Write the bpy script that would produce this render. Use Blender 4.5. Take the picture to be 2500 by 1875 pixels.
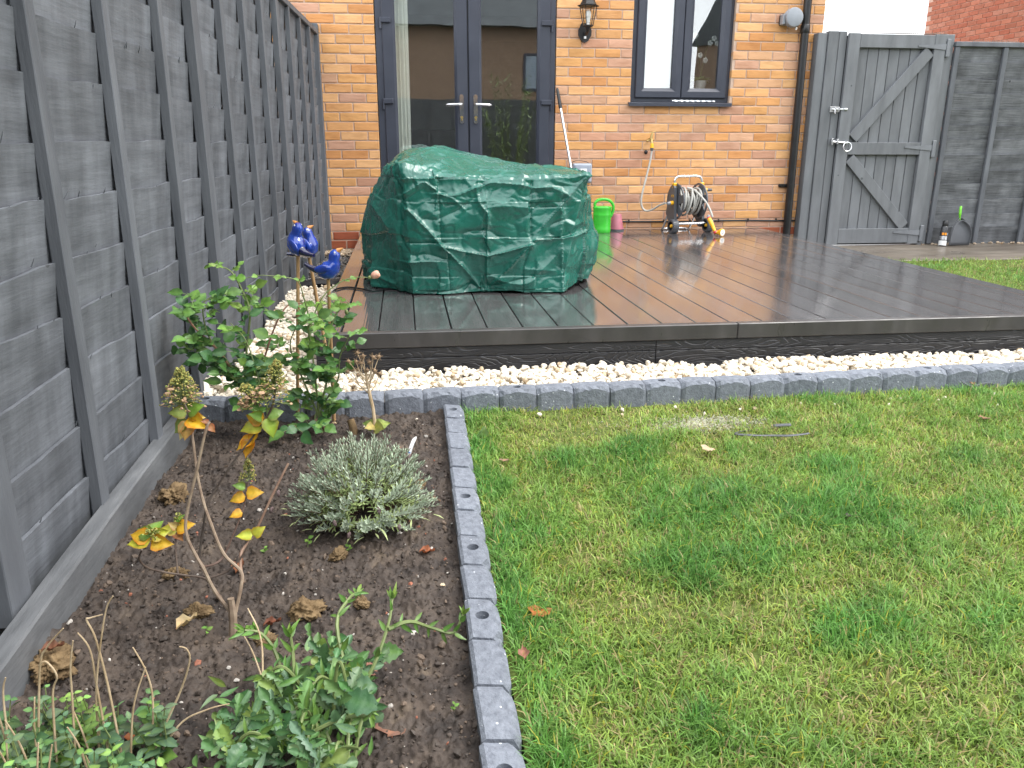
import bpy, math, random
import numpy as np
from mathutils import Matrix, Vector, Euler, Quaternion

random.seed(7)
np.random.seed(7)
sc = bpy.context.scene
for _o in list(bpy.data.objects):
    bpy.data.objects.remove(_o)
COL = sc.collection
R = math.radians

# ------------------------------------------------------------------ camera, light, exposure
cam_d = bpy.data.cameras.new('camera')
cam_d.sensor_width = 36.0
cam_d.lens = 1962 / 2500 * 36
cam_d.clip_start = 0.05
cam_d.clip_end = 500
cam = bpy.data.objects.new('camera', cam_d)
COL.objects.link(cam)
_yaw, _pit, _rol = R(7.47), R(16.67), R(0.13)
_f = Vector((math.sin(_yaw) * math.cos(_pit), math.cos(_yaw) * math.cos(_pit), -math.sin(_pit)))
_r = Vector((math.cos(_yaw), -math.sin(_yaw), 0))
_u = _r.cross(_f)
_r2 = _r * math.cos(_rol) + _u * math.sin(_rol)
_u2 = -_r * math.sin(_rol) + _u * math.cos(_rol)
cam.matrix_world = Matrix(((_r2.x, _u2.x, -_f.x, -1.411), (_r2.y, _u2.y, -_f.y, -7.15),
                           (_r2.z, _u2.z, -_f.z, 0.736), (0, 0, 0, 1)))
sc.camera = cam

SUN_ELEV, SUN_AZ = R(55), R(108)      # azimuth from +Y clockwise: high up on the right
world = bpy.data.worlds.new('World')
sc.world = world
world.use_nodes = True
wn = world.node_tree.nodes
wl = world.node_tree.links
wn.clear()
w_out = wn.new('ShaderNodeOutputWorld')
w_bg = wn.new('ShaderNodeBackground')
w_bg.inputs['Strength'].default_value = 0.1
w_sky = wn.new('ShaderNodeTexSky')
w_sky.sky_type = 'NISHITA'
w_sky.sun_disc = False
w_sky.sun_elevation = SUN_ELEV
w_sky.sun_rotation = SUN_AZ
w_sky.air_density = 1.0
w_sky.dust_density = 2.0
w_co = wn.new('ShaderNodeTexCoord')
w_ns = wn.new('ShaderNodeTexNoise')
w_ns.inputs['Scale'].default_value = 2.2
w_ns.inputs['Detail'].default_value = 5
w_cr = wn.new('ShaderNodeValToRGB')
w_cr.color_ramp.elements[0].position = 0.3
w_cr.color_ramp.elements[0].color = (11.2, 11.8, 12.6, 1)
w_cr.color_ramp.elements[1].position = 0.7
w_cr.color_ramp.elements[1].color = (15.2, 15.4, 15.6, 1)
w_mx = wn.new('ShaderNodeMixRGB')
w_mx.inputs['Fac'].default_value = 0.86
wl.new(w_co.outputs['Generated'], w_ns.inputs['Vector'])
wl.new(w_ns.outputs['Fac'], w_cr.inputs['Fac'])
wl.new(w_sky.outputs['Color'], w_mx.inputs['Color1'])
wl.new(w_cr.outputs['Color'], w_mx.inputs['Color2'])
wl.new(w_mx.outputs['Color'], w_bg.inputs['Color'])
wl.new(w_bg.outputs['Background'], w_out.inputs['Surface'])

sun_d = bpy.data.lights.new('sun', 'SUN')
sun_d.energy = 1.1
sun_d.angle = R(25)
sun_d.color = (1.0, 0.96, 0.9)
sun = bpy.data.objects.new('sun', sun_d)
COL.objects.link(sun)
_sd = Vector((math.sin(SUN_AZ) * math.cos(SUN_ELEV), math.cos(SUN_AZ) * math.cos(SUN_ELEV), math.sin(SUN_ELEV)))
sun.rotation_euler = _sd.to_track_quat('Z', 'Y').to_euler()
sun.location = (3, -8, 8)

sc.view_settings.view_transform = 'Standard'
sc.view_settings.look = 'None'
sc.view_settings.gamma = 1
sc.view_settings.use_curve_mapping = False
sc.view_settings.exposure = 1.36
sc.render.engine = 'CYCLES'
sc.cycles.max_bounces = 8
sc.cycles.transparent_max_bounces = 12
sc.cycles.use_denoising = True

# ------------------------------------------------------------------ numpy noise
_rs = np.random.RandomState(3)
_perm = _rs.permutation(256)
_perm = np.concatenate([_perm, _perm, _perm])
_grad = _rs.normal(size=(256, 3))
_grad /= np.linalg.norm(_grad, axis=1)[:, None]

def gnoise(P):
    P = np.asarray(P, float)
    i = np.floor(P).astype(int)
    f = P - i
    i &= 255
    u = f * f * f * (f * (f * 6 - 15) + 10)
    out = 0
    for dx in (0, 1):
        for dy in (0, 1):
            for dz in (0, 1):
                h = _perm[_perm[_perm[i[:, 0] + dx] + i[:, 1] + dy] + i[:, 2] + dz]
                g = _grad[h]
                d = f - np.array([dx, dy, dz])
                wgt = (u[:, 0] if dx else 1 - u[:, 0]) * (u[:, 1] if dy else 1 - u[:, 1]) * (u[:, 2] if dz else 1 - u[:, 2])
                out = out + wgt * (g * d).sum(1)
    return out * 1.6

def fbm(P, octv=4, gain=0.5):
    P = np.asarray(P, float)
    a, s, out = 1.0, 1.0, 0
    for k in range(octv):
        out = out + a * gnoise(P * s + 17.3 * k)
        a *= gain
        s *= 2.03
    return out

def n2(x, y, s, seed=0.0, octv=3):
    x = np.asarray(x, float)
    return fbm(np.stack([x * s + seed, np.asarray(y, float) * s - seed, np.full_like(x, seed * 1.7 + 0.31)], 1), octv)

# ------------------------------------------------------------------ object helpers
def tag(o, label=None, cat=None, group=None, kind=None):
    if label: o['label'] = label
    if cat: o['category'] = cat
    if group: o['group'] = group
    if kind: o['kind'] = kind
    return o

def thing(name, label, cat, loc=(0, 0, 0), rot=(0, 0, 0), group=None):
    o = bpy.data.objects.new(name, None)
    o.empty_display_size = 0.1
    o.location = loc
    o.rotation_euler = rot
    COL.objects.link(o)
    return tag(o, label, cat, group)

def link(name, me, parent=None, loc=None, rot=None, scale=None, mat=None, kind=None, color=None):
    o = bpy.data.objects.new(name, me)
    COL.objects.link(o)
    if parent is not None: o.parent = parent
    if loc is not None: o.location = loc
    if rot is not None: o.rotation_euler = rot
    if scale is not None: o.scale = scale if hasattr(scale, '__len__') else (scale,) * 3
    if mat is not None and len(me.materials) == 0: me.materials.append(mat)
    if kind: o['kind'] = kind
    if color is not None: o.color = (*color[:3], 1)
    return o

def np_mesh(name, V, quads=None, tris=None, smooth=False, mat=None, col=None):
    V = np.asarray(V, np.float32)
    me = bpy.data.meshes.new(name)
    nq = 0 if quads is None else len(quads)
    nt = 0 if tris is None else len(tris)
    me.vertices.add(len(V))
    me.vertices.foreach_set('co', V.ravel())
    loops = []
    if nq: loops.append(np.asarray(quads, np.int32).ravel())
    if nt: loops.append(np.asarray(tris, np.int32).ravel())
    loops = np.concatenate(loops)
    me.loops.add(len(loops))
    me.loops.foreach_set('vertex_index', loops)
    st = np.concatenate([np.arange(nq) * 4, nq * 4 + np.arange(nt) * 3]).astype(np.int32)
    me.polygons.add(nq + nt)
    me.polygons.foreach_set('loop_start', st)
    me.polygons.foreach_set('use_smooth', np.full(nq + nt, smooth, bool))
    if col is not None:
        a = me.color_attributes.new('tint', 'FLOAT_COLOR', 'POINT')
        c = np.ones((len(V), 4), np.float32)
        c[:, :3] = col
        a.data.foreach_set('color', c.ravel())
    me.update(calc_edges=True)
    me.validate()
    if mat is not None: me.materials.append(mat)
    return me

def grid_quads(nu, nv, closed_u=False):
    u = np.arange(nu if closed_u else nu - 1)
    v = np.arange(nv - 1)
    U, Vv = np.meshgrid(u, v, indexing='ij')
    U, Vv = U.ravel(), Vv.ravel()
    U1 = (U + 1) % nu
    return np.stack([U * nv + Vv, U1 * nv + Vv, U1 * nv + Vv + 1, U * nv + Vv + 1], 1)

class MB:
    """collects shapes into one mesh"""
    def __init__(s):
        s.v = []; s.f = []
    def add(s, vs, fs, M=None):
        b = len(s.v)
        s.v += [tuple(M @ Vector(p)) if M is not None else tuple(p) for p in vs]
        s.f += [tuple(b + i for i in f) for f in fs]
    def box(s, x0, x1, y0, y1, z0, z1, c=0.0, M=None, jit=0.0):
        if c <= 0:
            vs = [(x, y, z) for x in (x0, x1) for y in (y0, y1) for z in (z0, z1)]
            fs = [(0, 1, 3, 2), (4, 6, 7, 5), (0, 4, 5, 1), (2, 3, 7, 6), (0, 2, 6, 4), (1, 5, 7, 3)]
        else:
            X, Y, Z = (x0, x1), (y0, y1), (z0, z1)
            vs = []; idx = {}
            for i in (0, 1):
                for j in (0, 1):
                    for k in (0, 1):
                        sx, sy, sz = (1, -1)[i], (1, -1)[j], (1, -1)[k]
                        for ax in range(3):
                            p = [X[i], Y[j], Z[k]]
                            d = [sx, sy, sz]
                            for q in range(3):
                                if q != ax: p[q] += d[q] * c
                            idx[i, j, k, ax] = len(vs)
                            vs.append(tuple(p))
            fs = []
            I = idx
            for i in (0, 1):
                q = [I[i, 0, 0, 0], I[i, 1, 0, 0], I[i, 1, 1, 0], I[i, 0, 1, 0]]
                fs.append(q if i else q[::-1])
                q = [I[0, i, 0, 1], I[0, i, 1, 1], I[1, i, 1, 1], I[1, i, 0, 1]]
                fs.append(q if i else q[::-1])
                q = [I[0, 0, i, 2], I[1, 0, i, 2], I[1, 1, i, 2], I[0, 1, i, 2]]
                fs.append(q if i else q[::-1])
            for i in (0, 1):
                for j in (0, 1):
                    fl = (i + j) % 2
                    q = [I[i, j, 0, 0], I[i, j, 0, 1], I[i, j, 1, 1], I[i, j, 1, 0]]
                    fs.append(q if not fl else q[::-1])
                    q = [I[i, 0, j, 2], I[i, 0, j, 0], I[i, 1, j, 0], I[i, 1, j, 2]]
                    fs.append(q if not fl else q[::-1])
                    q = [I[0, i, j, 1], I[0, i, j, 2], I[1, i, j, 2], I[1, i, j, 1]]
                    fs.append(q if not fl else q[::-1])
            for i in (0, 1):
                for j in (0, 1):
                    for k in (0, 1):
                        q = [I[i, j, k, 0], I[i, j, k, 1], I[i, j, k, 2]]
                        fs.append(q if (i + j + k) % 2 else q[::-1])
        if jit:
            vs = [tuple(a + random.uniform(-jit, jit) for a in p) for p in vs]
        s.add(vs, fs, M)
    def tube(s, pts, r, n=8, cap=True, M=None):
        pts = [Vector(p) for p in pts]
        rs = r if hasattr(r, '__len__') else [r] * len(pts)
        vs = []; fs = []
        prev = None
        for i, p in enumerate(pts):
            t = (pts[min(i + 1, len(pts) - 1)] - pts[max(i - 1, 0)])
            if t.length < 1e-9: t = Vector((0, 0, 1))
            t.normalize()
            if prev is None:
                a = Vector((0, 0, 1)) if abs(t.z) < .9 else Vector((1, 0, 0))
                nrm = t.cross(a).normalized()
            else:
                nrm = (prev - t * prev.dot(t))
                nrm = nrm.normalized() if nrm.length > 1e-6 else t.orthogonal().normalized()
            prev = nrm
            b = t.cross(nrm)
            for k in range(n):
                an = 2 * math.pi * k / n
                vs.append(p + (nrm * math.cos(an) + b * math.sin(an)) * rs[i])
        for i in range(len(pts) - 1):
            for k in range(n):
                fs.append((i * n + k, i * n + (k + 1) % n, (i + 1) * n + (k + 1) % n, (i + 1) * n + k))
        if cap:
            fs.append(tuple(range(n))[::-1])
            fs.append(tuple(range((len(pts) - 1) * n, len(pts) * n)))
        s.add(vs, fs, M)
    def lathe(s, prof, n=16, M=None, sx=1.0, sy=1.0, cap=True):
        """prof: (r, z) pairs turned about Z"""
        vs = []; fs = []
        for r, z in prof:
            for k in range(n):
                a = 2 * math.pi * k / n
                vs.append((r * math.cos(a) * sx, r * math.sin(a) * sy, z))
        for i in range(len(prof) - 1):
            for k in range(n):
                fs.append((i * n + k, i * n + (k + 1) % n, (i + 1) * n + (k + 1) % n, (i + 1) * n + k))
        if cap:
            fs.append(tuple(range(n))[::-1])
            fs.append(tuple(range((len(prof) - 1) * n, len(prof) * n)))
        s.add(vs, fs, M)
    def prism(s, poly, d0, d1, M=None):
        """poly in XZ, extruded along Y from d0 to d1"""
        n = len(poly)
        vs = [(x, d0, z) for x, z in poly] + [(x, d1, z) for x, z in poly]
        fs = [tuple(range(n)), tuple(range(n, 2 * n))[::-1]]
        for k in range(n):
            fs.append((k, k + n, (k + 1) % n + n, (k + 1) % n))
        s.add(vs, fs, M)
    def ring(s, x0, x1, z0, z1, prof, M=None):
        """mitred rectangular frame in XZ; prof: list of (inset, y), closed"""
        n = len(prof)
        vs = []
        for cx, cz, sx, sz in ((x0, z0, 1, 1), (x1, z0, -1, 1), (x1, z1, -1, -1), (x0, z1, 1, -1)):
            for ins, y in prof:
                vs.append((cx + sx * ins, y, cz + sz * ins))
        fs = []
        for c in range(4):
            d = (c + 1) % 4
            for k in range(n):
                k2 = (k + 1) % n
                fs.append((c * n + k, d * n + k, d * n + k2, c * n + k2))
        s.add(vs, fs, M)
    def sphere(s, c, r, n=8, m=6, M=None):
        rr = r if hasattr(r, '__len__') else (r, r, r)
        vs = [(c[0], c[1], c[2] - rr[2])]
        for i in range(1, m):
            a = -math.pi / 2 + math.pi * i / m
            for k in range(n):
                b = 2 * math.pi * k / n
                vs.append((c[0] + rr[0] * math.cos(a) * math.cos(b), c[1] + rr[1] * math.cos(a) * math.sin(b), c[2] + rr[2] * math.sin(a)))
        vs.append((c[0], c[1], c[2] + rr[2]))
        fs = [(0, 1 + (k + 1) % n, 1 + k) for k in range(n)]
        for i in range(m - 2):
            for k in range(n):
                a = 1 + i * n
                fs.append((a + k, a + (k + 1) % n, a + n + (k + 1) % n, a + n + k))
        t = len(vs) - 1
        a = 1 + (m - 2) * n
        fs += [(t, a + k, a + (k + 1) % n) for k in range(n)]
        s.add(vs, fs, M)
    def mesh(s, name, mat=None, smooth=False, autosmooth=None):
        me = bpy.data.meshes.new(name)
        me.from_pydata(s.v, [], s.f)
        import bmesh
        bm = bmesh.new(); bm.from_mesh(me)
        bmesh.ops.recalc_face_normals(bm, faces=bm.faces)
        if smooth:
            lim = R(autosmooth or 40)
            for f in bm.faces: f.smooth = True
            for e in bm.edges:
                if len(e.link_faces) == 2 and e.calc_face_angle(0) > lim: e.smooth = False
        bm.to_mesh(me); bm.free()
        if mat is not None: me.materials.append(mat)
        return me
    def build(s, name, mat, parent=None, smooth=False, **k):
        return link(name, s.mesh(name, mat, smooth), parent, **k)

def spline(pts, n=6):
    """Catmull-Rom through points"""
    P = [Vector(p) for p in pts]
    out = []
    for i in range(len(P) - 1):
        p0, p1, p2, p3 = P[max(i - 1, 0)], P[i], P[i + 1], P[min(i + 2, len(P) - 1)]
        for k in range(n):
            t = k / n
            out.append(0.5 * ((2 * p1) + (p2 - p0) * t + (2 * p0 - 5 * p1 + 4 * p2 - p3) * t * t + (3 * p1 - p0 - 3 * p2 + p3) * t ** 3))
    out.append(P[-1])
    return out

# ------------------------------------------------------------------ materials
def pm(name, cols, scale=8.0, detail=5.0, stretch=(1, 1, 1), rough=(0.5, 0.7), bump=0.0, bscale=40.0, bdetail=4.0,
       bstretch=None, bdist=0.003, spec=0.5, metallic=0.0, coat=0.0, objvar=0.0, objcol=False, attr=None, transl=0.0,
       nrough=0.55, spots=None, rscale=None, streak=None):
    m = bpy.data.materials.new(name)
    m.use_nodes = True
    nt = m.node_tree
    n, l = nt.nodes, nt.links
    b = n['Principled BSDF']
    tc = n.new('ShaderNodeTexCoord')
    oi = n.new('ShaderNodeObjectInfo')
    off = n.new('ShaderNodeVectorMath'); off.operation = 'MULTIPLY_ADD'
    l.new(oi.outputs['Random'], off.inputs[0])
    off.inputs[1].default_value = (13.1, 7.7, 23.3)
    l.new(tc.outputs['Object'], off.inputs[2])
    def noise(sc_, det, st, rgh=nrough):
        mp = n.new('ShaderNodeMapping')
        mp.inputs['Scale'].default_value = st
        l.new(off.outputs[0], mp.inputs['Vector'])
        t = n.new('ShaderNodeTexNoise')
        t.inputs['Scale'].default_value = sc_
        t.inputs['Detail'].default_value = det
        t.inputs['Roughness'].default_value = rgh
        l.new(mp.outputs[0], t.inputs['Vector'])
        return t
    t = noise(scale, detail, stretch)
    cr = n.new('ShaderNodeValToRGB')
    e = cr.color_ramp.elements
    if len(cols) == 1: cols = [(0.0, cols[0][1]), (1.0, cols[0][1])]
    while len(e) < len(cols): e.new(0.5)
    for k, (p, c) in enumerate(cols):
        e[k].position = p
        e[k].color = (*c, 1)
    l.new(t.outputs['Fac'], cr.inputs['Fac'])
    last = cr.outputs['Color']
    def mult(a, bsock, fac=1.0):
        mx = n.new('ShaderNodeMixRGB'); mx.blend_type = 'MULTIPLY'
        mx.inputs['Fac'].default_value = fac
        l.new(a, mx.inputs['Color1']); l.new(bsock, mx.inputs['Color2'])
        return mx.outputs['Color']
    if objcol: last = mult(last, oi.outputs['Color'])
    if attr:
        at = n.new('ShaderNodeAttribute'); at.attribute_name = attr
        last = mult(last, at.outputs['Color'])
    if objvar:
        mr = n.new('ShaderNodeMapRange')
        mr.inputs['To Min'].default_value = 1 - objvar
        mr.inputs['To Max'].default_value = 1 + objvar
        l.new(oi.outputs['Random'], mr.inputs['Value'])
        last = mult(last, mr.outputs['Result'])
    if streak:                                        # (scale, stretch, low, high)
        sn = noise(streak[0], 5, streak[1], 0.6)
        sr = n.new('ShaderNodeMapRange')
        sr.inputs['From Min'].default_value = 0.38; sr.inputs['From Max'].default_value = 0.66
        sr.inputs['To Min'].default_value = streak[2]; sr.inputs['To Max'].default_value = streak[3]
        l.new(sn.outputs['Fac'], sr.inputs['Value'])
        last = mult(last, sr.outputs['Result'])
    if spots:                                         # (scale, radius, colour, keep share)
        vo = n.new('ShaderNodeTexVoronoi'); vo.inputs['Scale'].default_value = spots[0]
        l.new(off.outputs[0], vo.inputs['Vector'])
        lt = n.new('ShaderNodeMath'); lt.operation = 'LESS_THAN'; lt.inputs[1].default_value = spots[1]
        l.new(vo.outputs['Distance'], lt.inputs[0])
        sp = n.new('ShaderNodeSeparateColor'); l.new(vo.outputs['Color'], sp.inputs[0])
        kp = n.new('ShaderNodeMath'); kp.operation = 'LESS_THAN'; kp.inputs[1].default_value = spots[3]
        l.new(sp.outputs[0], kp.inputs[0])
        an = n.new('ShaderNodeMath'); an.operation = 'MULTIPLY'
        l.new(lt.outputs[0], an.inputs[0]); l.new(kp.outputs[0], an.inputs[1])
        mx = n.new('ShaderNodeMixRGB'); mx.inputs['Color2'].default_value = (*spots[2], 1)
        l.new(an.outputs[0], mx.inputs['Fac']); l.new(last, mx.inputs['Color1'])
        last = mx.outputs['Color']
    l.new(last, b.inputs['Base Color'])
    rn = noise(rscale or scale * 1.7, 3, stretch)
    mr = n.new('ShaderNodeMapRange')
    mr.inputs['From Min'].default_value = 0.3; mr.inputs['From Max'].default_value = 0.7
    mr.inputs['To Min'].default_value = rough[0]; mr.inputs['To Max'].default_value = rough[1]
    l.new(rn.outputs['Fac'], mr.inputs['Value'])
    l.new(mr.outputs['Result'], b.inputs['Roughness'])
    b.inputs['Specular IOR Level'].default_value = spec
    b.inputs['Metallic'].default_value = metallic
    b.inputs['Coat Weight'].default_value = coat
    b.inputs['Coat Roughness'].default_value = 0.08
    if bump:
        bn = noise(bscale, bdetail, bstretch or stretch, 0.6)
        bp = n.new('ShaderNodeBump')
        bp.inputs['Strength'].default_value = bump
        bp.inputs['Distance'].default_value = bdist
        l.new(bn.outputs['Fac'], bp.inputs['Height'])
        l.new(bp.outputs['Normal'], b.inputs['Normal'])
        m['_bump'] = bp.name
    if transl:
        out = n['Material Output']
        tr = n.new('ShaderNodeBsdfTranslucent')
        l.new(last, tr.inputs['Color'])
        ms = n.new('ShaderNodeMixShader'); ms.inputs['Fac'].default_value = transl
        l.new(b.outputs[0], ms.inputs[1]); l.new(tr.outputs[0], ms.inputs[2])
        l.new(ms.outputs[0], out.inputs['Surface'])
    return m

def flat(name, c, rough=0.5, metallic=0.0, spec=0.5, bump=0.0, bscale=60, coat=0.0, var=0.12):
    d = tuple(x * (1 - var) for x in c); u = tuple(min(1, x * (1 + var)) for x in c)
    return pm(name, [(0.3, d), (0.7, u)], scale=9, rough=(max(0.02, rough - 0.07), rough + 0.07), metallic=metallic, spec=spec,
              bump=bump, bscale=bscale, coat=coat)

MAT = {}
MAT['brick'] = pm('brick', [(0.25, (0.80, 0.74, 0.68)), (0.5, (1.0, 1.0, 1.0)), (0.75, (1.12, 1.13, 1.15))], scale=9, detail=7,
                  stretch=(0.7, 1, 2.2), rough=(0.7, 0.9), bump=0.55, bscale=26, bstretch=(0.6, 1, 2.4), bdist=0.006, objcol=True, spec=0.3,
                  spots=(34, 0.05, (0.03, 0.02, 0.015), 0.10))
MAT['mortar'] = pm('mortar', [(0.3, (0.47, 0.34, 0.26)), (0.7, (0.60, 0.45, 0.355))], scale=14, rough=(0.85, 0.95), bump=0.6, bscale=120, spec=0.2)
MAT['frame'] = pm('anthracite_frame', [(0.3, (0.034, 0.039, 0.056)), (0.7, (0.044, 0.050, 0.070))], scale=5, rough=(0.34, 0.44), bump=0.05, bscale=300)
MAT['gasket'] = flat('black_gasket', (0.008, 0.008, 0.009), 0.6)
MAT['chrome'] = flat('chrome', (0.75, 0.75, 0.76), 0.09, metallic=1.0, var=0.03)
MAT['zinc'] = flat('zinc_metal', (0.62, 0.63, 0.65), 0.3, metallic=0.9, bump=0.1)
MAT['alu'] = flat('aluminium', (0.72, 0.73, 0.75), 0.25, metallic=0.9, var=0.05)
MAT['black_plastic'] = flat('black_plastic', (0.012, 0.012, 0.013), 0.38)
MAT['black_metal'] = flat('black_metal', (0.014, 0.014, 0.015), 0.5, bump=0.15, bscale=200)
MAT['grey_plastic'] = flat('grey_plastic', (0.26, 0.28, 0.31), 0.4)
MAT['dark_grey_plastic'] = flat('dark_grey_plastic', (0.085, 0.090, 0.100), 0.42)
MAT['yellow_plastic'] = flat('yellow_plastic', (0.85, 0.44, 0.015), 0.35)
MAT['orange_plastic'] = flat('orange_plastic', (0.85, 0.30, 0.01), 0.35)
MAT['red_plastic'] = flat('red_plastic', (0.6, 0.05, 0.04), 0.4)
MAT['green_plastic'] = flat('green_plastic', (0.045, 0.46, 0.035), 0.32)
MAT['pink_plastic'] = flat('pink_plastic', (0.42, 0.14, 0.18), 0.45)
MAT['white_plastic'] = flat('white_plastic', (0.78, 0.78, 0.77), 0.4, var=0.04)
MAT['hose'] = pm('hose_grey', [(0.3, (0.36, 0.35, 0.32)), (0.7, (0.50, 0.49, 0.45))], scale=20, rough=(0.4, 0.55))
MAT['brass'] = flat('brass', (0.40, 0.30, 0.12), 0.35, metallic=0.8)
MAT['cream'] = flat('cream_cloth', (0.88, 0.88, 0.78), 0.8, var=0.06)
MAT['plaster'] = flat('plaster', (0.62, 0.63, 0.60), 0.9, var=0.05)
MAT['bamboo'] = pm('bamboo_cane', [(0.3, (0.30, 0.17, 0.07)), (0.7, (0.46, 0.29, 0.14))], scale=14, stretch=(3, 3, 0.6), rough=(0.4, 0.6))
MAT['glaze'] = pm('blue_glaze', [(0.3, (0.006, 0.012, 0.10)), (0.55, (0.012, 0.05, 0.34)), (0.75, (0.02, 0.10, 0.50))], scale=14, detail=4,
                  rough=(0.05, 0.12), coat=0.8)
MAT['glaze_dark'] = flat('dark_glaze', (0.012, 0.012, 0.05), 0.08, coat=0.8)
MAT['beak'] = flat('orange_beak', (0.55, 0.24, 0.07), 0.3)
MAT['paint_wood'] = pm('grey_painted_wood', [(0.25, (0.082, 0.088, 0.099)), (0.5, (0.112, 0.120, 0.133)), (0.75, (0.145, 0.155, 0.170))], scale=5,
                       detail=8, stretch=(2.4, 2.4, 0.6), rough=(0.55, 0.75), bump=0.5, bscale=22, bdetail=7, bstretch=(4, 4, 0.5), objvar=0.1, spec=0.35)
MAT['board_y'] = pm('grey_painted_board', [(0.25, (0.098, 0.105, 0.117)), (0.5, (0.142, 0.152, 0.168)), (0.75, (0.180, 0.192, 0.212))], scale=6,
                    detail=9, stretch=(2, 0.35, 3.2), nrough=0.65, rough=(0.55, 0.78), bump=0.5, bscale=20, bdetail=8, bstretch=(2, 0.28, 2.8), bdist=0.004, objvar=0.12, spec=0.35,
                    streak=(4, (1, 2.6, 0.7), 0.70, 1.10), spots=(5.5, 0.075, (0.07, 0.073, 0.078), 0.45))
MAT['board_x'] = pm('grey_painted_board_right', [(0.25, (0.090, 0.095, 0.102)), (0.5, (0.145, 0.152, 0.162)), (0.75, (0.20, 0.208, 0.22))], scale=5,
                    detail=9, stretch=(0.5, 2, 3.4), nrough=0.65, rough=(0.55, 0.78), bump=0.9, bscale=22, bdetail=8, bstretch=(0.25, 2, 4), bdist=0.006, objvar=0.16, spec=0.35,
                    streak=(5, (1.2, 2, 0.9), 0.66, 1.15), spots=(7, 0.09, (0.05, 0.053, 0.057), 0.45))
MAT['gate_wood'] = pm('gate_painted_wood', [(0.25, (0.115, 0.122, 0.130)), (0.5, (0.150, 0.158, 0.168)), (0.75, (0.185, 0.195, 0.208))], scale=4,
                      detail=7, stretch=(3, 2, 0.7), rough=(0.5, 0.7), bump=0.3, bscale=16, bdetail=6, bstretch=(5, 3, 0.5), objvar=0.08, spec=0.35, spots=(6, 0.07, (0.075, 0.08, 0.086), 0.35))
MAT['slate'] = pm('roof_slate', [(0.3, (0.045, 0.055, 0.062)), (0.7, (0.08, 0.095, 0.105))], scale=3, rough=(0.5, 0.7))
MAT['soil'] = pm('soil', [(0.30, (0.016, 0.012, 0.010)), (0.45, (0.046, 0.034, 0.027)), (0.6, (0.078, 0.058, 0.044)), (0.74, (0.150, 0.113, 0.078))], scale=11, detail=10,
                 nrough=0.68, rough=(0.55, 0.9), bump=0.7, bscale=90, bdetail=8, bdist=0.006, spec=0.4, spots=(75, 0.10, (0.50, 0.46, 0.42), 0.035))
MAT['clay'] = pm('clay_clod', [(0.3, (0.10, 0.065, 0.034)), (0.7, (0.24, 0.165, 0.085))], scale=26, detail=8, rough=(0.75, 0.95), bump=0.9, bscale=70, bdist=0.005, spec=0.2)
MAT['crumb'] = pm('soil_crumb', [(0.3, (0.75, 0.75, 0.75)), (0.7, (1.2, 1.2, 1.2))], scale=60, rough=(0.6, 0.9), attr='tint')
MAT['gravel'] = pm('white_stone', [(0.25, (0.80, 0.76, 0.70)), (0.55, (1.0, 1.0, 1.0)), (0.8, (1.06, 1.06, 1.06))], scale=40, detail=5, rough=(0.6, 0.85), bump=0.35, bscale=90, attr='tint', spec=0.35)
MAT['block'] = pm('dark_rubber_block', [(0.3, (0.130, 0.143, 0.170)), (0.7, (0.225, 0.244, 0.280))], scale=60, detail=8, rough=(0.6, 0.8), bump=0.8, bscale=150, bdetail=6,
                  bdist=0.005, objvar=0.09, spec=0.4, spots=(70, 0.17, (0.62, 0.64, 0.66), 0.12))
MAT['straw'] = pm('dry_stem', [(0.3, (0.34, 0.24, 0.13)), (0.7, (0.60, 0.47, 0.31))], scale=25, rough=(0.6, 0.8))
MAT['twig'] = pm('brown_twig', [(0.3, (0.13, 0.055, 0.035)), (0.7, (0.26, 0.13, 0.085))], scale=35, rough=(0.5, 0.7), objcol=True)
MAT['green_stem'] = pm('green_stem', [(0.3, (0.11, 0.15, 0.045)), (0.7, (0.20, 0.25, 0.09))], scale=25, rough=(0.45, 0.6))
MAT['leaf'] = pm('leaf', [(0.3, (0.75, 0.8, 0.72)), (0.7, (1.15, 1.15, 1.1))], scale=45, detail=4, rough=(0.26, 0.5), objcol=True, attr='tint', transl=0.22, bump=0.25, bscale=110, spec=0.45)
MAT['dull_leaf'] = pm('soft_leaf', [(0.3, (0.75, 0.8, 0.75)), (0.7, (1.2, 1.15, 1.15))], scale=50, detail=4, rough=(0.5, 0.7), objcol=True, attr='tint', transl=0.2, bump=0.25, bscale=120, spec=0.3)
MAT['needle'] = pm('needle_leaf', [(0.3, (0.8, 0.8, 0.8)), (0.7, (1.2, 1.2, 1.2))], scale=20, rough=(0.6, 0.8), attr='tint', transl=0.15, spec=0.25)
MAT['floret'] = pm('floret', [(0.3, (0.85, 0.85, 0.85)), (0.7, (1.15, 1.15, 1.15))], scale=60, rough=(0.6, 0.8), attr='tint', transl=0.2, spec=0.25)
MAT['grass'] = pm('grass_blade', [(0.3, (0.85, 0.85, 0.85)), (0.7, (1.15, 1.15, 1.15))], scale=3, rough=(0.35, 0.5), attr='tint', transl=0.33, spec=0.35)
MAT['petal'] = pm('rose_petal', [(0.35, (0.75, 0.36, 0.22)), (0.6, (0.86, 0.52, 0.40))], scale=50, rough=(0.5, 0.7), transl=0.25)
MAT['membrane'] = flat('black_membrane', (0.01, 0.01, 0.011), 0.5, bump=0.4, bscale=40)

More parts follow.
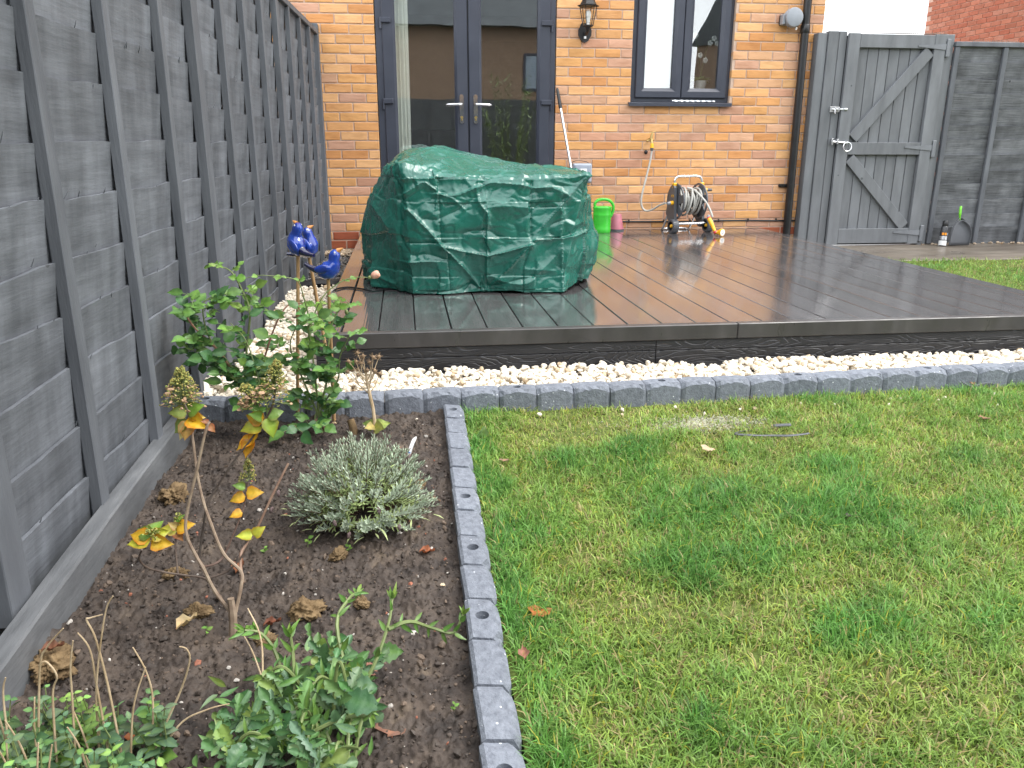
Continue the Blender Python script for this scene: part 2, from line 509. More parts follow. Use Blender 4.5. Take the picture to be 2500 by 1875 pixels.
def wet_deck():
    m = pm('wet_composite', [(0.3, (0.078, 0.072, 0.073)), (0.55, (0.104, 0.096, 0.097)), (0.8, (0.130, 0.121, 0.122))], scale=3.0, detail=8, stretch=(6, 0.5, 1),
           rough=(0.04, 0.24), rscale=1.3, spec=0.5, objvar=0.1)
    n, l = m.node_tree.nodes, m.node_tree.links
    b = n['Principled BSDF']
    b.inputs['Coat Weight'].default_value = 0.75
    b.inputs['Coat Roughness'].default_value = 0.06
    tc = n.new('ShaderNodeTexCoord')
    wv = n.new('ShaderNodeTexWave'); wv.bands_direction = 'X'
    wv.inputs['Scale'].default_value = 26.0
    wv.inputs['Distortion'].default_value = 0.0
    l.new(tc.outputs['Object'], wv.inputs['Vector'])
    nz = n.new('ShaderNodeTexNoise'); nz.inputs['Scale'].default_value = 7; nz.inputs['Detail'].default_value = 4
    l.new(tc.outputs['Object'], nz.inputs['Vector'])
    b1 = n.new('ShaderNodeBump'); b1.inputs['Strength'].default_value = 0.10; b1.inputs['Distance'].default_value = 0.001
    l.new(wv.outputs['Fac'], b1.inputs['Height'])
    b2 = n.new('ShaderNodeBump'); b2.inputs['Strength'].default_value = 0.05; b2.inputs['Distance'].default_value = 0.004
    l.new(nz.outputs['Fac'], b2.inputs['Height'])
    l.new(b1.outputs['Normal'], b2.inputs['Normal'])
    l.new(b2.outputs['Normal'], b.inputs['Normal'])
    l.new(b2.outputs['Normal'], b.inputs['Coat Normal'])
    return m
MAT['deck'] = wet_deck()
MAT['deck_edge'] = pm('composite_edge', [(0.3, (0.040, 0.037, 0.037)), (0.6, (0.062, 0.058, 0.057)), (0.78, (0.095, 0.091, 0.089))], scale=7, detail=8, stretch=(1.2, 1.2, 0.5),
                      rough=(0.25, 0.5), bump=0.1, bscale=60, objvar=0.08)

def emboss():
    m = pm('embossed_board', [(0.3, (0.014, 0.014, 0.017)), (0.7, (0.028, 0.028, 0.032))], scale=6, stretch=(0.6, 1, 6), rough=(0.32, 0.5), objvar=0.1)
    n, l = m.node_tree.nodes, m.node_tree.links
    b = n['Principled BSDF']
    tc = n.new('ShaderNodeTexCoord')
    mp = n.new('ShaderNodeMapping'); mp.inputs['Scale'].default_value = (2.0, 0.0, 13.0)
    l.new(tc.outputs['Object'], mp.inputs['Vector'])
    nz = n.new('ShaderNodeTexNoise'); nz.inputs['Scale'].default_value = 1.0; nz.inputs['Detail'].default_value = 1.5
    l.new(mp.outputs[0], nz.inputs['Vector'])
    mu = n.new('ShaderNodeMath'); mu.operation = 'MULTIPLY'; mu.inputs[1].default_value = 24.0
    l.new(nz.outputs['Fac'], mu.inputs[0])
    fr = n.new('ShaderNodeMath'); fr.operation = 'PINGPONG'; fr.inputs[1].default_value = 0.5
    l.new(mu.outputs[0], fr.inputs[0])
    sm = n.new('ShaderNodeMapRange'); sm.inputs['From Min'].default_value = 0.0; sm.inputs['From Max'].default_value = 0.16
    l.new(fr.outputs[0], sm.inputs['Value'])
    b1 = n.new('ShaderNodeBump'); b1.inputs['Strength'].default_value = 0.85; b1.inputs['Distance'].default_value = 0.0026
    l.new(sm.outputs['Result'], b1.inputs['Height'])
    l.new(b1.outputs['Normal'], b.inputs['Normal'])
    return m
MAT['emboss'] = emboss()

def tarp_mat():
    m = pm('green_tarpaulin', [(0.3, (0.007, 0.098, 0.070)), (0.7, (0.011, 0.135, 0.098))], scale=7, detail=5, rough=(0.22, 0.34), rscale=16, spec=0.75)
    n, l = m.node_tree.nodes, m.node_tree.links
    b = n['Principled BSDF']
    tc = n.new('ShaderNodeTexCoord')
    hs = []
    for sc_, det, st, d in ((30, 4, 0.16, 0.005), (330, 2, 0.22, 0.0012)):
        t = n.new('ShaderNodeTexNoise'); t.inputs['Scale'].default_value = sc_; t.inputs['Detail'].default_value = det
        l.new(tc.outputs['Object'], t.inputs['Vector'])
        bp = n.new('ShaderNodeBump'); bp.inputs['Strength'].default_value = st; bp.inputs['Distance'].default_value = d
        l.new(t.outputs['Fac'], bp.inputs['Height'])
        if hs: l.new(hs[-1].outputs['Normal'], bp.inputs['Normal'])
        hs.append(bp)
    l.new(hs[-1].outputs['Normal'], b.inputs['Normal'])
    return m
MAT['tarp'] = tarp_mat()

def glass_mat(name, tint=(0.95, 0.97, 0.96), base=0.07, k=1.5):
    m = bpy.data.materials.new(name); m.use_nodes = True
    n, l = m.node_tree.nodes, m.node_tree.links
    n.remove(n['Principled BSDF'])
    out = n['Material Output']
    tr = n.new('ShaderNodeBsdfTransparent'); tr.inputs['Color'].default_value = (*tint, 1)
    gl = n.new('ShaderNodeBsdfGlossy'); gl.inputs['Roughness'].default_value = 0.003
    lw = n.new('ShaderNodeLayerWeight'); lw.inputs['Blend'].default_value = 0.5
    fr = n.new('ShaderNodeMath'); fr.operation = 'POWER'; fr.inputs[1].default_value = 4.0
    l.new(lw.outputs['Facing'], fr.inputs[0])
    ma = n.new('ShaderNodeMath'); ma.operation = 'MULTIPLY_ADD'; ma.use_clamp = True
    ma.inputs[1].default_value = k; ma.inputs[2].default_value = base
    l.new(fr.outputs[0], ma.inputs[0])
    nz = n.new('ShaderNodeTexNoise'); nz.inputs['Scale'].default_value = 1.6
    tc = n.new('ShaderNodeTexCoord'); l.new(tc.outputs['Object'], nz.inputs['Vector'])
    bp = n.new('ShaderNodeBump'); bp.inputs['Strength'].default_value = 0.03; bp.inputs['Distance'].default_value = 0.02
    l.new(nz.outputs['Fac'], bp.inputs['Height']); l.new(bp.outputs['Normal'], gl.inputs['Normal'])
    ms = n.new('ShaderNodeMixShader')
    l.new(ma.outputs[0], ms.inputs['Fac']); l.new(tr.outputs[0], ms.inputs[1]); l.new(gl.outputs[0], ms.inputs[2])
    l.new(ms.outputs[0], out.inputs['Surface'])
    return m
MAT['glass'] = glass_mat('window_glass', base=0.23, k=0.77)
MAT['lamp_glass'] = glass_mat('lamp_glass', (0.95, 0.95, 0.93), base=0.02, k=0.8)

def brick_tex(name, c1, c2, mort, axis='XZ', scale=1.0):
    """brickwork too far off to build brick by brick"""
    m = bpy.data.materials.new(name); m.use_nodes = True
    n, l = m.node_tree.nodes, m.node_tree.links
    b = n['Principled BSDF']
    tc = n.new('ShaderNodeTexCoord'); sp = n.new('ShaderNodeSeparateXYZ'); cb = n.new('ShaderNodeCombineXYZ')
    l.new(tc.outputs['Object'], sp.inputs[0])
    l.new(sp.outputs[axis[0]], cb.inputs[0]); l.new(sp.outputs[axis[1]], cb.inputs[1])
    br = n.new('ShaderNodeTexBrick')
    br.inputs['Scale'].default_value = scale
    br.inputs['Brick Width'].default_value = 0.225; br.inputs['Row Height'].default_value = 0.075
    br.inputs['Mortar Size'].default_value = 0.006
    br.inputs['Color1'].default_value = (*c1, 1); br.inputs['Color2'].default_value = (*c2, 1); br.inputs['Mortar'].default_value = (*mort, 1)
    l.new(cb.outputs[0], br.inputs['Vector'])
    l.new(br.outputs['Color'], b.inputs['Base Color'])
    b.inputs['Roughness'].default_value = 0.85
    return m
MAT['far_orange_brick'] = brick_tex('far_orange_brick', (0.42, 0.20, 0.07), (0.36, 0.16, 0.07), (0.35, 0.27, 0.2))
MAT['far_brown_brick'] = brick_tex('far_brown_brick', (0.27, 0.18, 0.115), (0.23, 0.15, 0.10), (0.25, 0.2, 0.16))
MAT['far_red_brick'] = brick_tex('far_red_brick', (0.38, 0.12, 0.07), (0.32, 0.10, 0.06), (0.45, 0.30, 0.24), axis='YZ')

# ------------------------------------------------------------------ ground
def lz(y):
    return -0.17 + (np.clip(y, -9.2, -1.0) + 1.0) * 0.0246

def ground_sheet(name, x0, x1, y0, y1, step, fz, mat, amp=0.0, seed=0.0, ns=6):
    nx = max(2, int((x1 - x0) / step) + 1); ny = max(2, int((y1 - y0) / step) + 1)
    X, Y = np.meshgrid(np.linspace(x0, x1, nx), np.linspace(y0, y1, ny), indexing='ij')
    X, Y = X.ravel(), Y.ravel()
    Z = fz(Y) + (amp * n2(X, Y, ns, seed) if amp else 0)
    me = np_mesh(name, np.stack([X, Y, Z], 1), grid_quads(nx, ny), smooth=True, mat=mat)
    return tag(link(name, me), kind='structure')

m_far = pm('far_ground', [(0.3, (0.05, 0.055, 0.03)), (0.7, (0.09, 0.085, 0.05))], scale=0.6, rough=(0.8, 0.95))
me = np_mesh('ground', [(-90, -90, -0.42), (90, -90, -0.42), (90, 90, -0.42), (-90, 90, -0.42)], quads=[(0, 1, 2, 3)], mat=m_far)
tag(link('ground', me), kind='structure')

MAT['turf'] = pm('turf_base', [(0.25, (0.035, 0.040, 0.014)), (0.5, (0.095, 0.130, 0.028)), (0.75, (0.21, 0.20, 0.07))], scale=34, detail=9, nrough=0.66,
                 rough=(0.75, 0.95), bump=0.8, bscale=60, bdist=0.01, spec=0.2)
SAND = [(-0.30, -4.50, 0.25, 0.085)]            # bare pale patch
MAT['sand'] = pm('bare_sand', [(0.3, (0.22, 0.21, 0.13)), (0.7, (0.38, 0.36, 0.27))], scale=18, detail=8, rough=(0.8, 0.95), bump=0.5, bscale=90, spec=0.2)
ground_sheet('lawn', -1.235, 9.0, -9.05, -1.02, 0.06, lz, MAT['turf'], amp=0.006, seed=2.0, ns=5)
# wet path by the gate
MAT['wet_path'] = pm('wet_concrete', [(0.3, (0.10, 0.082, 0.064)), (0.55, (0.16, 0.135, 0.108)), (0.75, (0.23, 0.20, 0.165))], scale=2.6, detail=8, stretch=(1, 2.5, 1), rough=(0.24, 0.60), rscale=1.5,
                     bump=0.15, bscale=60, spec=0.45)
mb = MB(); mb.box(1.9, 9.0, -1.10, 0.6, -0.40, -0.165, 0.004)
tag(mb.build('path', MAT['wet_path']), kind='structure')
mb = MB(); mb.box(2.30, 9.0, 0.62, 12, -0.40, -0.168, 0.004)
tag(mb.build('side_path', MAT['wet_path']), kind='structure')
mb = MB(); mb.box(-2.5, 1.895, -4.0, -0.02, -0.40, -0.24)
tag(mb.build('sub_base', MAT['membrane']), kind='structure')
mb = MB(); mb.add([(-2.5, -4.195, -0.215), (-0.6, -4.195, -0.215), (1.8, -4.12, -0.215), (9.0, -4.10, -0.26), (9.0, -3.9, -0.26), (1.8, -3.92, -0.215), (-2.5, -3.92, -0.215)], [(0, 1, 2, 3, 4, 5, 6)])
tag(mb.build('gravel_bed', flat('gravel_bed', (0.42, 0.37, 0.30), 0.9)), kind='structure')

# soil bed with real lumps
x0, x1, y0, y1 = -2.20, -1.285, -7.2, -4.22
nx, ny = 270, 820
X, Y = np.meshgrid(np.linspace(x0, x1, nx), np.linspace(y0, y1, ny), indexing='ij')
X, Y = X.ravel(), Y.ravel()
def soil_h(X, Y):
    h = 0.014 * n2(X, Y, 5, 1.0, 3) + 0.013 * np.abs(n2(X, Y, 17, 4.0, 3)) + 0.011 * np.abs(n2(X, Y, 42, 9.0, 3)) + 0.0055 * n2(X, Y, 95, 5.0, 2)
    h += 0.02 * np.exp(-((X + 1.54) ** 2 + (Y + 4.98) ** 2) / 0.05)
    h += 0.018 * np.exp(-((X + 2.17) ** 2 + (Y + 5.60) ** 2) / 0.01)
    return h + lz(Y) + 0.002
Z = soil_h(X, Y)
tag(link('soil_bed', np_mesh('soil_bed', np.stack([X, Y, Z], 1), grid_quads(nx, ny), smooth=True, mat=MAT['soil'])), kind='structure')
def soil_z(x, y):
    return float(soil_h(np.array([x]), np.array([y]))[0])

# ------------------------------------------------------------------ scattered stones as one mesh
def _ico(sub):
    import bmesh
    bm = bmesh.new(); bmesh.ops.create_icosphere(bm, subdivisions=sub, radius=1)
    V = np.array([v.co[:] for v in bm.verts]); F = np.array([[v.index for v in f.verts] for f in bm.faces]); bm.free()
    return V, F
ICO1, ICO2, ICO3, ICO4 = _ico(1), _ico(2), _ico(3), _ico(5)

def stones(name, pos, size, cols, mat, base=ICO1, seed=0, flatz=(0.5, 0.9), cuts=5):
    rs = np.random.RandomState(seed)
    BV, BF = base
    n = len(pos); k = len(BV)
    protos = []
    for q in range(24):
        v = BV.copy()
        for c in range(cuts):
            d = rs.normal(size=3); d /= np.linalg.norm(d)
            t = rs.uniform(0.45, 0.8)
            p = v @ d
            v = v - np.outer(np.maximum(p - t, 0), d)
        v *= 1 + rs.uniform(-.06, .06, (k, 1))
        protos.append(v)
    protos = np.array(protos)
    v = protos[rs.randint(0, 24, n)]
    s = np.stack([rs.uniform(0.85, 1.3, n), rs.uniform(0.65, 1.0, n), rs.uniform(*flatz, n)], 1) * np.asarray(size).reshape(-1, 1)
    v = v * s[:, None, :]
    a, b, c = rs.uniform(0, 6.28, n), rs.normal(0, 0.4, n), rs.normal(0, 0.4, n)
    ca, sa, cb, sb, cc, s_c = np.cos(a), np.sin(a), np.cos(b), np.sin(b), np.cos(c), np.sin(c)
    Rz = np.zeros((n, 3, 3)); Rz[:, 0, 0] = ca; Rz[:, 0, 1] = -sa; Rz[:, 1, 0] = sa; Rz[:, 1, 1] = ca; Rz[:, 2, 2] = 1
    Rx = np.zeros((n, 3, 3)); Rx[:, 0, 0] = 1; Rx[:, 1, 1] = cb; Rx[:, 1, 2] = -sb; Rx[:, 2, 1] = sb; Rx[:, 2, 2] = cb
    Ry = np.zeros((n, 3, 3)); Ry[:, 1, 1] = 1; Ry[:, 0, 0] = cc; Ry[:, 0, 2] = s_c; Ry[:, 2, 0] = -s_c; Ry[:, 2, 2] = cc
    M = Rx @ Ry @ Rz
    v = np.einsum('nij,nkj->nki', M, v) + np.asarray(pos)[:, None, :]
    F = BF[None] + (np.arange(n) * k)[:, None, None]
    col = np.repeat(np.asarray(cols), k, 0)
    me = np_mesh(name, v.reshape(-1, 3), tris=F.reshape(-1, 3), mat=mat, col=col)
    return tag(link(name, me), kind='stuff')

rs = np.random.RandomState(5)
def stone_cols(n, a, b, rs, dark=0.08):
    t = rs.uniform(0, 1, (n, 1))
    c = np.array(a) * (1 - t) + np.array(b) * t
    d = rs.uniform(0, 1, n) < dark
    c[d] *= np.array([0.72, 0.62, 0.50])
    return c
P = []
for layer, (nn, dz) in enumerate(((2200, 0.0), (2200, 0.012), (1700, 0.024))):
    x = rs.uniform(-2.2, 3.0, nn); y = -4.175 + 0.052 * np.clip((x + 0.6) / 1.7, 0, 1.6) + rs.uniform(0, 1, nn) * (0.215 - 0.052 * np.clip((x + 0.6) / 1.7, 0, 1.6))
    heap = 0.022 * np.clip((y + 4.16) / 0.18, 0, 1)
    P.append(np.stack([x, y, -0.205 + dz + heap + 0.012 * n2(x, y, 4, 8.0, 2) + rs.uniform(0, 0.006, nn)], 1))
for layer, (nn, dz) in enumerate(((1000, 0.0), (1000, 0.013), (700, 0.025))):
    x = rs.uniform(-2.16, -1.81, nn); y = rs.uniform(-4.0, -1.86, nn)
    P.append(np.stack([x, y, -0.215 + dz + 0.015 * (y + 4) + 0.012 * n2(x, y, 4, 8.0, 2) + rs.uniform(0, 0.006, nn)], 1))
P = np.concatenate(P)
tag(stones('white_gravel', P, rs.uniform(0.010, 0.0185, len(P)), stone_cols(len(P), (0.82, 0.765, 0.66), (0.74, 0.655, 0.53), rs), MAT['gravel'], ICO2, 1),
    'cream white stone chippings heaped between the dark deck and the block edging', 'gravel')
P_ = P
x = rs.uniform(-1.9, 1.4, 34); y = -4.30 - np.abs(rs.normal(0, 0.05, 34))
Pz = np.stack([x, y, lz(y) + 0.012], 1)
tag(stones('stray_stones', Pz, rs.uniform(0.006, 0.011, 34), stone_cols(34, (0.74, 0.68, 0.58), (0.6, 0.5, 0.38), rs), MAT['gravel'], ICO2, 15), 'a few stray pale stones strayed over the edging onto grass and soil', 'stones')
x = rs.uniform(-2.12, -1.80, 1500); y = rs.uniform(-1.72, -0.03, 1500)
P = np.stack([x, y, -0.20 + 0.02 * (y + 2) * .3 + rs.uniform(0, 0.02, 1500)], 1)
tag(stones('slate_chippings', P, rs.uniform(0.010, 0.022, 1500), stone_cols(1500, (0.10, 0.10, 0.105), (0.22, 0.20, 0.18), rs, 0.1), MAT['gravel'], ICO1, 2, flatz=(0.25, 0.5)),
    'dark grey slate chippings in the narrow strip by the house', 'chippings')
x = rs.uniform(-2.1, -1.8, 260); y = rs.uniform(-0.30, -0.03, 260)
P = np.stack([x, y, -0.165 + rs.uniform(0, 0.02, 260)], 1)
tag(stones('pale_chippings', P, rs.uniform(0.010, 0.02, 260), stone_cols(260, (0.42, 0.33, 0.24), (0.6, 0.5, 0.38), rs, 0.1), MAT['gravel'], ICO1, 12, flatz=(0.4, 0.7)),
    'scattered tan chippings against the red brick course at the house foot', 'chippings')
mb = MB()
mb.tube(spline([(-2.12, -1.80, -0.17), (-2.0, -1.79, -0.145), (-1.9, -1.76, -0.155), (-1.81, -1.70, -0.15)], 5), 0.03, 8)
tag(mb.build('membrane_roll', MAT['membrane'], smooth=True), 'black weed membrane edge between the white and dark gravel', 'membrane')
# rubble under the right fence
x = rs.uniform(3.3, 7.0, 170); y = rs.uniform(-0.18, -0.09, 170)
P = np.stack([x, y, np.full(170, -0.16) + rs.uniform(-0.005, 0.006, 170)], 1)
tag(stones('rubble', P, rs.uniform(0.008, 0.022, 170), stone_cols(170, (0.42, 0.33, 0.24), (0.30, 0.24, 0.18), rs, 0.2), MAT['gravel'], ICO1, 3, flatz=(0.4, 0.8)),
    'small broken stones along the foot of the right hand fence', 'rubble')
# pale sand spilt thinly on the turf
nn = 9000
_r, _t = np.abs(rs.normal(0, 0.5, nn)), rs.uniform(0, 6.283, nn)
x = -0.37 + 0.26 * _r * np.cos(_t); y = -4.48 + 0.085 * _r * np.sin(_t)
P = np.stack([x, y, lz(y) + 0.004 + rs.uniform(-0.004, 0.005, nn)], 1)
tag(stones('spilt_sand', P, rs.uniform(0.0018, 0.0045, nn), stone_cols(nn, (0.42, 0.41, 0.32), (0.27, 0.27, 0.17), rs, 0.1), MAT['crumb'], ICO1, 14, flatz=(0.4, 0.8)),
    'pale sand spilt thinly over worn turf near the edging', 'sand')
# crumbs and grit on the soil
nn = 8500
x = rs.uniform(-2.17, -1.31, nn); y = rs.uniform(-6.5, -4.33, nn)
sz = np.where(rs.uniform(0, 1, nn) < 0.9, rs.uniform(0.0015, 0.005, nn), rs.uniform(0.005, 0.011, nn))
cl = np.where(rs.uniform(0, 1, (nn, 1)) < 0.80, np.array([[0.055, 0.041, 0.032]]), np.array([[0.12, 0.085, 0.06]]))
w = rs.uniform(0, 1, nn); cl[w < 0.022] = (0.5, 0.46, 0.41); cl[(w > 0.05) & (w < 0.06)] = (0.33, 0.12, 0.07)
cl = cl * rs.uniform(0.7, 1.3, (nn, 1))
P = np.stack([x, y, soil_h(x, y) + sz * 0.3], 1)
tag(stones('soil_crumbs', P, sz, cl, MAT['crumb'], ICO1, 4, flatz=(0.5, 1)), 'crumbs grit and pale pebbles on the bare soil', 'soil crumbs')

# clay clods: each a thing
def clod(name, x, y, r, label, mat='clay', squash=0.6, seed=0):
    V, F = ICO4
    d = 1 + 0.42 * fbm(V * 1.5 + seed * 7.1, 3) - 0.30 * np.abs(fbm(V * 3.1 + seed, 3)) + 0.16 * fbm(V * 8 + seed, 3)
    v = V * d[:, None] * np.array([r, r * 0.8, r * squash])
    o = link(name, np_mesh(name, v, tris=F, smooth=True, mat=MAT[mat]), loc=(x, y, soil_z(x, y) + r * squash * 0.25), rot=(0, 0, seed * 1.3))
    return tag(o, label, 'clod', 'clods of clay on the soil')
clod('clay_clod', -2.105, -4.90, 0.045, 'large flat tan clod of clay beside the grey timber kerb', seed=1)
clod('clay_clod', -1.665, -5.52, 0.042, 'rough brown clod to the right of the hydrangea trunk', seed=2)
clod('clay_clod', -1.735, -5.62, 0.024, 'small brown clod between hydrangea trunk and lobed green plant', seed=3)
clod('clay_clod', -2.145, -5.66, 0.052, 'wide tan clod in the corner by the kerb with a brown leaf on it', seed=4, squash=0.45)
clod('clay_clod', -1.99, -5.33, 0.030, 'tan clod halfway along the kerb behind the yellow leaves', seed=5)
clod('clay_clod', -1.40, -4.93, 0.028, 'brown clod between the lavender and the block edging', seed=6)
clod('clay_clod', -1.90, -5.50, 0.030, 'crumbly tan clod under the curved low hydrangea branch', seed=7)
clod('clay_clod', -1.605, -5.30, 0.026, 'pale clod tucked under the front of the lavender', seed=8)
clod('clay_clod', -1.54, -5.52, 0.02, 'small tan clod in front of the rusty curled leaf', seed=9)

# ------------------------------------------------------------------ the house
house = thing('brick_house', 'buff and pink brick house with anthracite french doors and window', 'house', (0, 0, 0))
DX0, DX1, WX0, WX1, WZ = -1.605, -0.106, 0.548, 1.443, 1.046
HX1 = 2.24
wall_mb = MB()
def wallbox(x0, x1, z0, z1): wall_mb.box(x0, x1, 0.0, 0.30, z0, z1)
wallbox(-2.62, DX0, -0.4, 2.35); wallbox(DX1, WX0, -0.4, 2.35); wallbox(WX0, WX1, -0.4, WZ)
wallbox(WX1, HX1, -0.4, 2.35); wallbox(WX0, WX1, 2.28, 2.35); wallbox(DX0, DX1, 2.20, 2.35)
wallbox(DX0, DX1, -0.4, 0.0)
wall_mb.build('wall', MAT['mortar'], house)
# storey above and the rest of the terrace, beyond the picture
mb = MB(); mb.box(-7, HX1, 0.0, 0.30, 2.352, 5.2); mb.box(-7, -2.622, 0.0, 0.30, -0.4, 2.350); mb.box(HX1 - 0.3, HX1, 0.302, 8.0, -0.4, 5.2); mb.box(-7, HX1 - 0.302, 7.7, 8.0, -0.4, 5.2)
mb.build('upper_wall', MAT['far_orange_brick'], house)
mb = MB(); mb.prism([(-0.5, 5.2), (4.0, 8.2), (8.5, 5.2)], -7.2, HX1 + 0.1, Matrix.Rotation(R(90), 4, 'Z') @ Matrix.Scale(-1, 4, (0, 1, 0)))
mb.build('roof', MAT['slate'], house)
# room behind the glass
rm = MB()
rm.box(-3.0, 1.9, 0.31, 4.5, -0.05, 0.0); rm.box(-3.0, 1.9, 0.31, 4.5, 2.36, 2.42)
rm.box(-3.1, -3.0, 0.31, 4.5, -0.05, 2.42); rm.box(1.9, 1.93, 0.31, 4.5, -0.05, 2.42); rm.box(-3.1, 1.93, 4.5, 4.6, -0.05, 2.42)
rm.build('room_wall', MAT['plaster'], house)
rm = MB(); rm.box(-0.35, 0.5, 4.46, 4.497, 0.0, 2.05); rm.ring(-0.30, 0.02, 0.15, 0.95, [(0, 4.455), (0.03, 4.455), (0.03, 4.446), (0, 4.446)]); rm.ring(0.12, 0.45, 0.15, 0.95, [(0, 4.455), (0.03, 4.455), (0.03, 4.446), (0, 4.446)])
rm.build('inner_door', flat('inner_door_paint', (0.36, 0.37, 0.34), 0.5), house)

BR_OR = [(0.64, 0.335, 0.135), (0.67, 0.36, 0.155), (0.61, 0.300, 0.115), (0.69, 0.39, 0.180), (0.63, 0.325, 0.135), (0.66, 0.37, 0.170), (0.65, 0.34, 0.130), (0.57, 0.265, 0.10)]
BR_PK = [(0.51, 0.285, 0.190), (0.55, 0.31, 0.205), (0.58, 0.335, 0.205), (0.52, 0.275, 0.175), (0.60, 0.34, 0.185)]
BR_RD = [(0.36, 0.105, 0.05), (0.42, 0.125, 0.055), (0.33, 0.09, 0.045)]

def brick_mesh(L, seed, d=0.10, y0=-0.006):
    random.seed(seed)
    mb = MB()
    mb.box(-L / 2, L / 2, y0, d, 0, 0.065, 0.0035, jit=0.0013)
    return mb.mesh('brick', MAT['brick'])
full_bricks = [brick_mesh(0.215, 100 + k) for k in range(8)]
brick_list = []
random.seed(21)
for m in range(-4, 31):
    z0 = m * 0.075 + 0.010
    offs = 0.0 if m % 2 else 0.1125
    for side in (0, 1):
        sh = -0.0094 if side == 0 else 0.0
        for i in range(-14, 14):
            a = i * 0.225 + offs + sh + 0.005; b = a + 0.215
            ivs = [(-2.615, DX0)] if side == 0 else ([(DX1, HX1)] if z0 < WZ - 0.01 else [(DX1, WX0), (WX1, HX1)])
            for (p, q) in ivs:
                aa, bb = max(a, p), min(b, q)
                if bb - aa < 0.025: continue
                if side == 0 and bb < -2.13 and z0 < 1.5: continue
                if side == 0 and aa < -2.34 < bb:
                    if -2.345 - aa > 0.03: brick_list.append((aa, -2.345, m))
                    aa = -2.333
                    if bb - aa < 0.03: continue
                brick_list.append((aa, bb, m))
def vis(bk):
    a, b, m = bk
    z = m * 0.075 + 0.04; x = (a + b) / 2
    s = (b - a) * 0.065
    if z > 1.93: return 0
    if z < -0.0 and -1.8 < x < 1.75: return 0
    if z < -0.17: return 0
    if x > 2.16: s *= 0.4
    if x < -2.1 and z < 1.62: s *= 0.1
    if -1.6 < x < -0.1: s *= .2
    if x > -0.11 and x < 0.2 and z < 0.45: s *= 0.3
    return s
brick_list.sort(key=vis, reverse=True)
rest = MB()
for k, (a, b, m) in enumerate(brick_list):
    L = b - a; x = (a + b) / 2; z0 = m * 0.075 + 0.010
    if m < 0: c = random.choice(BR_RD)
    else:
        pk = 0.30 if x > -0.2 else 0.13
        if x > -0.2 and m in (8, 12, 10, 5, 14): pk = 0.45
        c = random.choice(BR_PK) if random.random() < pk else random.choice(BR_OR)
    f = random.uniform(0.9, 1.08)
    if k < 298:
        me = random.choice(full_bricks) if L > 0.2149 else brick_mesh(L, 1000 + k)
        link('brick', me, house, loc=(x, 0, z0), color=tuple(v * f for v in c))
    else:
        rest.box(a, b, -0.006, 0.1, z0, z0 + 0.065, 0.0035)
rest.build('brickwork', MAT['brick'], house, kind='stuff', color=BR_OR[0])

# french doors
fd_mb = MB()
fd_mb.ring(-1.597, -0.114, 0.012, 2.19, [(0, 0.0), (0.052, 0.0), (0.056, 0.012), (0.056, 0.075), (0, 0.075)])
fd = fd_mb.build('french_door', MAT['frame'], house)
def sash(name, x0, x1, z0, z1, y, w, bead, parent, depth=0.06):
    s_ = MB()
    s_.ring(x0, x1, z0, z1, [(0, y + 0.006), (0.006, y), (w - bead, y), (w, y + 0.022), (w, y + depth), (0, y + depth)])
    return s_.build(name, MAT['frame'], parent)
def pane(x0, x1, z0, z1, y, parent):
    s_ = MB(); s_.box(x0, x1, y, y + 0.008, z0, z1)
    return s_.build('glass_pane', MAT['glass'], parent)
sash('door_leaf', -1.547, -0.853, 0.06, 2.14, -0.012, 0.108, 0.020, fd); sash('door_leaf', -0.843, -0.156, 0.06, 2.14, -0.012, 0.108, 0.020, fd)
pane(-1.445, -0.955, 0.16, 2.04, 0.028, fd); pane(-0.740, -0.258, 0.16, 2.04, 0.028, fd)
s_ = MB(); s_.box(-0.8525, -0.8435, 0.004, 0.04, 0.06, 2.14); s_.build('gasket', MAT['gasket'], fd)
for hx, sgn in ((-0.908, -1), (-0.790, 1)):
    h_ = MB()
    pts = [(hx + 0.017 * math.cos(a), 1.1115 + 0.017 * math.sin(a)) for a in np.linspace(0, math.pi, 7)] + [(hx + 0.017 * math.cos(a), 0.911 + 0.017 * math.sin(a)) for a in np.linspace(math.pi, 2 * math.pi, 7)]
    h_.prism(pts, -0.022, -0.011)
    h_.tube([(hx, -0.015, 1.047), (hx, -0.062, 1.047)], 0.011, 10)
    h_.tube([(hx, -0.058, 1.047), (hx + sgn * 0.03, -0.064, 1.047), (hx + sgn * 0.115, -0.060, 1.044), (hx + sgn * 0.128, -0.050, 1.043)], [0.011, 0.012, 0.010, 0.007], 10)
    h_.build('handle', MAT['chrome'], fd, smooth=True)
    h_ = MB(); h_.tube([(hx, -0.022, 0.945), (hx, -0.028, 0.945)], 0.0115, 12); h_.box(hx - 0.006, hx + 0.006, -0.026, -0.021, 0.918, 0.940, 0.002)
    h_.build('lock_cylinder', MAT['brass'], fd)
for z in (0.45, 1.068, 1.688, 2.0):
    for x0, x1, kx in ((-1.562, -1.474, -1.556), (-0.234, -0.138, -0.144)):
        h_ = MB(); h_.box(x0, x1, -0.032, -0.010, z - 0.020, z + 0.022, 0.006); h_.tube([(kx, -0.022, z - 0.062), (kx, -0.022, z + 0.018)], 0.009, 8)
        h_.build('hinge', MAT['frame'], fd)
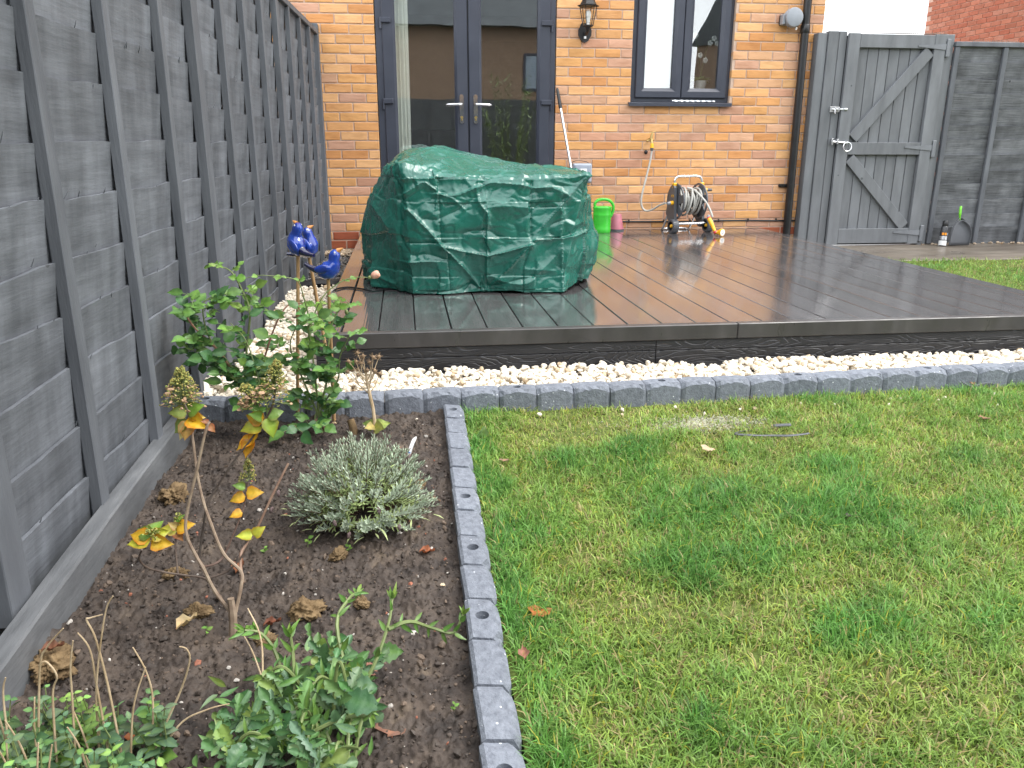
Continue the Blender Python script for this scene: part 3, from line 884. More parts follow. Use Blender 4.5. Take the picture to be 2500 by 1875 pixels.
# window
wd_mb = MB()
wd_mb.ring(0.556, 1.441, 1.084, 2.27, [(0, 0.04), (0.046, 0.04), (0.050, 0.052), (0.050, 0.11), (0, 0.11)])
wd_mb.box(0.989, 1.017, 0.048, 0.11, 1.13, 2.22)
wd = wd_mb.build('window', MAT['frame'], house)
sash('window_sash', 0.596, 1.002, 1.118, 2.235, 0.016, 0.080, 0.028, wd); sash('window_sash', 1.008, 1.412, 1.118, 2.235, 0.016, 0.080, 0.028, wd)
pane(0.670, 0.928, 1.19, 2.16, 0.058, wd); pane(1.082, 1.338, 1.19, 2.16, 0.058, wd)
s_ = MB(); s_.prism([(0.12, 1.086), (-0.040, 1.077), (-0.046, 1.072), (-0.046, 1.046), (-0.038, 1.046), (-0.036, 1.060), (0.12, 1.066)], 0.528, 1.449, Matrix.Rotation(R(90), 4, 'Z') @ Matrix.Scale(-1, 4, (0, 1, 0)))
s_.build('sill', MAT['frame'], wd)
s_ = MB(); s_.box(0.50, 1.50, 0.115, 0.34, 1.10, 1.125, 0.004)
s_.build('inner_sill', MAT['white_plastic'], wd)

# things seen through the glass
cm = []; nseg = 60
for i in range(nseg):
    t = i / (nseg - 1)
    x = -1.470 + 0.130 * t; y = 0.085 + 0.004 * math.sin(t * 26)
    cm += [(x, y, 0.05), (x + 0.01 * math.sin(t * 20), y, 2.2)]
q = [(2 * i, 2 * i + 2, 2 * i + 3, 2 * i + 1) for i in range(nseg - 1)]
tag(link('curtain', np_mesh('curtain', cm, q, smooth=True, mat=MAT['cream'])), 'cream curtain hanging behind the left french door pane', 'curtain')
mb = MB(); mb.box(-1.34, -0.90, 1.0, 1.4, 0.0, 0.86, 0.006)
tag(mb.build('cabinet', flat('dark_cabinet', (0.02, 0.018, 0.018), 0.35)), 'dark cabinet inside the room behind the left door pane', 'cabinet')
mb = MB(); mb.box(0.60, 0.985, 0.150, 0.158, 1.13, 2.3)
tag(mb.build('roller_blind', flat('white_blind', (0.78, 0.80, 0.82), 0.8, var=0.02)), 'white roller blind drawn down behind the left window sash', 'blind')
mb = MB(); mb.box(1.02, 1.40, 0.17, 0.28, 1.1255, 1.1845, 0.003); tag(mb.build('sill_box', MAT['white_plastic']), 'low white box on the window sill under the orchid pot', 'box')
orc = thing('potted_orchid', 'white orchid in a white pot on the sill behind the window', 'plant', (1.245, 0.225, 1.185))
mb = MB(); mb.lathe([(0.042, 0), (0.056, 0.075), (0.058, 0.09), (0.052, 0.09), (0.048, 0.075)], 20); mb.build('pot', MAT['white_plastic'], orc, smooth=True)
mb = MB()
for a, h, l_ in ((0.4, 0.42, 0.07), (2.6, 0.48, 0.09)):
    pts = spline([(0, 0, 0.08), (0.02 * math.cos(a), 0.0, 0.25), (l_ * math.cos(a), 0.0, h), (l_ * math.cos(a) * 1.9, 0, h + 0.02)], 5)
    mb.tube(pts, 0.003, 5)
mb.build('stem', MAT['green_stem'], orc)
mb = MB()
for k in range(5):
    a = k * 1.3
    mb.sphere((0.05 * math.cos(a), 0.03 * math.sin(a), 0.105), (0.055, 0.02, 0.012), 8, 4, Matrix.Rotation(0.4 * math.sin(a), 4, 'Y'))
mb.build('leaf', MAT['green_stem'], orc, smooth=True)
for (x, z) in ((0.065, 0.40), (0.10, 0.44), (0.13, 0.40), (-0.07, 0.46), (-0.12, 0.50), (-0.155, 0.47), (-0.02, 0.30), (0.03, 0.26)):
    mb = MB()
    for k in range(5):
        a = k * 1.257
        mb.sphere((0.014 * math.cos(a), -0.004, 0.014 * math.sin(a)), (0.012, 0.004, 0.012), 6, 4)
    mb.build('flower', MAT['white_plastic'], orc, loc=(x, -0.01, z), smooth=True)

# ------------------------------------------------------------------ fixtures on the wall
lan = thing('wall_lantern', 'black six sided coach lantern on the brick wall beside the french doors', 'lantern', (0.131, 0.0, 1.60))
mb = MB(); mb.prism([(-0.030, 0.095), (0.030, 0.095), (0.056, 0.04), (0.054, 0.0), (0.028, -0.042), (0.0, -0.056), (-0.028, -0.042), (-0.054, 0.0), (-0.056, 0.04)], -0.026, -0.007)
mb.build('back_plate', MAT['black_metal'], lan)
mb = MB(); mb.tube([(0, -0.02, 0.02), (0, -0.08, 0.005), (0, -0.128, 0.025), (0, -0.13, 0.055)], [0.013, 0.012, 0.014, 0.026], 10); mb.build('arm', MAT['black_metal'], lan, smooth=True)
mb = MB(); mb.box(-0.0095, 0.0095, -0.036, -0.026, -0.026, -0.006, 0.002); mb.build('motion_sensor', MAT['white_plastic'], lan)
Mh = Matrix.Translation((0, -0.13, 0))
mb = MB(); mb.lathe([(0.030, 0.050), (0.044, 0.060), (0.044, 0.066)], 6, Mh); mb.lathe([(0.089, 0.207), (0.091, 0.213), (0.070, 0.220), (0.056, 0.245), (0.048, 0.272), (0.020, 0.290), (0.010, 0.315), (0.004, 0.33)], 6, Mh)
for k in range(6):
    a = k * math.pi / 3
    mb.tube([(0.042 * math.cos(a), -0.13 + 0.042 * math.sin(a), 0.062), (0.072 * math.cos(a), -0.13 + 0.072 * math.sin(a), 0.209)], 0.0036, 5)
mb.build('lantern_frame', MAT['black_metal'], lan)
mb = MB(); mb.lathe([(0.040, 0.066), (0.070, 0.207)], 6, Mh, cap=False); mb.build('glass', MAT['lamp_glass'], lan)
mb = MB(); mb.lathe([(0.013, 0.066), (0.013, 0.085), (0.016, 0.087), (0.016, 0.112), (0.022, 0.125), (0.024, 0.150), (0.018, 0.172), (0.006, 0.180)], 12, Mh); mb.build('bulb', MAT['white_plastic'], lan, smooth=True)

wl_ = thing('washing_line_reel', 'round grey retractable washing line reel fixed beside the black downpipe', 'clothes line', (1.922, 0.0, 1.766))
Mr = Matrix.Rotation(R(-90), 4, 'X') @ Matrix.Translation((0, 0, -0.0))
mb = MB()
Mc = Matrix.Rotation(R(90), 4, 'X')
mb.lathe([(0.070, 0.05), (0.078, 0.058), (0.078, 0.078), (0.070, 0.084)], 28, Mc); mb.lathe([(0.076, 0.092), (0.079, 0.098), (0.074, 0.112), (0.062, 0.116)], 28, Mc); mb.lathe([(0.068, 0.082), (0.068, 0.094)], 24, Mc)
mb.build('case', MAT['grey_plastic'], wl_, smooth=True)
mb = MB(); mb.box(-0.092, -0.07, -0.085, -0.006, -0.055, 0.028, 0.004); mb.box(-0.092, -0.02, -0.03, -0.006, -0.055, 0.028, 0.004); mb.build('bracket', MAT['grey_plastic'], wl_)
mb = MB(); mb.lathe([(0.012, 0), (0.004, 0.022)], 10, Matrix.Translation((0.038, -0.07, -0.084))); mb.tube([(0.038, -0.07, -0.08), (0.038, -0.07, -0.095)], 0.008, 8); mb.build('line_end', MAT['white_plastic'], wl_)

dp = thing('drainpipe', 'black round plastic drainpipe down the right end of the brick wall', 'drainpipe', (2.062, -0.052, -0.18))
mb = MB(); mb.tube([(-0.016, 0, 5.2), (-0.010, 0, 1.94)], 0.034, 20); mb.tube([(-0.010, 0, 1.9405), (0.004, 0, 0)], 0.034, 20); mb.build('pipe', MAT['black_plastic'], dp, smooth=True)
mb = MB(); mb.lathe([(0.038, 0), (0.040, 0.004), (0.040, 0.060), (0.036, 0.066)], 20, Matrix.Translation((-0.0095, 0, 1.83))); mb.build('collar', MAT['black_plastic'], dp, smooth=True)
mb = MB(); mb.lathe([(0.037, 0), (0.037, 0.035)], 20, Matrix.Translation((0, 0, 0.535))); mb.box(-0.10, -0.02, 0.020, 0.045, 0.540, 0.568, 0.004); mb.tube([(-0.085, 0.02, 0.554), (-0.085, 0.005, 0.554)], 0.006, 8); mb.build('bracket', MAT['black_plastic'], dp)

cb = thing('wall_cable', 'black cable clipped along the wall just above the deck', 'cable', (0.3, -0.012, 0.066))
pts = [(x - 0.3, 0.002 * math.sin(x * 9), 0.003 * math.sin(x * 5) - 0.002 * x) for x in np.linspace(0.3, 2.19, 40)]
mb = MB(); mb.tube(pts, 0.0075, 8); mb.build('cord', MAT['black_plastic'], cb, smooth=True)
for x in (0.58, 0.905, 1.15, 1.42, 1.70, 1.97, 2.16):
    mb = MB(); mb.box(x - 0.306, x - 0.294, -0.009, 0.008, -0.012, 0.016, 0.003); mb.build('clip', MAT['black_plastic'], cb)

sb = thing('socket_box', 'grey weatherproof socket box with white label low on the wall', 'socket', (0.127, 0, 0.49))
mb = MB(); mb.box(-0.085, 0.085, -0.075, -0.007, -0.085, 0.082, 0.008); mb.build('back_box', MAT['grey_plastic'], sb)
mb = MB(); mb.box(-0.080, 0.082, -0.098, -0.076, -0.080, 0.077, 0.010); mb.box(-0.066, 0.068, -0.103, -0.0985, -0.066, 0.063, 0.003); mb.build('lid', flat('blue_grey_lid', (0.34, 0.38, 0.45), 0.35), sb)
mb = MB(); mb.box(-0.022, 0.035, -0.1045, -0.1032, 0.008, 0.038); mb.build('label_sticker', MAT['white_plastic'], sb)
mb = MB(); mb.tube(spline([(-0.083, -0.04, 0.04), (-0.098, -0.04, 0.075), (-0.05, -0.045, 0.103), (0.03, -0.045, 0.098), (0.062, -0.05, 0.082)], 5), 0.003, 6); mb.build('cord', MAT['black_plastic'], sb)

tp = thing('garden_tap', 'brass outdoor tap with yellow and grey hose connector on the wall', 'tap', (0.732, 0, 0.76))
mb = MB(); mb.tube([(0, -0.006, 0.012), (0, -0.05, 0.012), (0, -0.085, 0.008), (0, -0.098, -0.025)], [0.012, 0.012, 0.012, 0.011], 10); mb.tube([(-0.003, -0.06, 0.012), (0.006, -0.062, 0.045), (0.012, -0.064, 0.07)], [0.013, 0.010, 0.004], 8); mb.tube([(-0.018, -0.064, 0.066), (0.04, -0.064, 0.076)], 0.0035, 6); mb.tube([(-0.03, -0.06, 0.0), (0.0, -0.06, 0.01)], 0.007, 8); mb.sphere((-0.032, -0.06, -0.002), 0.009, 8, 5)
mb.build('tap_body', MAT['brass'], tp, smooth=True)
mb = MB(); mb.tube([(0, -0.099, -0.022), (0, -0.101, -0.036)], 0.011, 12); mb.tube([(0, -0.101, -0.030), (0, -0.103, -0.060)], [0.015, 0.016], 14); mb.build('yellow_connector', MAT['yellow_plastic'], tp, smooth=True)
mb = MB(); mb.tube([(0, -0.103, -0.060), (0, -0.105, -0.084)], [0.016, 0.012], 14); mb.build('grey_collar', MAT['dark_grey_plastic'], tp, smooth=True)
mb = MB(); mb.sphere((-0.030, -0.03, -0.095), (0.017, 0.017, 0.020), 10, 7); mb.build('insulation_cap', MAT['black_plastic'], tp, smooth=True)
hz = [(0.732, -0.105, 0.682), (0.722, -0.11, 0.60), (0.690, -0.13, 0.47), (0.655, -0.15, 0.34), (0.642, -0.16, 0.26), (0.652, -0.17, 0.20), (0.685, -0.19, 0.172), (0.728, -0.24, 0.190), (0.765, -0.30, 0.228), (0.800, -0.36, 0.250)]
mb = MB(); mb.tube(spline(hz, 6), 0.0085, 10)
tag(mb.build('supply_hose', MAT['hose'], smooth=True), 'pale grey hose hanging in a loop from the tap to the reel', 'hose')

mb = MB()
xs = np.linspace(0.915, 1.30, 30)
V = []
for i, x in enumerate(xs):
    t = i / 29
    w_ = 0.020 * (1 - 0.6 * t) * (0.5 + min(1, t * 8) * 0.5) * (1 if t < .95 else .4)
    for j in range(5):
        s_j = j / 4
        V.append((x, -0.030 + w_ * (s_j - 0.3), 1.088 + 0.010 * math.sin(s_j * 3.1) * (1 - 0.5 * t) + 0.004 * math.sin(i * 1.7 + j * 2)))
me = np_mesh('film_strip', V, grid_quads(30, 5), smooth=True, mat=flat('clear_film', (0.70, 0.74, 0.78), 0.15, var=0.1))
tag(link('film_strip', me), 'crumpled strip of pale protective film lying on the window sill', 'film')

# ------------------------------------------------------------------ neighbouring house, seen over the gate
nh = thing('neighbour_house', 'red brick house wall rising behind the gate and right fence', 'house', (7.7, 2.5, 0))
mb = MB(); mb.box(0.0, 7, -4, 4.5, -0.4, 5.4); mb.build('wall', MAT['far_red_brick'], nh)
mb = MB(); mb.prism([(-0.4, 5.4), (3.5, 8.6), (7.4, 5.4)], -4.3, 4.8); mb.build('roof', MAT['slate'], nh)
mb = MB(); mb.box(-0.004, -0.001, 0.0, 4.498, 1.98, 3.60); mb.build('mortar', flat('pale_red_mortar', (0.62, 0.43, 0.35), 0.9), nh)
random.seed(31)
BR_N = [(0.47, 0.175, 0.110), (0.53, 0.20, 0.125), (0.43, 0.155, 0.095), (0.50, 0.215, 0.145), (0.46, 0.15, 0.09)]
nbm = []
for k in range(5):
    mb = MB(); mb.box(-0.012, -0.0045, -0.1065, 0.1065, 0, 0.064, 0.002, jit=0.0012); nbm.append(mb.mesh('brick', MAT['brick']))
cnt = 0
rest = MB()
for m in range(27, 46):
    for i in range(0, 21):
        y = i * 0.225 + (0.1125 if m % 2 else 0) + 0.10
        if y > 4.40: continue
        cnt += 1
        dist = math.hypot(9.1, y + 2.5 + 7.15)
        ztop = 0.736 + (349 / 1962) * dist * 0.93 + 0.1
        if m * 0.075 < ztop and cnt < 10000 and m * 0.075 > 1.98 and y > 0.55:
            link('brick', random.choice(nbm), nh, loc=(0, y, m * 0.075 + 0.010), color=random.choice(BR_N))
        else:
            rest.box(-0.012, -0.0045, y - 0.1075, y + 0.1075, m * 0.075 + 0.010, m * 0.075 + 0.075, 0.0)
rest.build('brickwork', MAT['brick'], nh, kind='stuff', color=BR_N[0])

# house and fence behind the camera: what the glass and wet boards mirror
bh = thing('house_opposite', 'brown brick house with slate roof standing behind the far garden fence', 'house', (0, -21, 0))
mb = MB(); mb.box(-16, 5.2, -8, 0, -0.4, 4.4); mb.build('wall', MAT['far_brown_brick'], bh)
mb = MB(); mb.prism([(0.45, 4.35), (-4.0, 8.4), (-8.4, 4.35)], -16.3, 5.4, Matrix.Rotation(R(90), 4, 'Z') @ Matrix.Scale(-1, 4, (0, 1, 0))); mb.build('roof', MAT['slate'], bh)
for x, z in ((-3.4, 1.9), (-9.5, 1.9), (3.2, 2.4)):
    mb = MB(); mb.ring(x - 0.55, x + 0.55, z, z + 1.2, [(0, 0.05), (0.08, 0.05), (0.08, 0.0), (0, 0.0)]); w_ = mb.build('window', MAT['frame'], bh)
    mb = MB(); mb.box(x - 0.5, x + 0.5, 0.004, 0.02, z + 0.05, z + 1.15); mb.build('glass_pane', flat('sky_tint_glass', (0.22, 0.28, 0.34), 0.05), w_)  # blue-grey pane: the sky's reflection is put into its colour
bh2 = thing('house_opposite', 'brown brick gable end of another house beyond the far fence', 'house', (11.7, -20.0, 0), (0, 0, R(61)))
mb = MB(); mb.box(-4.4, 5, -9, 0, -0.4, 4.2); mb.build('wall', MAT['far_brown_brick'], bh2)
mb = MB(); mb.prism([(-4.6, 4.2), (0.3, 11.5), (5.2, 4.2)], -9.2, 0.1); mb.build('roof', MAT['slate'], bh2)
bf = thing('back_fence', 'grey painted fence along the far end of the lawn', 'fence', (0, -9.12, 0))
random.seed(8)
for k in range(14):
    mb = MB(); mb.box(-2.5, 9.0, -0.012, 0.006, -0.40 + k * 0.138, -0.40 + (k + 1) * 0.138 + 0.01, M=Matrix.Translation((0, 0.004 * (k % 2), 0)))
    mb.build('board', MAT['paint_wood'], bf)
for k in range(24):
    mb = MB(); x = -2.4 + k * 0.49; mb.box(x, x + 0.05, 0.011, 0.035, -0.40, 1.55); mb.build('batten', MAT['paint_wood'], bf)

# ------------------------------------------------------------------ left fence
def fx(y): return -2.09 + 0.034 * y
fence = thing('left_fence', 'tall dark grey lapped timber fence along the planting bed', 'fence', (0, 0, 0))
FROT = math.atan(0.034)
rsf = np.random.RandomState(11)
def lap_board(y0, y1, z0, h, seed):
    n = 26
    t = np.linspace(0, 1, n)
    y = y0 + (y1 - y0) * t
    top = z0 + h + 0.012 + 0.010 * n2(t * 3 + seed, t * 0 + seed * 3, 1.3, seed, 3) + 0.0035 * n2(t * 14, t * 0 + seed, 1.0, seed, 2)
    bot = np.full(n, z0 - 0.012)
    bx = fx(y)
    off_top = 0.016 + 0.005 * n2(t * 4, t * 0, 1.0, seed + 5, 2)
    off_bot = 0.0
    V = []
    for i in range(n):
        mid = (top[i] + bot[i]) / 2
        V += [(bx[i] + off_bot, y[i], bot[i]), (bx[i] + 0.5 * (off_top[i] + off_bot) + 0.0015 * math.sin(seed + i * .8), y[i], mid), (bx[i] + off_top[i], y[i], top[i]), (bx[i] + off_top[i] - 0.010, y[i], top[i] + 0.0005)]
    return np_mesh('board', V, grid_quads(n, 4), mat=MAT['board_y'])
panels = [(-1.884, -0.10), (-3.714, -1.896), (-5.544, -3.726), (-7.374, -5.556), (-9.1, -7.386)]
BT = 1.585
sd = 0
for (a, b) in panels:
    nrow = 13
    zs = np.linspace(-0.235, BT - 0.03, nrow + 1)
    zs[1:-1] += rsf.uniform(-0.012, 0.012, nrow - 1)
    for k in range(nrow):
        sd += 1
        link('board', lap_board(a, b, zs[k], zs[k + 1] - zs[k], sd * 1.37), fence)
# splinters along the rough board edges
sp = MB()
random.seed(12)
for k in range(230):
    a, b = random.choice(panels[:4])
    y = random.uniform(a, b)
    z = -0.235 + (BT + 0.205) / 13 * random.randint(1, 12) + random.uniform(0.0, 0.016)
    x = fx(y) + 0.010
    L = random.uniform(0.006, 0.022)
    dy = random.uniform(-0.9, 0.9)
    sp.tube([(x, y, z - 0.004), (x + 0.4 * L, y + dy * L * .5, z + L * 0.6), (x + 0.55 * L, y + dy * L, z + L)], [0.0016, 0.0012, 0.0003], 4, cap=False)
sp.build('splinters', MAT['paint_wood'], fence, kind='stuff')
def batten(y, w=0.045, d=0.030, z0=-0.22, z1=BT - 0.02):
    M_ = Matrix.Translation((fx(y) + 0.004, y, 0)) @ Matrix.Rotation(-FROT, 4, 'Z')
    mb = MB(); mb.box(0.008, 0.008 + d, -w / 2, w / 2, z0, z1, 0.002, M=M_, jit=0.0012)
    mb.build('batten', MAT['paint_wood'], fence)
for y in (-0.52, -0.97, -1.43, -2.35, -2.80, -3.26, -4.13, -4.62, -5.08, -6.0, -6.45, -6.9):
    batten(y)
for y in (-1.89, -3.72, -5.55, -7.38):
    batten(y, 0.088, 0.034)
for (a, b) in panels:
    M_ = Matrix.Translation((fx((a + b) / 2), (a + b) / 2, 0)) @ Matrix.Rotation(-FROT, 4, 'Z')
    mb = MB(); mb.box(-0.03, 0.042, -(b - a) / 2 - 0.03, (b - a) / 2 + 0.03, BT - 0.019, BT + 0.018, 0.003, M=M_); mb.build('top_rail', MAT['paint_wood'], fence)
mb = MB(); mb.box(-2.155, -2.048, -0.098, -0.010, -0.35, 1.645, 0.004); mb.build('post', MAT['paint_wood'], fence)
mb = MB()
for y in (-1.89, -3.72, -5.55, -7.38): mb.box(fx(y) - 0.10, fx(y) - 0.004, y - 0.055, y + 0.055, -0.35, 1.62, 0.004)
mb.build('rear_posts', MAT['paint_wood'], fence)
# kerb board along the bed
kb = thing('kerb_board', 'weathered grey timber kerb board between the fence and the soil', 'edging board', (0, 0, 0))
n = 60
yy = np.linspace(-7.3, -4.17, n)
V = []
for y in yy:
    xi = -2.178 + 0.002 * math.sin(y * 4)
    z = float(lz(np.array([y]))[0])
    wv = 0.004 * float(n2([y], [0.], 3, 2.0)[0])
    V += [(xi, y, z - 0.05), (xi + wv, y, z + 0.092), (xi - 0.004 + wv, y, z + 0.098 + wv), (xi - 0.046, y, z + 0.098 + wv * .5), (xi - 0.05, y, z + 0.094), (xi - 0.05, y, z - 0.05)]
MAT['kerb'] = pm('weathered_kerb', [(0.25, (0.058, 0.060, 0.062)), (0.5, (0.115, 0.120, 0.126)), (0.75, (0.165, 0.170, 0.175))], scale=11, detail=8, stretch=(2, 0.4, 1), rough=(0.45, 0.8),
                 bump=0.5, bscale=40, bstretch=(2, 0.3, 2))
link('board', np_mesh('board', V, grid_quads(n, 6), mat=MAT['kerb']), kb)
mb = MB(); mb.box(-2.20, -2.178, -4.335, -4.29, -0.3, -0.10); mb.build('end_peg', MAT['kerb'], kb)

# ------------------------------------------------------------------ gate and right fence
GY = -0.10
gate = thing('garden_gate', 'grey ledged and braced timber gate with ring latch beside the house', 'gate', (2.42, GY, -0.155))
GW, GH = 0.905, 1.80
random.seed(41)
nb = 9
bw = (GW - 0.02) / nb
for k in range(nb):
    mb = MB(); x = 0.01 + k * bw; mb.box(x + 0.0025, x + bw - 0.0025, 0.0, 0.018, 0.012, GH, 0.003, jit=0.0006)
    mb.build('board', MAT['gate_wood'], gate)
mb = MB(); mb.box(-0.035, GW + 0.03, 0.019, 0.021, -0.004, GH - 0.01); mb.build('backing', MAT['gasket'], gate)  # black sheet added to keep sky from showing through the gaps
for x0, x1 in ((0.0, 0.105), (GW - 0.105, GW)):
    mb = MB(); mb.box(x0, x1, -0.036, -0.001, 0.002, GH + 0.005, 0.003); mb.build('stile', MAT['gate_wood'], gate)
for z0, z1 in ((0.012, 0.145), (0.80, 0.905), (1.69, 1.80)):
    mb = MB(); mb.box(0.1065, GW - 0.1065, -0.034, -0.001, z0, z1, 0.003); mb.build('ledge', MAT['gate_wood'], gate)
def brace(x0, z0, x1, z1, w):
    dx, dz = x1 - x0, z1 - z0
    L = math.hypot(dx, dz)
    M_ = Matrix.Translation((x0, 0, z0)) @ Matrix.Rotation(-math.atan2(dz, dx), 4, 'Y')
    mb = MB(); mb.box(-0.02, L + 0.02, -0.032, -0.0015, -w / 2, w / 2, 0.003, M=M_); mb.build('brace', MAT['gate_wood'], gate)
brace(0.155, 0.955, 0.755, 1.655, 0.10)
brace(0.150, 0.755, 0.735, 0.175, 0.095)
for z, s in ((1.70, 0.02), (0.855, 0.0), (0.10, 0.0)):
    mb = MB(); mb.prism([(GW + 0.0, z + 0.028), (GW + 0.0, z - 0.020), (GW - 0.26, z + 0.004), (GW - 0.26, z + 0.016)], -0.042, -0.037); mb.box(GW + 0.005, GW + 0.040, -0.044, -0.012, z - 0.075, z + 0.07, 0.003)
    mb.build('hinge', flat('painted_iron', (0.17, 0.18, 0.195), 0.5) if 'pi' not in MAT else MAT['pi'], gate)
mb = MB(); mb.box(-0.10, -0.012, -0.026, -0.020, 1.160, 1.208, 0.001); mb.tube([(-0.085, -0.034, 1.184), (0.035, -0.034, 1.184)], 0.007, 8); mb.box(-0.03, -0.018, -0.044, -0.024, 1.168, 1.20, 0.002); mb.box(-0.062, -0.05, -0.044, -0.024, 1.168, 1.20, 0.002); mb.tube([(-0.062, -0.038, 1.184), (-0.062, -0.042, 1.155), (-0.058, -0.042, 1.145)], 0.006, 8); mb.tube([(0.022, -0.040, 1.184), (0.050, -0.040, 1.184)], 0.011, 8)
mb.build('bolt', MAT['zinc'], gate)
mb = MB(); mb.tube([(-0.06, -0.044, 0.912), (0.08, -0.046, 0.902)], 0.009, 6); mb.box(-0.066, -0.052, -0.055, -0.02, 0.885, 0.94, 0.002); mb.box(-0.018, -0.004, -0.058, -0.02, 0.89, 0.935, 0.002); mb.tube([(0.075, -0.036, 0.905), (0.075, -0.064, 0.905)], 0.013, 10)
ring = [(0.078 + 0.038 * math.sin(a), -0.068 + 0.006 * math.cos(a), 0.868 + 0.038 * math.cos(a)) for a in np.linspace(0, 2 * math.pi, 25)]
mb.tube(ring, 0.0055, 8, cap=False)
mb.build('ring_latch', MAT['zinc'], gate, smooth=True)
gp = thing('gate_post', 'grey boarded post between the brick corner and the gate', 'post', (2.21, GY, -0.17))
mb = MB(); mb.box(-0.055, 0.03, 0.0, 0.09, 0, 1.82, 0.004); mb.build('post', MAT['gate_wood'], gp)
mb = MB(); mb.box(0.033, 0.128, -0.012, 0.05, 0, 1.835, 0.004); mb.build('board', MAT['gate_wood'], gp)
mb = MB(); mb.box(0.132, 0.203, -0.010, 0.05, 0, 1.835, 0.004); mb.build('board', MAT['gate_wood'], gp)
gp2 = thing('gate_post', 'grey timber post carrying the gate hinges next to the right fence', 'post', (3.36, GY, -0.17))
mb = MB(); mb.box(-0.03, 0.055, -0.012, 0.085, 0, 1.825, 0.004); mb.build('post', MAT['gate_wood'], gp2)
rf = thing('right_fence', 'grey lapped timber fence running right from the gate post', 'fence', (3.42, GY, -0.155))
random.seed(44)
rz = np.linspace(0.0, 1.70, 14)
for k in range(13):
    n = 34
    V = []
    for i in range(n):
        t = i / (n - 1); x = 5.6 * t
        tz = rz[k + 1] + 0.014 + 0.012 * math.sin(x * 2.1 + k * 2.3) * 0.6 + random.uniform(-0.003, 0.003)
        V += [(x, 0.012, rz[k] - 0.01), (x, 0.002 + 0.002 * math.sin(x * 3 + k), (rz[k] + tz) / 2), (x, -0.010, tz), (x, 0.004, tz + 0.0005)]
    link('board', np_mesh('board', V, grid_quads(n, 4), mat=MAT['board_x']), rf)
for x in (0.0, 0.465, 0.93, 1.39, 1.86, 2.3, 2.8, 3.3, 3.7, 4.2, 4.7, 5.1):
    mb = MB(); mb.box(x, x + 0.044, -0.036, -0.009, 0.0, 1.71, 0.003); mb.build('batten', MAT['paint_wood'], rf)
mb = MB(); mb.box(-0.005, 5.6, -0.042, 0.03, 1.712, 1.752, 0.004); mb.build('top_rail', MAT['paint_wood'], rf)
def spikes(name, x0, x1, y, z, label):
    mb = MB(); mb.box(0, x1 - x0, -0.02, 0.02, 0, 0.003)
    n = int((x1 - x0) / 0.018)
    for k in range(n):
        x = 0.009 + k * 0.018
        for yy_ in (-0.014, 0.014):
            mb.lathe([(0.0035, 0.003), (0.0005, 0.020)], 4, Matrix.Translation((x, yy_, 0)), cap=False)
    o = mb.build(name, flat('brown_plastic', (0.22, 0.17, 0.14), 0.5), loc=(x0, y, z))
    tag(o, label, 'spike strip', 'cat spikes along the fence tops')
spikes('spike_strip', 2.66, 3.36, GY + 0.02, 1.657, 'thin brown plastic spike strip along the top of the gate')
spikes('spike_strip', 3.58, 4.03, GY - 0.004, 1.5985, 'short brown plastic spike strip on the right fence rail')

# ------------------------------------------------------------------ deck
deck = thing('deck', 'wet dark brown composite deck in front of the french doors', 'decking', (0, 0, 0))
gaps = [-1.6850 + 0.1495 * k for k in range(24)]
random.seed(51)
xs = [g for g in gaps if g < 1.69] + [1.6985]
dm = {}
for a, b in zip(xs[:-1], xs[1:]):
    w_ = round(b - a - 0.005, 4)
    if w_ < 0.03: continue
    if w_ not in dm:
        mb = MB(); mb.box(0, w_, -3.905, -0.02, -0.023, 0.0, 0.0022); dm[w_] = mb.mesh('board', MAT['deck'])
    link('board', dm[w_], deck, loc=(a + 0.0025, 0, random.uniform(-0.0006, 0.0006)))
mb = MB(); mb.box(-1.788, -1.6885, -3.905, -0.02, -0.060, 0.001, 0.003); mb.build('edge_board', MAT['deck'], deck)
mb = MB(); mb.box(1.7005, 1.800, -3.905, -0.02, -0.060, 0.001, 0.003); mb.build('edge_board', MAT['deck'], deck)
for a, b in ((-1.790, -0.02), (-0.018, 1.802)):
    mb = MB(); mb.box(a, b, -3.950, -3.9075, -0.062, 0.0035, 0.0035); mb.build('edge_board', MAT['deck_edge'], deck)
for a, b in ((-1.786, -0.375), (-0.373, 1.795)):
    for z0, z1 in ((-0.1055, -0.0635), (-0.30, -0.1075)):
        mb = MB(); mb.box(a, b, -3.944, -3.925, z0, z1, 0.002); mb.build('fascia_board', MAT['emboss'], deck)
for x in (-1.782, 1.780):
    for z0, z1 in ((-0.1055, -0.0635), (-0.30, -0.1075)):
        mb = MB(); mb.box(x, x + 0.016, -3.92, -0.02, z0, z1, 0.002); mb.build('fascia_board', MAT['emboss'], deck)
mb = MB(); mb.box(-1.755, 1.77, -3.90, -0.05, -0.2405, -0.030); mb.build('joist', MAT['gasket'], deck)

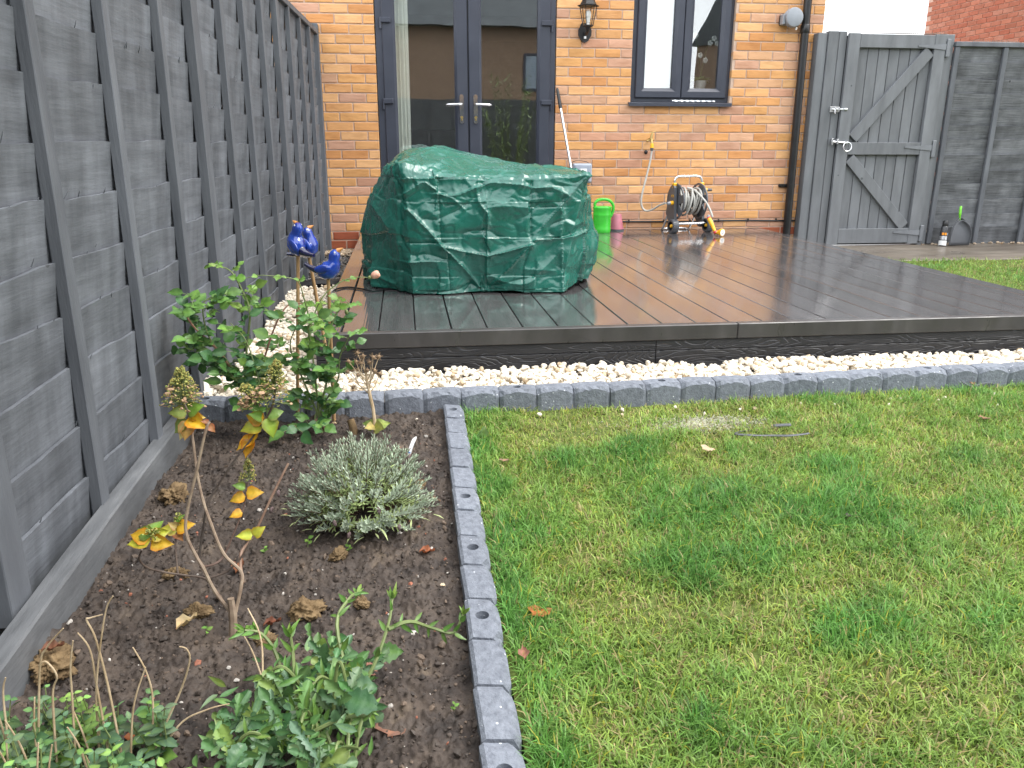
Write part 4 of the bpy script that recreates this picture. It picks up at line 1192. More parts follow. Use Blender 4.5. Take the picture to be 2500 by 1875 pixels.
# ------------------------------------------------------------------ block edging
def block_mesh(L, seed, peg=False):
    """a rounded rubber cobble: long axis X, front towards -Y, top at z=0"""
    random.seed(seed)
    n = 11
    V = []
    for i in range(n):
        t = i / (n - 1); x = -L / 2 + L * t
        e = abs(2 * t - 1)
        dr = 0.019 * e ** 2.5; ed_ = 0.007 * max(0, (e - 0.86) / 0.14)
        dz = 0.012 + dr + random.uniform(-0.003, 0.003)
        dy = 0.012 + 0.004 * math.sin(i * 1.9 + seed) + random.uniform(-0.002, 0.002)
        tz = -0.004 * e ** 3
        V += [(x, 0.038, -0.13), (x, 0.038, tz - 0.006), (x, 0.030, tz), (x, -0.036 + dy + ed_, tz - 0.002 - ed_ * .6 + random.uniform(-.0008, .0008)), (x, -0.037 + ed_, -dz), (x, -0.037 + ed_, -0.13)]
    q = [tuple(r) for r in grid_quads(n, 6)]
    m = 6
    if peg: q = [f for k_, f in enumerate(q) if not (k_ % 5 == 2 and 3 <= k_ // 5 <= 6)]
    F = q + [tuple(range(6))[::-1], tuple((n - 1) * m + k for k in range(6))]
    mb = MB(); mb.add(V, F)
    if peg:                                   # a round well for the fixing peg
        top = [V[i * m + 2] for i in range(3, 8)]; bot = [V[i * m + 3] for i in range(3, 8)]
        rim = [top[0], top[1], top[2], top[3], top[4], bot[4], bot[3], bot[2], bot[1], bot[0]]
        N_ = 20; cx_, cy_, r_ = 0.0, 0.003, 0.0155
        ringp = []; outer = []
        for k in range(N_):
            a = math.pi * 3 / 4 - 2 * math.pi * k / N_
            ringp.append((cx_ + r_ * math.cos(a), cy_ + r_ * math.sin(a), -0.001))
            best = min(range(10), key=lambda j: (math.atan2(rim[j][1] - cy_, rim[j][0] - cx_) - a + math.pi) % (2 * math.pi) - math.pi if False else abs(((math.atan2(rim[j][1] - cy_, rim[j][0] - cx_) - a + math.pi) % (2 * math.pi)) - math.pi))
            outer.append(best)
        vs = rim + ringp + [(x, y, -0.020) for x, y, z in ringp]
        fs = []
        for k in range(N_):
            k2 = (k + 1) % N_
            o1, o2 = outer[k], outer[k2]
            if o1 == o2: fs.append((o1, 10 + k2, 10 + k))
            else: fs.append((o1, o2, 10 + k2, 10 + k))
            fs.append((10 + k, 10 + k2, 10 + N_ + k2, 10 + N_ + k))
        fs.append(tuple(10 + N_ + k for k in range(N_)))
        mb.add(vs, fs)
    return mb.mesh('block', MAT['block'])
def peg_hole(parent, loc, rot):
    pass
blocks = [block_mesh(0.1430, 200 + k) for k in range(6)]
pegb = block_mesh(0.1430, 260, True)
ed = thing('stone_edging', 'row of dark grey cobble edging blocks between white gravel and lawn', 'edging', (0, 0, 0))
random.seed(61)
P0_ = -1.223
for k in range(-7, 30):
    xa = P0_ + 0.1445 * k
    xc = xa + 0.072
    y = -4.214 + 0.052 * np.clip((xc + 0.6) / 1.7, 0, 1.6) + (-0.004 if xc < -1.3 else 0)
    z = -0.161 + 0.004 * min(k, 15) / 15
    peg = (k % 4 == 1)
    b = link('block', pegb if peg else random.choice(blocks), ed, loc=(xc, y, z + random.uniform(-0.002, 0.002)), rot=(random.uniform(-.05, .03), random.uniform(-.025, .025), 0.028 + random.uniform(-.03, .03)))
    if peg: peg_hole(b, (0, 0.002, 0), (0, 0, 0))
ed2 = thing('bed_edging', 'row of dark grey cobble edging blocks between soil bed and lawn', 'edging', (0, 0, 0))
yb = -4.262
k = 0
while yb > -7.1:
    L = 0.1445
    yc = yb - L / 2
    z = float(lz(np.array([yc]))[0]) + 0.051
    xc = -1.2565 + 0.0125 * (yc + 4.26)
    peg = k in (0, 5, 7, 9, 12, 16)
    b = link('block', pegb if peg else random.choice(blocks), ed2, loc=(xc, yc, z + random.uniform(-0.002, 0.002)), rot=(-0.022 * 0, random.uniform(-.02, .02), R(90) + 0.0125 + random.uniform(-.012, .012)), scale=(1, 0.96, 1))
    if peg: peg_hole(b, (0, 0.002, 0), (0, 0, 0))
    yb -= 0.1455; k += 1

# ------------------------------------------------------------------ tarpaulin over the barbecue
def loop_curve(ctrl, nu):
    P = np.array(ctrl, float)
    m = len(P)
    u = np.linspace(0, m, nu, endpoint=False)
    i = np.floor(u).astype(int); f = (u - i)[:, None]
    g = f * f * (3 - 2 * f) * 0.35 + f * 0.65
    return P[i % m] * (1 - g) + P[(i + 1) % m] * g
# control loops start at the front left corner and run right round the heap (12 points each)
L0 = [(-1.388, -3.105, .004), (-1.20, -3.118, .0), (-1.02, -3.075, .004), (-0.82, -3.13, .0), (-0.615, -3.140, .004), (-0.530, -2.98, .030),
      (-0.430, -2.82, .022), (-0.375, -2.45, .01), (-0.45, -2.12, .0), (-1.0, -2.08, .0), (-1.60, -2.12, .0), (-1.640, -2.50, .004), (-1.585, -2.84, .0), (-1.455, -2.955, .003)]
L1 = [(-1.392, -3.100, .18), (-1.20, -3.115, .18), (-1.02, -3.100, .18), (-0.82, -3.12, .18), (-0.600, -3.11, .18), (-0.495, -2.97, .19),
      (-0.365, -2.75, .19), (-0.330, -2.45, .18), (-0.40, -2.15, .18), (-1.0, -2.10, .18), (-1.62, -2.14, .18), (-1.655, -2.48, .18), (-1.60, -2.80, .18), (-1.475, -2.955, .18)]
L2 = [(-1.398, -3.085, .38), (-1.21, -3.100, .38), (-1.02, -3.105, .38), (-0.80, -3.10, .38), (-0.545, -3.07, .38), (-0.462, -2.92, .37),
      (-0.412, -2.72, .36), (-0.395, -2.45, .35), (-0.44, -2.18, .35), (-1.0, -2.13, .40), (-1.58, -2.17, .40), (-1.605, -2.45, .42), (-1.560, -2.76, .43), (-1.475, -2.95, .43)]
L3 = [(-1.408, -3.050, .610), (-1.26, -3.065, .575), (-1.02, -3.070, .560), (-0.79, -3.065, .560), (-0.500, -3.045, .575), (-0.450, -2.90, .572),
      (-0.440, -2.72, .572), (-0.445, -2.45, .570), (-0.48, -2.22, .55), (-1.0, -2.17, .60), (-1.46, -2.2, .63), (-1.490, -2.45, .625), (-1.475, -2.74, .620), (-1.445, -2.93, .620)]
L4 = [(-1.375, -2.94, .668), (-1.23, -2.95, .632), (-1.02, -2.95, .605), (-0.80, -2.95, .598), (-0.545, -2.95, .594), (-0.510, -2.83, .598),
      (-0.505, -2.68, .602), (-0.53, -2.45, .612), (-0.58, -2.30, .610), (-1.0, -2.26, .655), (-1.36, -2.28, .70), (-1.41, -2.45, .69), (-1.405, -2.66, .685), (-1.395, -2.82, .680)]
L5 = [(-1.25, -2.72, .702), (-1.16, -2.70, .684), (-1.02, -2.70, .652), (-0.88, -2.70, .634), (-0.76, -2.68, .622), (-0.74, -2.62, .622),
      (-0.74, -2.58, .622), (-0.75, -2.5, .624), (-0.78, -2.45, .626), (-1.0, -2.45, .660), (-1.18, -2.45, .712), (-1.23, -2.50, .714), (-1.24, -2.58, .712), (-1.25, -2.66, .708)]
NU, NV = 560, 250
loops = [loop_curve(l, NU) for l in (L0, L1, L2, L3, L4, L5)]
cen = np.mean(loops[-1], 0) + np.array([0, 0, 0.004])
loops.append(np.repeat(cen[None], NU, 0) + (loops[-1] - cen) * 0.03)
LP = np.array(loops)
vt = np.linspace(0, 1, NV)
knots = np.array([0, 0.22, 0.46, 0.68, 0.80, 0.92, 1.0])
G = np.zeros((NU, NV, 3))
for j, t in enumerate(vt):
    k = min(np.searchsorted(knots, t, side='right') - 1, 5)
    f = (t - knots[k]) / (knots[k + 1] - knots[k])
    p0, p1, p2, p3 = LP[max(k - 1, 0)], LP[k], LP[k + 1], LP[min(k + 2, 6)]
    cr_ = 0.5 * (2 * p1 + (p2 - p0) * f + (2 * p0 - 5 * p1 + 4 * p2 - p3) * f * f + (3 * p1 - p0 - 3 * p2 + p3) * f ** 3)
    G[:, j] = 0.5 * cr_ + 0.5 * (p1 * (1 - f) + p2 * f)
du = np.roll(G, -1, 0) - np.roll(G, 1, 0)
dv = np.gradient(G, axis=1)
Nn = np.cross(du, dv)
Nn /= np.linalg.norm(Nn, axis=2, keepdims=True) + 1e-9
if Nn[70, 100, 1] > 0: Nn = -Nn
Pf = G.reshape(-1, 3)
h = np.zeros(len(Pf))
warp = np.stack([n2(Pf[:, 0] + Pf[:, 1], Pf[:, 2] + Pf[:, 1] * .6, 5, 3.0, 2), n2(Pf[:, 0] - Pf[:, 1], Pf[:, 2], 5, 9.0, 2), n2(Pf[:, 1], Pf[:, 2], 5, 19.0, 2)], 1) * 0.03
Q = Pf + warp
def ridge(P, s, seed):
    v = gnoise(P * s + seed)
    return 1 - np.minimum(1, np.abs(v) * 2.2)
vv = np.repeat(vt[None], NU, 0).ravel()
edge = np.clip(1 - np.abs(vv - 0.66) / 0.16, 0, 1)           # more crumpling along the top fold
h += 0.012 * ridge(Q, 3.4, 1.3) ** 3 - 0.009 * ridge(Q * np.array([1, 1, 1.5]), 5.0, 5.1) ** 3
h += (0.0025 + 0.0035 * edge) * ridge(Q, 11, 8.4) ** 3 - (0.0025 + 0.003 * edge) * ridge(Q, 15, 2.4) ** 3
h += (0.0006 + 0.0010 * edge) * ridge(Q, 28, 4.4) ** 2
h += 0.010 * gnoise(Q * 2.6 + 40) + 0.0015 * gnoise(Q * 9 + 11)
# flat panels between the packing folds, each leaning its own way
_xl = np.array([-9, -1.25, -1.015, -0.79, -0.635, 9]); _zl = np.array([-9, 0.10, 0.27, 0.45, 0.57, 9])
_ci = np.clip(np.searchsorted(_xl, Q[:, 0] + 0.25 * warp[:, 0]) - 1, 0, 4); _cj = np.clip(np.searchsorted(_zl, Q[:, 2]) - 1, 0, 4)
_t = np.random.RandomState(4)
_tx, _tz = _t.normal(0, 0.060, (5, 5)), _t.normal(0, 0.052, (5, 5))
_cx = np.array([-1.33, -1.13, -0.90, -0.71, -0.55])[_ci]; _cz = np.array([0.05, 0.18, 0.36, 0.51, 0.60])[_cj]
h += np.where(vv < 0.72, _tx[_ci, _cj] * np.clip(Q[:, 0] - _cx, -.14, .14) + _tz[_ci, _cj] * np.clip(Q[:, 2] - _cz, -.1, .1), 0)
# long vertical drapes on the flanks
flank = ((Pf[:, 0] < -1.43) | (Pf[:, 0] > -0.50)) & (vv < 0.68)
dr = gnoise(np.stack([Pf[:, 1] * 7 + Pf[:, 0] * 7, Pf[:, 2] * 1.1, Pf[:, 0] * 0], 1) + 3)
h += np.where(flank, 0.022 * (1 - np.abs(dr) * 2) * np.clip(1.2 - vv, 0, 1), 0)
# packing folds and pulled creases on the face: polylines in (x, z)
front = (Pf[:, 1] < -2.93) & (vv < 0.72)
def crease(pts, amp, w, step=0.0, mask=None):
    global h
    x, z = Pf[:, 0], Pf[:, 2]
    best = np.full(len(x), 9.0); sgn = np.zeros(len(x))
    for (xa, za), (xb, zb) in zip(pts[:-1], pts[1:]):
        dx, dz = xb - xa, zb - za
        t = np.clip(((x - xa) * dx + (z - za) * dz) / (dx * dx + dz * dz), 0, 1)
        ex, ez = x - xa - t * dx, z - za - t * dz
        d = np.hypot(ex, ez)
        s_ = np.sign(ex * dz - ez * dx)
        up = d < best
        best = np.where(up, d, best); sgn = np.where(up, s_, sgn)
    amp, step = amp * 1.25, step * 1.25
    p = amp * np.exp(-best / w) + step * sgn * np.exp(-best / (w * 2.2))
    h = h + np.where(front if mask is None else mask, p, 0)
def fz(x, y):   # crop pixel of the enlarged photo -> metres on the face
    return (-1.401 + (x - 480) * 0.000595, 0.571 - (y - 360) * 0.000595)
for pts, a_, w_, s_ in (
        ([(738, 360), (745, 850), (800, 960), (820, 1320)], -0.005, .010, .003),
        ([(1135, 640), (1135, 960), (1140, 1300)], 0.006, .012, -.004),
        ([(1525, 400), (1520, 620), (1525, 880), (1450, 1100), (1445, 1310)], -0.005, .010, -.003),
        ([(1775, 500), (1780, 830), (1790, 1310)], 0.006, .010, .005),
        ([(490, 610), (640, 760), (770, 910), (960, 1110), (1110, 1300)], 0.014, .014, .006),
        ([(1500, 905), (1340, 1080), (1180, 1240)], 0.012, .014, -.005),
        ([(770, 910), (930, 950), (1140, 990), (1300, 960), (1500, 905)], 0.015, .016, .004),
        ([(1990, 360), (1830, 520), (1620, 750)], 0.010, .011, -.004),
        ([(480, 885), (780, 885)], -0.006, .010, .004), ([(1530, 865), (1800, 855), (2050, 810)], 0.010, .014, .008),
        ([(740, 800), (1130, 805)], -0.003, .008, .0), ([(1530, 600), (1770, 605)], -0.004, .010, .004),
        ([(745, 485), (880, 500), (1000, 460), (1180, 400), (1330, 410), (1480, 430), (1560, 445), (1700, 440), (1830, 500)], 0.012, .013, .006),
        ([(745, 485), (860, 520), (950, 600)], 0.008, .012, .003), ([(1060, 450), (1080, 560), (1140, 640), (1150, 670)], 0.012, .014, .005),
        ([(480, 470), (600, 400), (640, 395), (720, 450)], 0.010, .016, .004), ([(500, 1035), (690, 1030)], 0.013, .022, .006), ([(590, 900), (560, 1000), (500, 1035)], 0.008, .02, 0),
        ([(480, 362), (740, 366), (1140, 364), (1520, 356), (2000, 342)], 0.006, .010, .004),
        ([(1150, 600), (1300, 590), (1480, 600)], 0.010, .024, .0), ([(1060, 1280), (1100, 1180), (1130, 1300)], 0.014, .014, .0),
        ([(960, 1300), (1010, 1240), (1090, 1290)], -0.016, .022, .0), ([(1460, 1110), (1600, 1120), (1720, 1130)], 0.008, .018, .0)):
    crease([fz(*p) for p in pts], a_, w_, s_)
# the pinched corner lug at the front left top
corner = np.exp(-(((Pf[:, 0] + 1.425) / 0.05) ** 2 + ((Pf[:, 1] + 3.0) / 0.07) ** 2 + ((Pf[:, 2] - 0.60) / 0.10) ** 2))
h += 0.022 * corner
h *= np.clip((1 - vv) * 12, 0, 1)
Pn = Pf + Nn.reshape(-1, 3) * h[:, None]
hem = vv < 0.03
Pn[:, 2] = np.maximum(Pn[:, 2], 0.003)
Pn[hem, 2] += 0.004 + 0.010 * np.clip(n2(Pn[hem, 0] * 1.0, Pn[hem, 1], 6, 3.0, 2), 0, 1)
me = np_mesh('barbecue_cover', Pn, grid_quads(NU, NV, True), smooth=True, mat=MAT['tarp'])
tag(link('barbecue_cover', me), 'crumpled dark green tarpaulin cover draped over a low bulky object on the deck', 'tarpaulin')

# black slatted tray and the cord on the boards
tr_ = thing('slatted_tray', 'black slatted plastic tray half hidden beside the green cover', 'tray', (-1.50, -1.95, 0.0))
mb = MB(); mb.box(-0.16, 0.14, -0.17, 0.17, 0.0, 0.05, 0.004); mb.build('base', MAT['black_plastic'], tr_)
for k in range(5):
    mb = MB(); y = -0.15 + k * 0.075; mb.box(-0.165, 0.14, y - 0.014, y + 0.014, 0.052, 0.068, 0.003); mb.build('slat', MAT['black_plastic'], tr_)
mb = MB(); mb.tube(spline([(-1.40, -2.90, 0.006), (-1.52, -2.93, 0.005), (-1.59, -2.98, 0.005), (-1.66, -2.90, 0.005), (-1.74, -2.86, 0.0055), (-1.80, -2.95, -0.004), (-1.83, -3.0, -0.10), (-1.88, -3.02, -0.17)], 6), 0.0045, 7)
tag(mb.build('power_cord', MAT['black_plastic'], smooth=True), 'thin black cord running from under the green cover off the deck edge', 'cord')

# broom pole leaning on the wall
bp_ = thing('mop_pole', 'aluminium mop pole with black grip leaning against the brick wall', 'pole', (-0.098, -0.030, 1.185))
d0 = Vector((0, 0, 0)); d1 = Vector((0.185, -0.30, -1.178))
mb = MB(); mb.tube([d1 * 0.14, d1], 0.0115, 12); mb.build('pole', MAT['alu'], bp_, smooth=True)
mb = MB(); mb.tube([d0, d1 * 0.012, d1 * 0.06, d1 * 0.137, d1 * 0.139], [0.007, 0.0125, 0.014, 0.0155, 0.0125], 12); mb.build('grip', MAT['black_plastic'], bp_, smooth=True)
mb = MB(); mb.box(0.185 - 0.13, 0.185 + 0.10, -0.335, -0.275, -1.184, -1.150, 0.008); mb.build('mop_head', MAT['dark_grey_plastic'], bp_)

# watering can
wc = thing('watering_can', 'bright green plastic watering can standing by the wall', 'watering can', (0.262, -0.30, 0.0), (0, 0, R(8)))
def oval(prof, a, b, n=22):
    m_ = MB(); m_.lathe(prof, n, sx=a, sy=b); return m_
m_ = oval([(0.90, 0.0), (0.95, 0.006), (0.97, 0.035), (0.94, 0.040), (0.955, 0.075), (0.965, 0.145), (0.99, 0.150), (0.965, 0.156), (0.97, 0.20), (1.0, 0.206), (1.0, 0.216), (0.93, 0.222), (0.5, 0.226)], 0.082, 0.060)
m_.build('body', MAT['green_plastic'], wc, smooth=True)
m_ = MB(); m_.tube(spline([(-0.062, 0, 0.214), (-0.070, 0, 0.245), (-0.045, 0, 0.272), (0.0, 0, 0.281), (0.058, 0, 0.272), (0.096, 0, 0.235), (0.100, 0, 0.190), (0.086, 0, 0.150), (0.070, 0, 0.130)], 5), 0.0125, 10); m_.build('handle', MAT['green_plastic'], wc, smooth=True)
m_ = MB(); m_.tube(spline([(-0.07, 0, 0.05), (-0.13, 0, 0.12), (-0.19, 0, 0.22)], 5), [0.020, 0.018, 0.017, 0.016, 0.015, 0.014, 0.013, 0.012, 0.011, 0.010, 0.010], 10); m_.build('spout', MAT['green_plastic'], wc, smooth=True)
pk = thing('plant_pot', 'dusky pink pot standing upside down beside the watering can', 'pot', (0.438, -0.125, 0.0))
m_ = MB(); m_.lathe([(0.064, 0.0), (0.066, 0.001), (0.066, 0.018), (0.062, 0.019), (0.040, 0.140), (0.037, 0.144), (0.0, 0.144)], 26); m_.build('pot', MAT['pink_plastic'], pk, smooth=True)
m_ = MB(); m_.lathe([(0.0675, 0.0), (0.0675, 0.014)], 26, cap=False); m_.build('rim', MAT['dark_grey_plastic'], pk, smooth=True)

# hose reel
hr = thing('hose_reel', 'grey and yellow hose reel cart with coiled grey hose by the wall', 'hose reel', (1.00, -0.315, 0.0), (0, 0, R(10)))
CZ = 0.262
Mx = Matrix.Translation((0, 0, CZ)) @ Matrix.Rotation(R(90), 4, 'Y')      # lathe axis along x
for sx_, xx in ((-1, -0.105), (1, 0.115)):
    m_ = MB()
    m_.lathe([(0.135, -0.006), (0.150, -0.006), (0.152, 0.0), (0.150, 0.006), (0.135, 0.006), (0.135, -0.006)], 36, Matrix.Translation((xx, 0, 0)) @ Mx, cap=False)
    m_.lathe([(0.0, -0.003), (0.075, -0.003), (0.075, 0.003), (0.0, 0.003)], 24, Matrix.Translation((xx, 0, 0)) @ Mx, cap=False)
    for k in range(6):
        M_ = Matrix.Translation((xx, 0, CZ)) @ Matrix.Rotation(k * math.pi / 3 + .3, 4, 'X')
        m_.box(-0.004, 0.004, -0.033, 0.033, 0.060, 0.142, 0.002, M=M_)
    m_.build('flange', MAT['dark_grey_plastic'], hr, smooth=True)
m_ = MB(); m_.lathe([(0.055, -0.105), (0.055, 0.115)], 20, Mx); m_.build('drum', MAT['black_plastic'], hr, smooth=True)
pts = []
random.seed(71)
turns = 10
for i in range(turns * 22):
    a = i / 22 * 2 * math.pi
    t = i / (turns * 22)
    lay = (t * 3) % 1.0
    x = -0.088 + 0.185 * (abs(((t * 3.0) % 2) - 1))
    rr = 0.078 + 0.030 * min(1, t * 1.4) + 0.010 * math.sin(a * 0.37) + 0.004 * math.sin(i * .9)
    x += 0.018 * math.sin(a + 0.8) + 0.008 * math.sin(a * 0.53)
    pts.append((x, rr * math.cos(a), CZ + rr * math.sin(a)))
m_ = MB(); m_.tube(pts, 0.0085, 7); m_.build('coiled_hose', MAT['hose'], hr, smooth=True)
# side plates
for xx, nm in ((-0.128, 0), (0.140, 1)):
    m_ = MB()
    m_.prism([(-0.045, CZ + 0.115), (0.0, CZ + 0.145), (0.035, CZ + 0.115), (0.045, CZ - 0.03), (0.06, 0.115), (0.03, 0.045), (-0.005, 0.045), (-0.10, 0.16), (-0.075, CZ - 0.02)][::-1], -0.014, 0.010, Matrix.Translation((xx, 0, 0)) @ Matrix.Rotation(R(-90), 4, 'Z'))
    m_.build('side_plate', MAT['dark_grey_plastic'], hr)
Wf = -0.065                                                             # wheels sit at the front
for xx in (-0.150, 0.185):
    Mw = Matrix.Translation((xx, Wf, 0.060)) @ Matrix.Rotation(R(90), 4, 'Y')
    m_ = MB(); m_.lathe([(0.040, -0.028), (0.056, -0.028), (0.0585, -0.02), (0.0585, 0.02), (0.056, 0.028), (0.040, 0.028), (0.038, 0.0)], 30, Mw, cap=False)
    for k in range(20):
        a = k * 2 * math.pi / 20
        for s_ in (-1, 1):
            M_ = Matrix.Translation((xx + s_ * 0.013, Wf, 0.060)) @ Matrix.Rotation(a + (0.15 if s_ > 0 else 0), 4, 'X')
            m_.box(-0.011, 0.011, -0.0055, 0.0055, 0.0575, 0.0605, 0.0, M=M_)
    w_ = m_.build('wheel', MAT['dark_grey_plastic'], hr, smooth=True)
    m_ = MB(); m_.lathe([(0.0, -0.012), (0.041, -0.010), (0.041, 0.010), (0.0, 0.012)], 20, Mw, cap=False); m_.build('wheel_disc', MAT['black_plastic'], w_, smooth=True)
    m_ = MB(); m_.lathe([(0.0, -0.030), (0.010, -0.029), (0.015, -0.022), (0.015, -0.006)], 16, Mw, cap=False); m_.build('hub_cap', MAT['yellow_plastic'], w_, smooth=True)
m_ = MB(); m_.tube([(-0.12, Wf, 0.078), (0.16, Wf, 0.078)], 0.010, 10); m_.build('axle_tube', MAT['alu'], hr, smooth=True)
m_ = MB(); m_.tube(spline([(-0.128, 0.07, 0.17), (-0.130, 0.16, 0.02), (-0.11, 0.20, 0.0115), (0.0, 0.21, 0.0115), (0.10, 0.20, 0.0115), (0.135, 0.16, 0.02), (0.14, 0.07, 0.17)], 6), 0.009, 9); m_.build('foot_tube', MAT['alu'], hr, smooth=True)
m_ = MB(); m_.tube(spline([(-0.125, 0.0, CZ + 0.11), (-0.124, 0.0, CZ + 0.175), (-0.095, 0.0, CZ + 0.205), (0.0, 0.0, CZ + 0.208), (0.105, 0.0, CZ + 0.205), (0.134, 0.0, CZ + 0.17), (0.138, 0.0, CZ + 0.10)], 8), 0.0105, 10); m_.build('handle', MAT['alu'], hr, smooth=True)
for xx in (-0.125, 0.138):
    m_ = MB(); m_.box(xx - 0.017, xx + 0.017, -0.016, 0.016, CZ + 0.108, CZ + 0.155, 0.005); m_.build('yellow_joint', MAT['yellow_plastic'], hr)
m_ = MB(); m_.tube([(0.155, 0, CZ + 0.0), (0.168, 0, CZ + 0.09)], 0.010, 8); m_.tube([(0.160, 0, CZ + 0.092), (0.185, 0, CZ + 0.092)], 0.019, 12); m_.build('crank', MAT['yellow_plastic'], hr, smooth=True)
m_ = MB(); m_.tube([(0.185, 0, CZ + 0.092), (0.235, 0, CZ + 0.092)], [0.013, 0.012], 12); m_.build('crank_grip', MAT['dark_grey_plastic'], hr, smooth=True)
m_ = MB(); m_.tube([(-0.140, -0.02, CZ - 0.01), (-0.178, -0.03, CZ - 0.012)], 0.017, 14); m_.build('yellow_connector', MAT['yellow_plastic'], hr, smooth=True)
m_ = MB(); m_.tube([(-0.178, -0.03, CZ - 0.012), (-0.205, -0.038, CZ - 0.014)], [0.017, 0.011], 14); m_.build('grey_collar', MAT['grey_plastic'], hr, smooth=True)
m_ = MB(); m_.ring(-0.020, 0.020, -0.008, 0.010, [(0, -0.002), (0.003, -0.003), (0.003, 0), (0, 0)], Matrix.Translation((-0.1425, -0.01, CZ + 0.045)) @ Matrix.Rotation(R(-90), 4, 'Z')); m_.build('badge', MAT['yellow_plastic'], hr)
m_ = MB(); m_.tube(spline([(-0.02, -0.03, CZ + 0.115), (0.03, -0.08, CZ + 0.09), (0.08, -0.17, CZ + 0.01), (0.095, -0.235, CZ - 0.06), (0.105, -0.265, CZ - 0.115)], 7), 0.0085, 10); m_.build('loose_hose', MAT['hose'], hr, smooth=True)
sg = thing('spray_gun', 'orange and yellow hose spray gun with round white nozzle resting on the deck', 'spray gun', (1.115, -0.575, 0.0))
m_ = MB(); m_.tube([(-0.012, 0.0, 0.165), (-0.008, -0.006, 0.142)], [0.011, 0.017], 12); m_.build('grey_collar', MAT['grey_plastic'], sg, smooth=True)
m_ = MB(); m_.tube([(-0.008, -0.006, 0.1415), (0.0, -0.03, 0.115), (0.012, -0.055, 0.080), (0.020, -0.075, 0.050), (0.026, -0.085, 0.036)], [0.017, 0.019, 0.016, 0.014, 0.013], 12); m_.build('grip', MAT['yellow_plastic'], sg, smooth=True)
m_ = MB(); m_.tube([(-0.0085, -0.0055, 0.143), (-0.006, -0.012, 0.136)], 0.0185, 12); m_.tube([(0.024, -0.080, 0.040), (0.032, -0.092, 0.024)], [0.015, 0.016], 12); m_.build('trim', MAT['red_plastic'], sg, smooth=True)
m_ = MB(); Mn = Matrix.Translation((0.068, -0.115, 0.0325)) @ Matrix.Rotation(R(25), 4, 'Z') @ Matrix.Rotation(R(90), 4, 'X')
m_.lathe([(0.018, -0.030), (0.027, -0.010), (0.031, 0.0), (0.031, 0.012), (0.027, 0.014), (0.0, 0.0125)], 22, Mn); m_.tube([(0.028, -0.088, 0.028), (0.062, -0.095, 0.032)], [0.013, 0.018], 10); m_.build('nozzle_head', MAT['yellow_plastic'], sg, smooth=True)
m_ = MB(); m_.lathe([(0.026, 0.0145), (0.0, 0.0160)], 20, Mn, cap=False); m_.build('nozzle_face', MAT['white_plastic'], sg)
m_ = MB()
for k in range(5):
    a = k * 1.257
    m_.lathe([(0.0035, 0.0158), (0.0, 0.0172)], 8, Mn @ Matrix.Translation((0.010 * math.cos(a), 0.010 * math.sin(a), 0)), cap=False)
m_.build('nozzle_holes', MAT['black_plastic'], sg)

# spray can and dustpan by the right fence
sc_ = thing('spray_can', 'black and silver aerosol can leaning in the corner by the gate post', 'spray can', (3.50, -0.245, -0.163), (R(-7), R(5), 0))
m_ = MB(); m_.lathe([(0.030, 0.0), (0.033, 0.004), (0.033, 0.165), (0.029, 0.176), (0.026, 0.178)], 22); m_.build('can', flat('can_black', (0.035, 0.036, 0.040), 0.3), sc_, smooth=True)
m_ = MB(); m_.lathe([(0.024, 0.177), (0.026, 0.180), (0.025, 0.222), (0.020, 0.228), (0.0, 0.228)], 18); m_.build('cap', MAT['black_plastic'], sc_, smooth=True)
m_ = MB(); m_.lathe([(0.0334, 0.004), (0.0334, 0.048)], 22, cap=False); m_.build('label', MAT['white_plastic'], sc_, smooth=True)
for k in (-1, 0, 1, 2):
    m_ = MB(); a = R(-100 + k * 38); M_ = Matrix.Rotation(a, 4, 'Z')
    m_.box(0.0332, 0.0338, -0.009, 0.009, 0.096, 0.118, 0.0, M=M_); m_.build('hazard_label', MAT['orange_plastic'] if k < 1 else MAT['grey_plastic'], sc_)
m_ = MB(); m_.lathe([(0.0333, 0.055), (0.0333, 0.088)], 22, cap=False); m_.build('silver_band', MAT['zinc'], sc_, smooth=True)
du_ = thing('dustpan', 'dark grey dustpan with lime green handle leaning against the right fence', 'dustpan', (3.655, -0.255, -0.163), (R(-12), 0, 0))
V = []; n = 21
for j in range(9):
    t = j / 8
    z = 0.005 + 0.245 * t
    w_ = 0.105 * (1 - max(0, (t - 0.35) / 0.65) ** 2.2 * 0.86)
    for i in range(n):
        s_ = i / (n - 1) * 2 - 1
        V.append((s_ * w_, -0.03 * abs(s_) ** 6 * (0.3 + t) - 0.012 * math.sin(t * 3.1), z))
m_ = link('pan', np_mesh('pan', V, grid_quads(9, n), smooth=True, mat=MAT['dark_grey_plastic']), du_)
so = m_.modifiers.new('thick', 'SOLIDIFY'); so.thickness = 0.004
m_ = MB(); m_.tube(spline([(-0.095, -0.012, 0.01), (-0.10, -0.035, 0.08), (-0.085, -0.05, 0.15), (-0.05, -0.05, 0.20), (0.0, -0.045, 0.225), (0.05, -0.05, 0.20), (0.085, -0.05, 0.15), (0.10, -0.035, 0.08), (0.095, -0.012, 0.01)], 5), 0.005, 7); m_.build('rim', MAT['dark_grey_plastic'], du_, smooth=True)
m_ = MB(); m_.tube(spline([(-0.005, -0.02, 0.235), (-0.010, -0.03, 0.28), (-0.006, -0.03, 0.33), (0.006, -0.02, 0.355)], 6), [0.008] * 6 + [0.012] * 7 + [0.011] * 5 + [0.008], 9); m_.build('handle', flat('lime_plastic', (0.16, 0.55, 0.03), 0.35), du_, smooth=True)
m_ = MB(); m_.tube(spline([(0.004, -0.02, 0.35), (0.014, -0.014, 0.362), (0.02, -0.008, 0.35), (0.016, -0.008, 0.335)], 5), 0.006, 8); m_.build('hook', MAT['dark_grey_plastic'], du_, smooth=True)

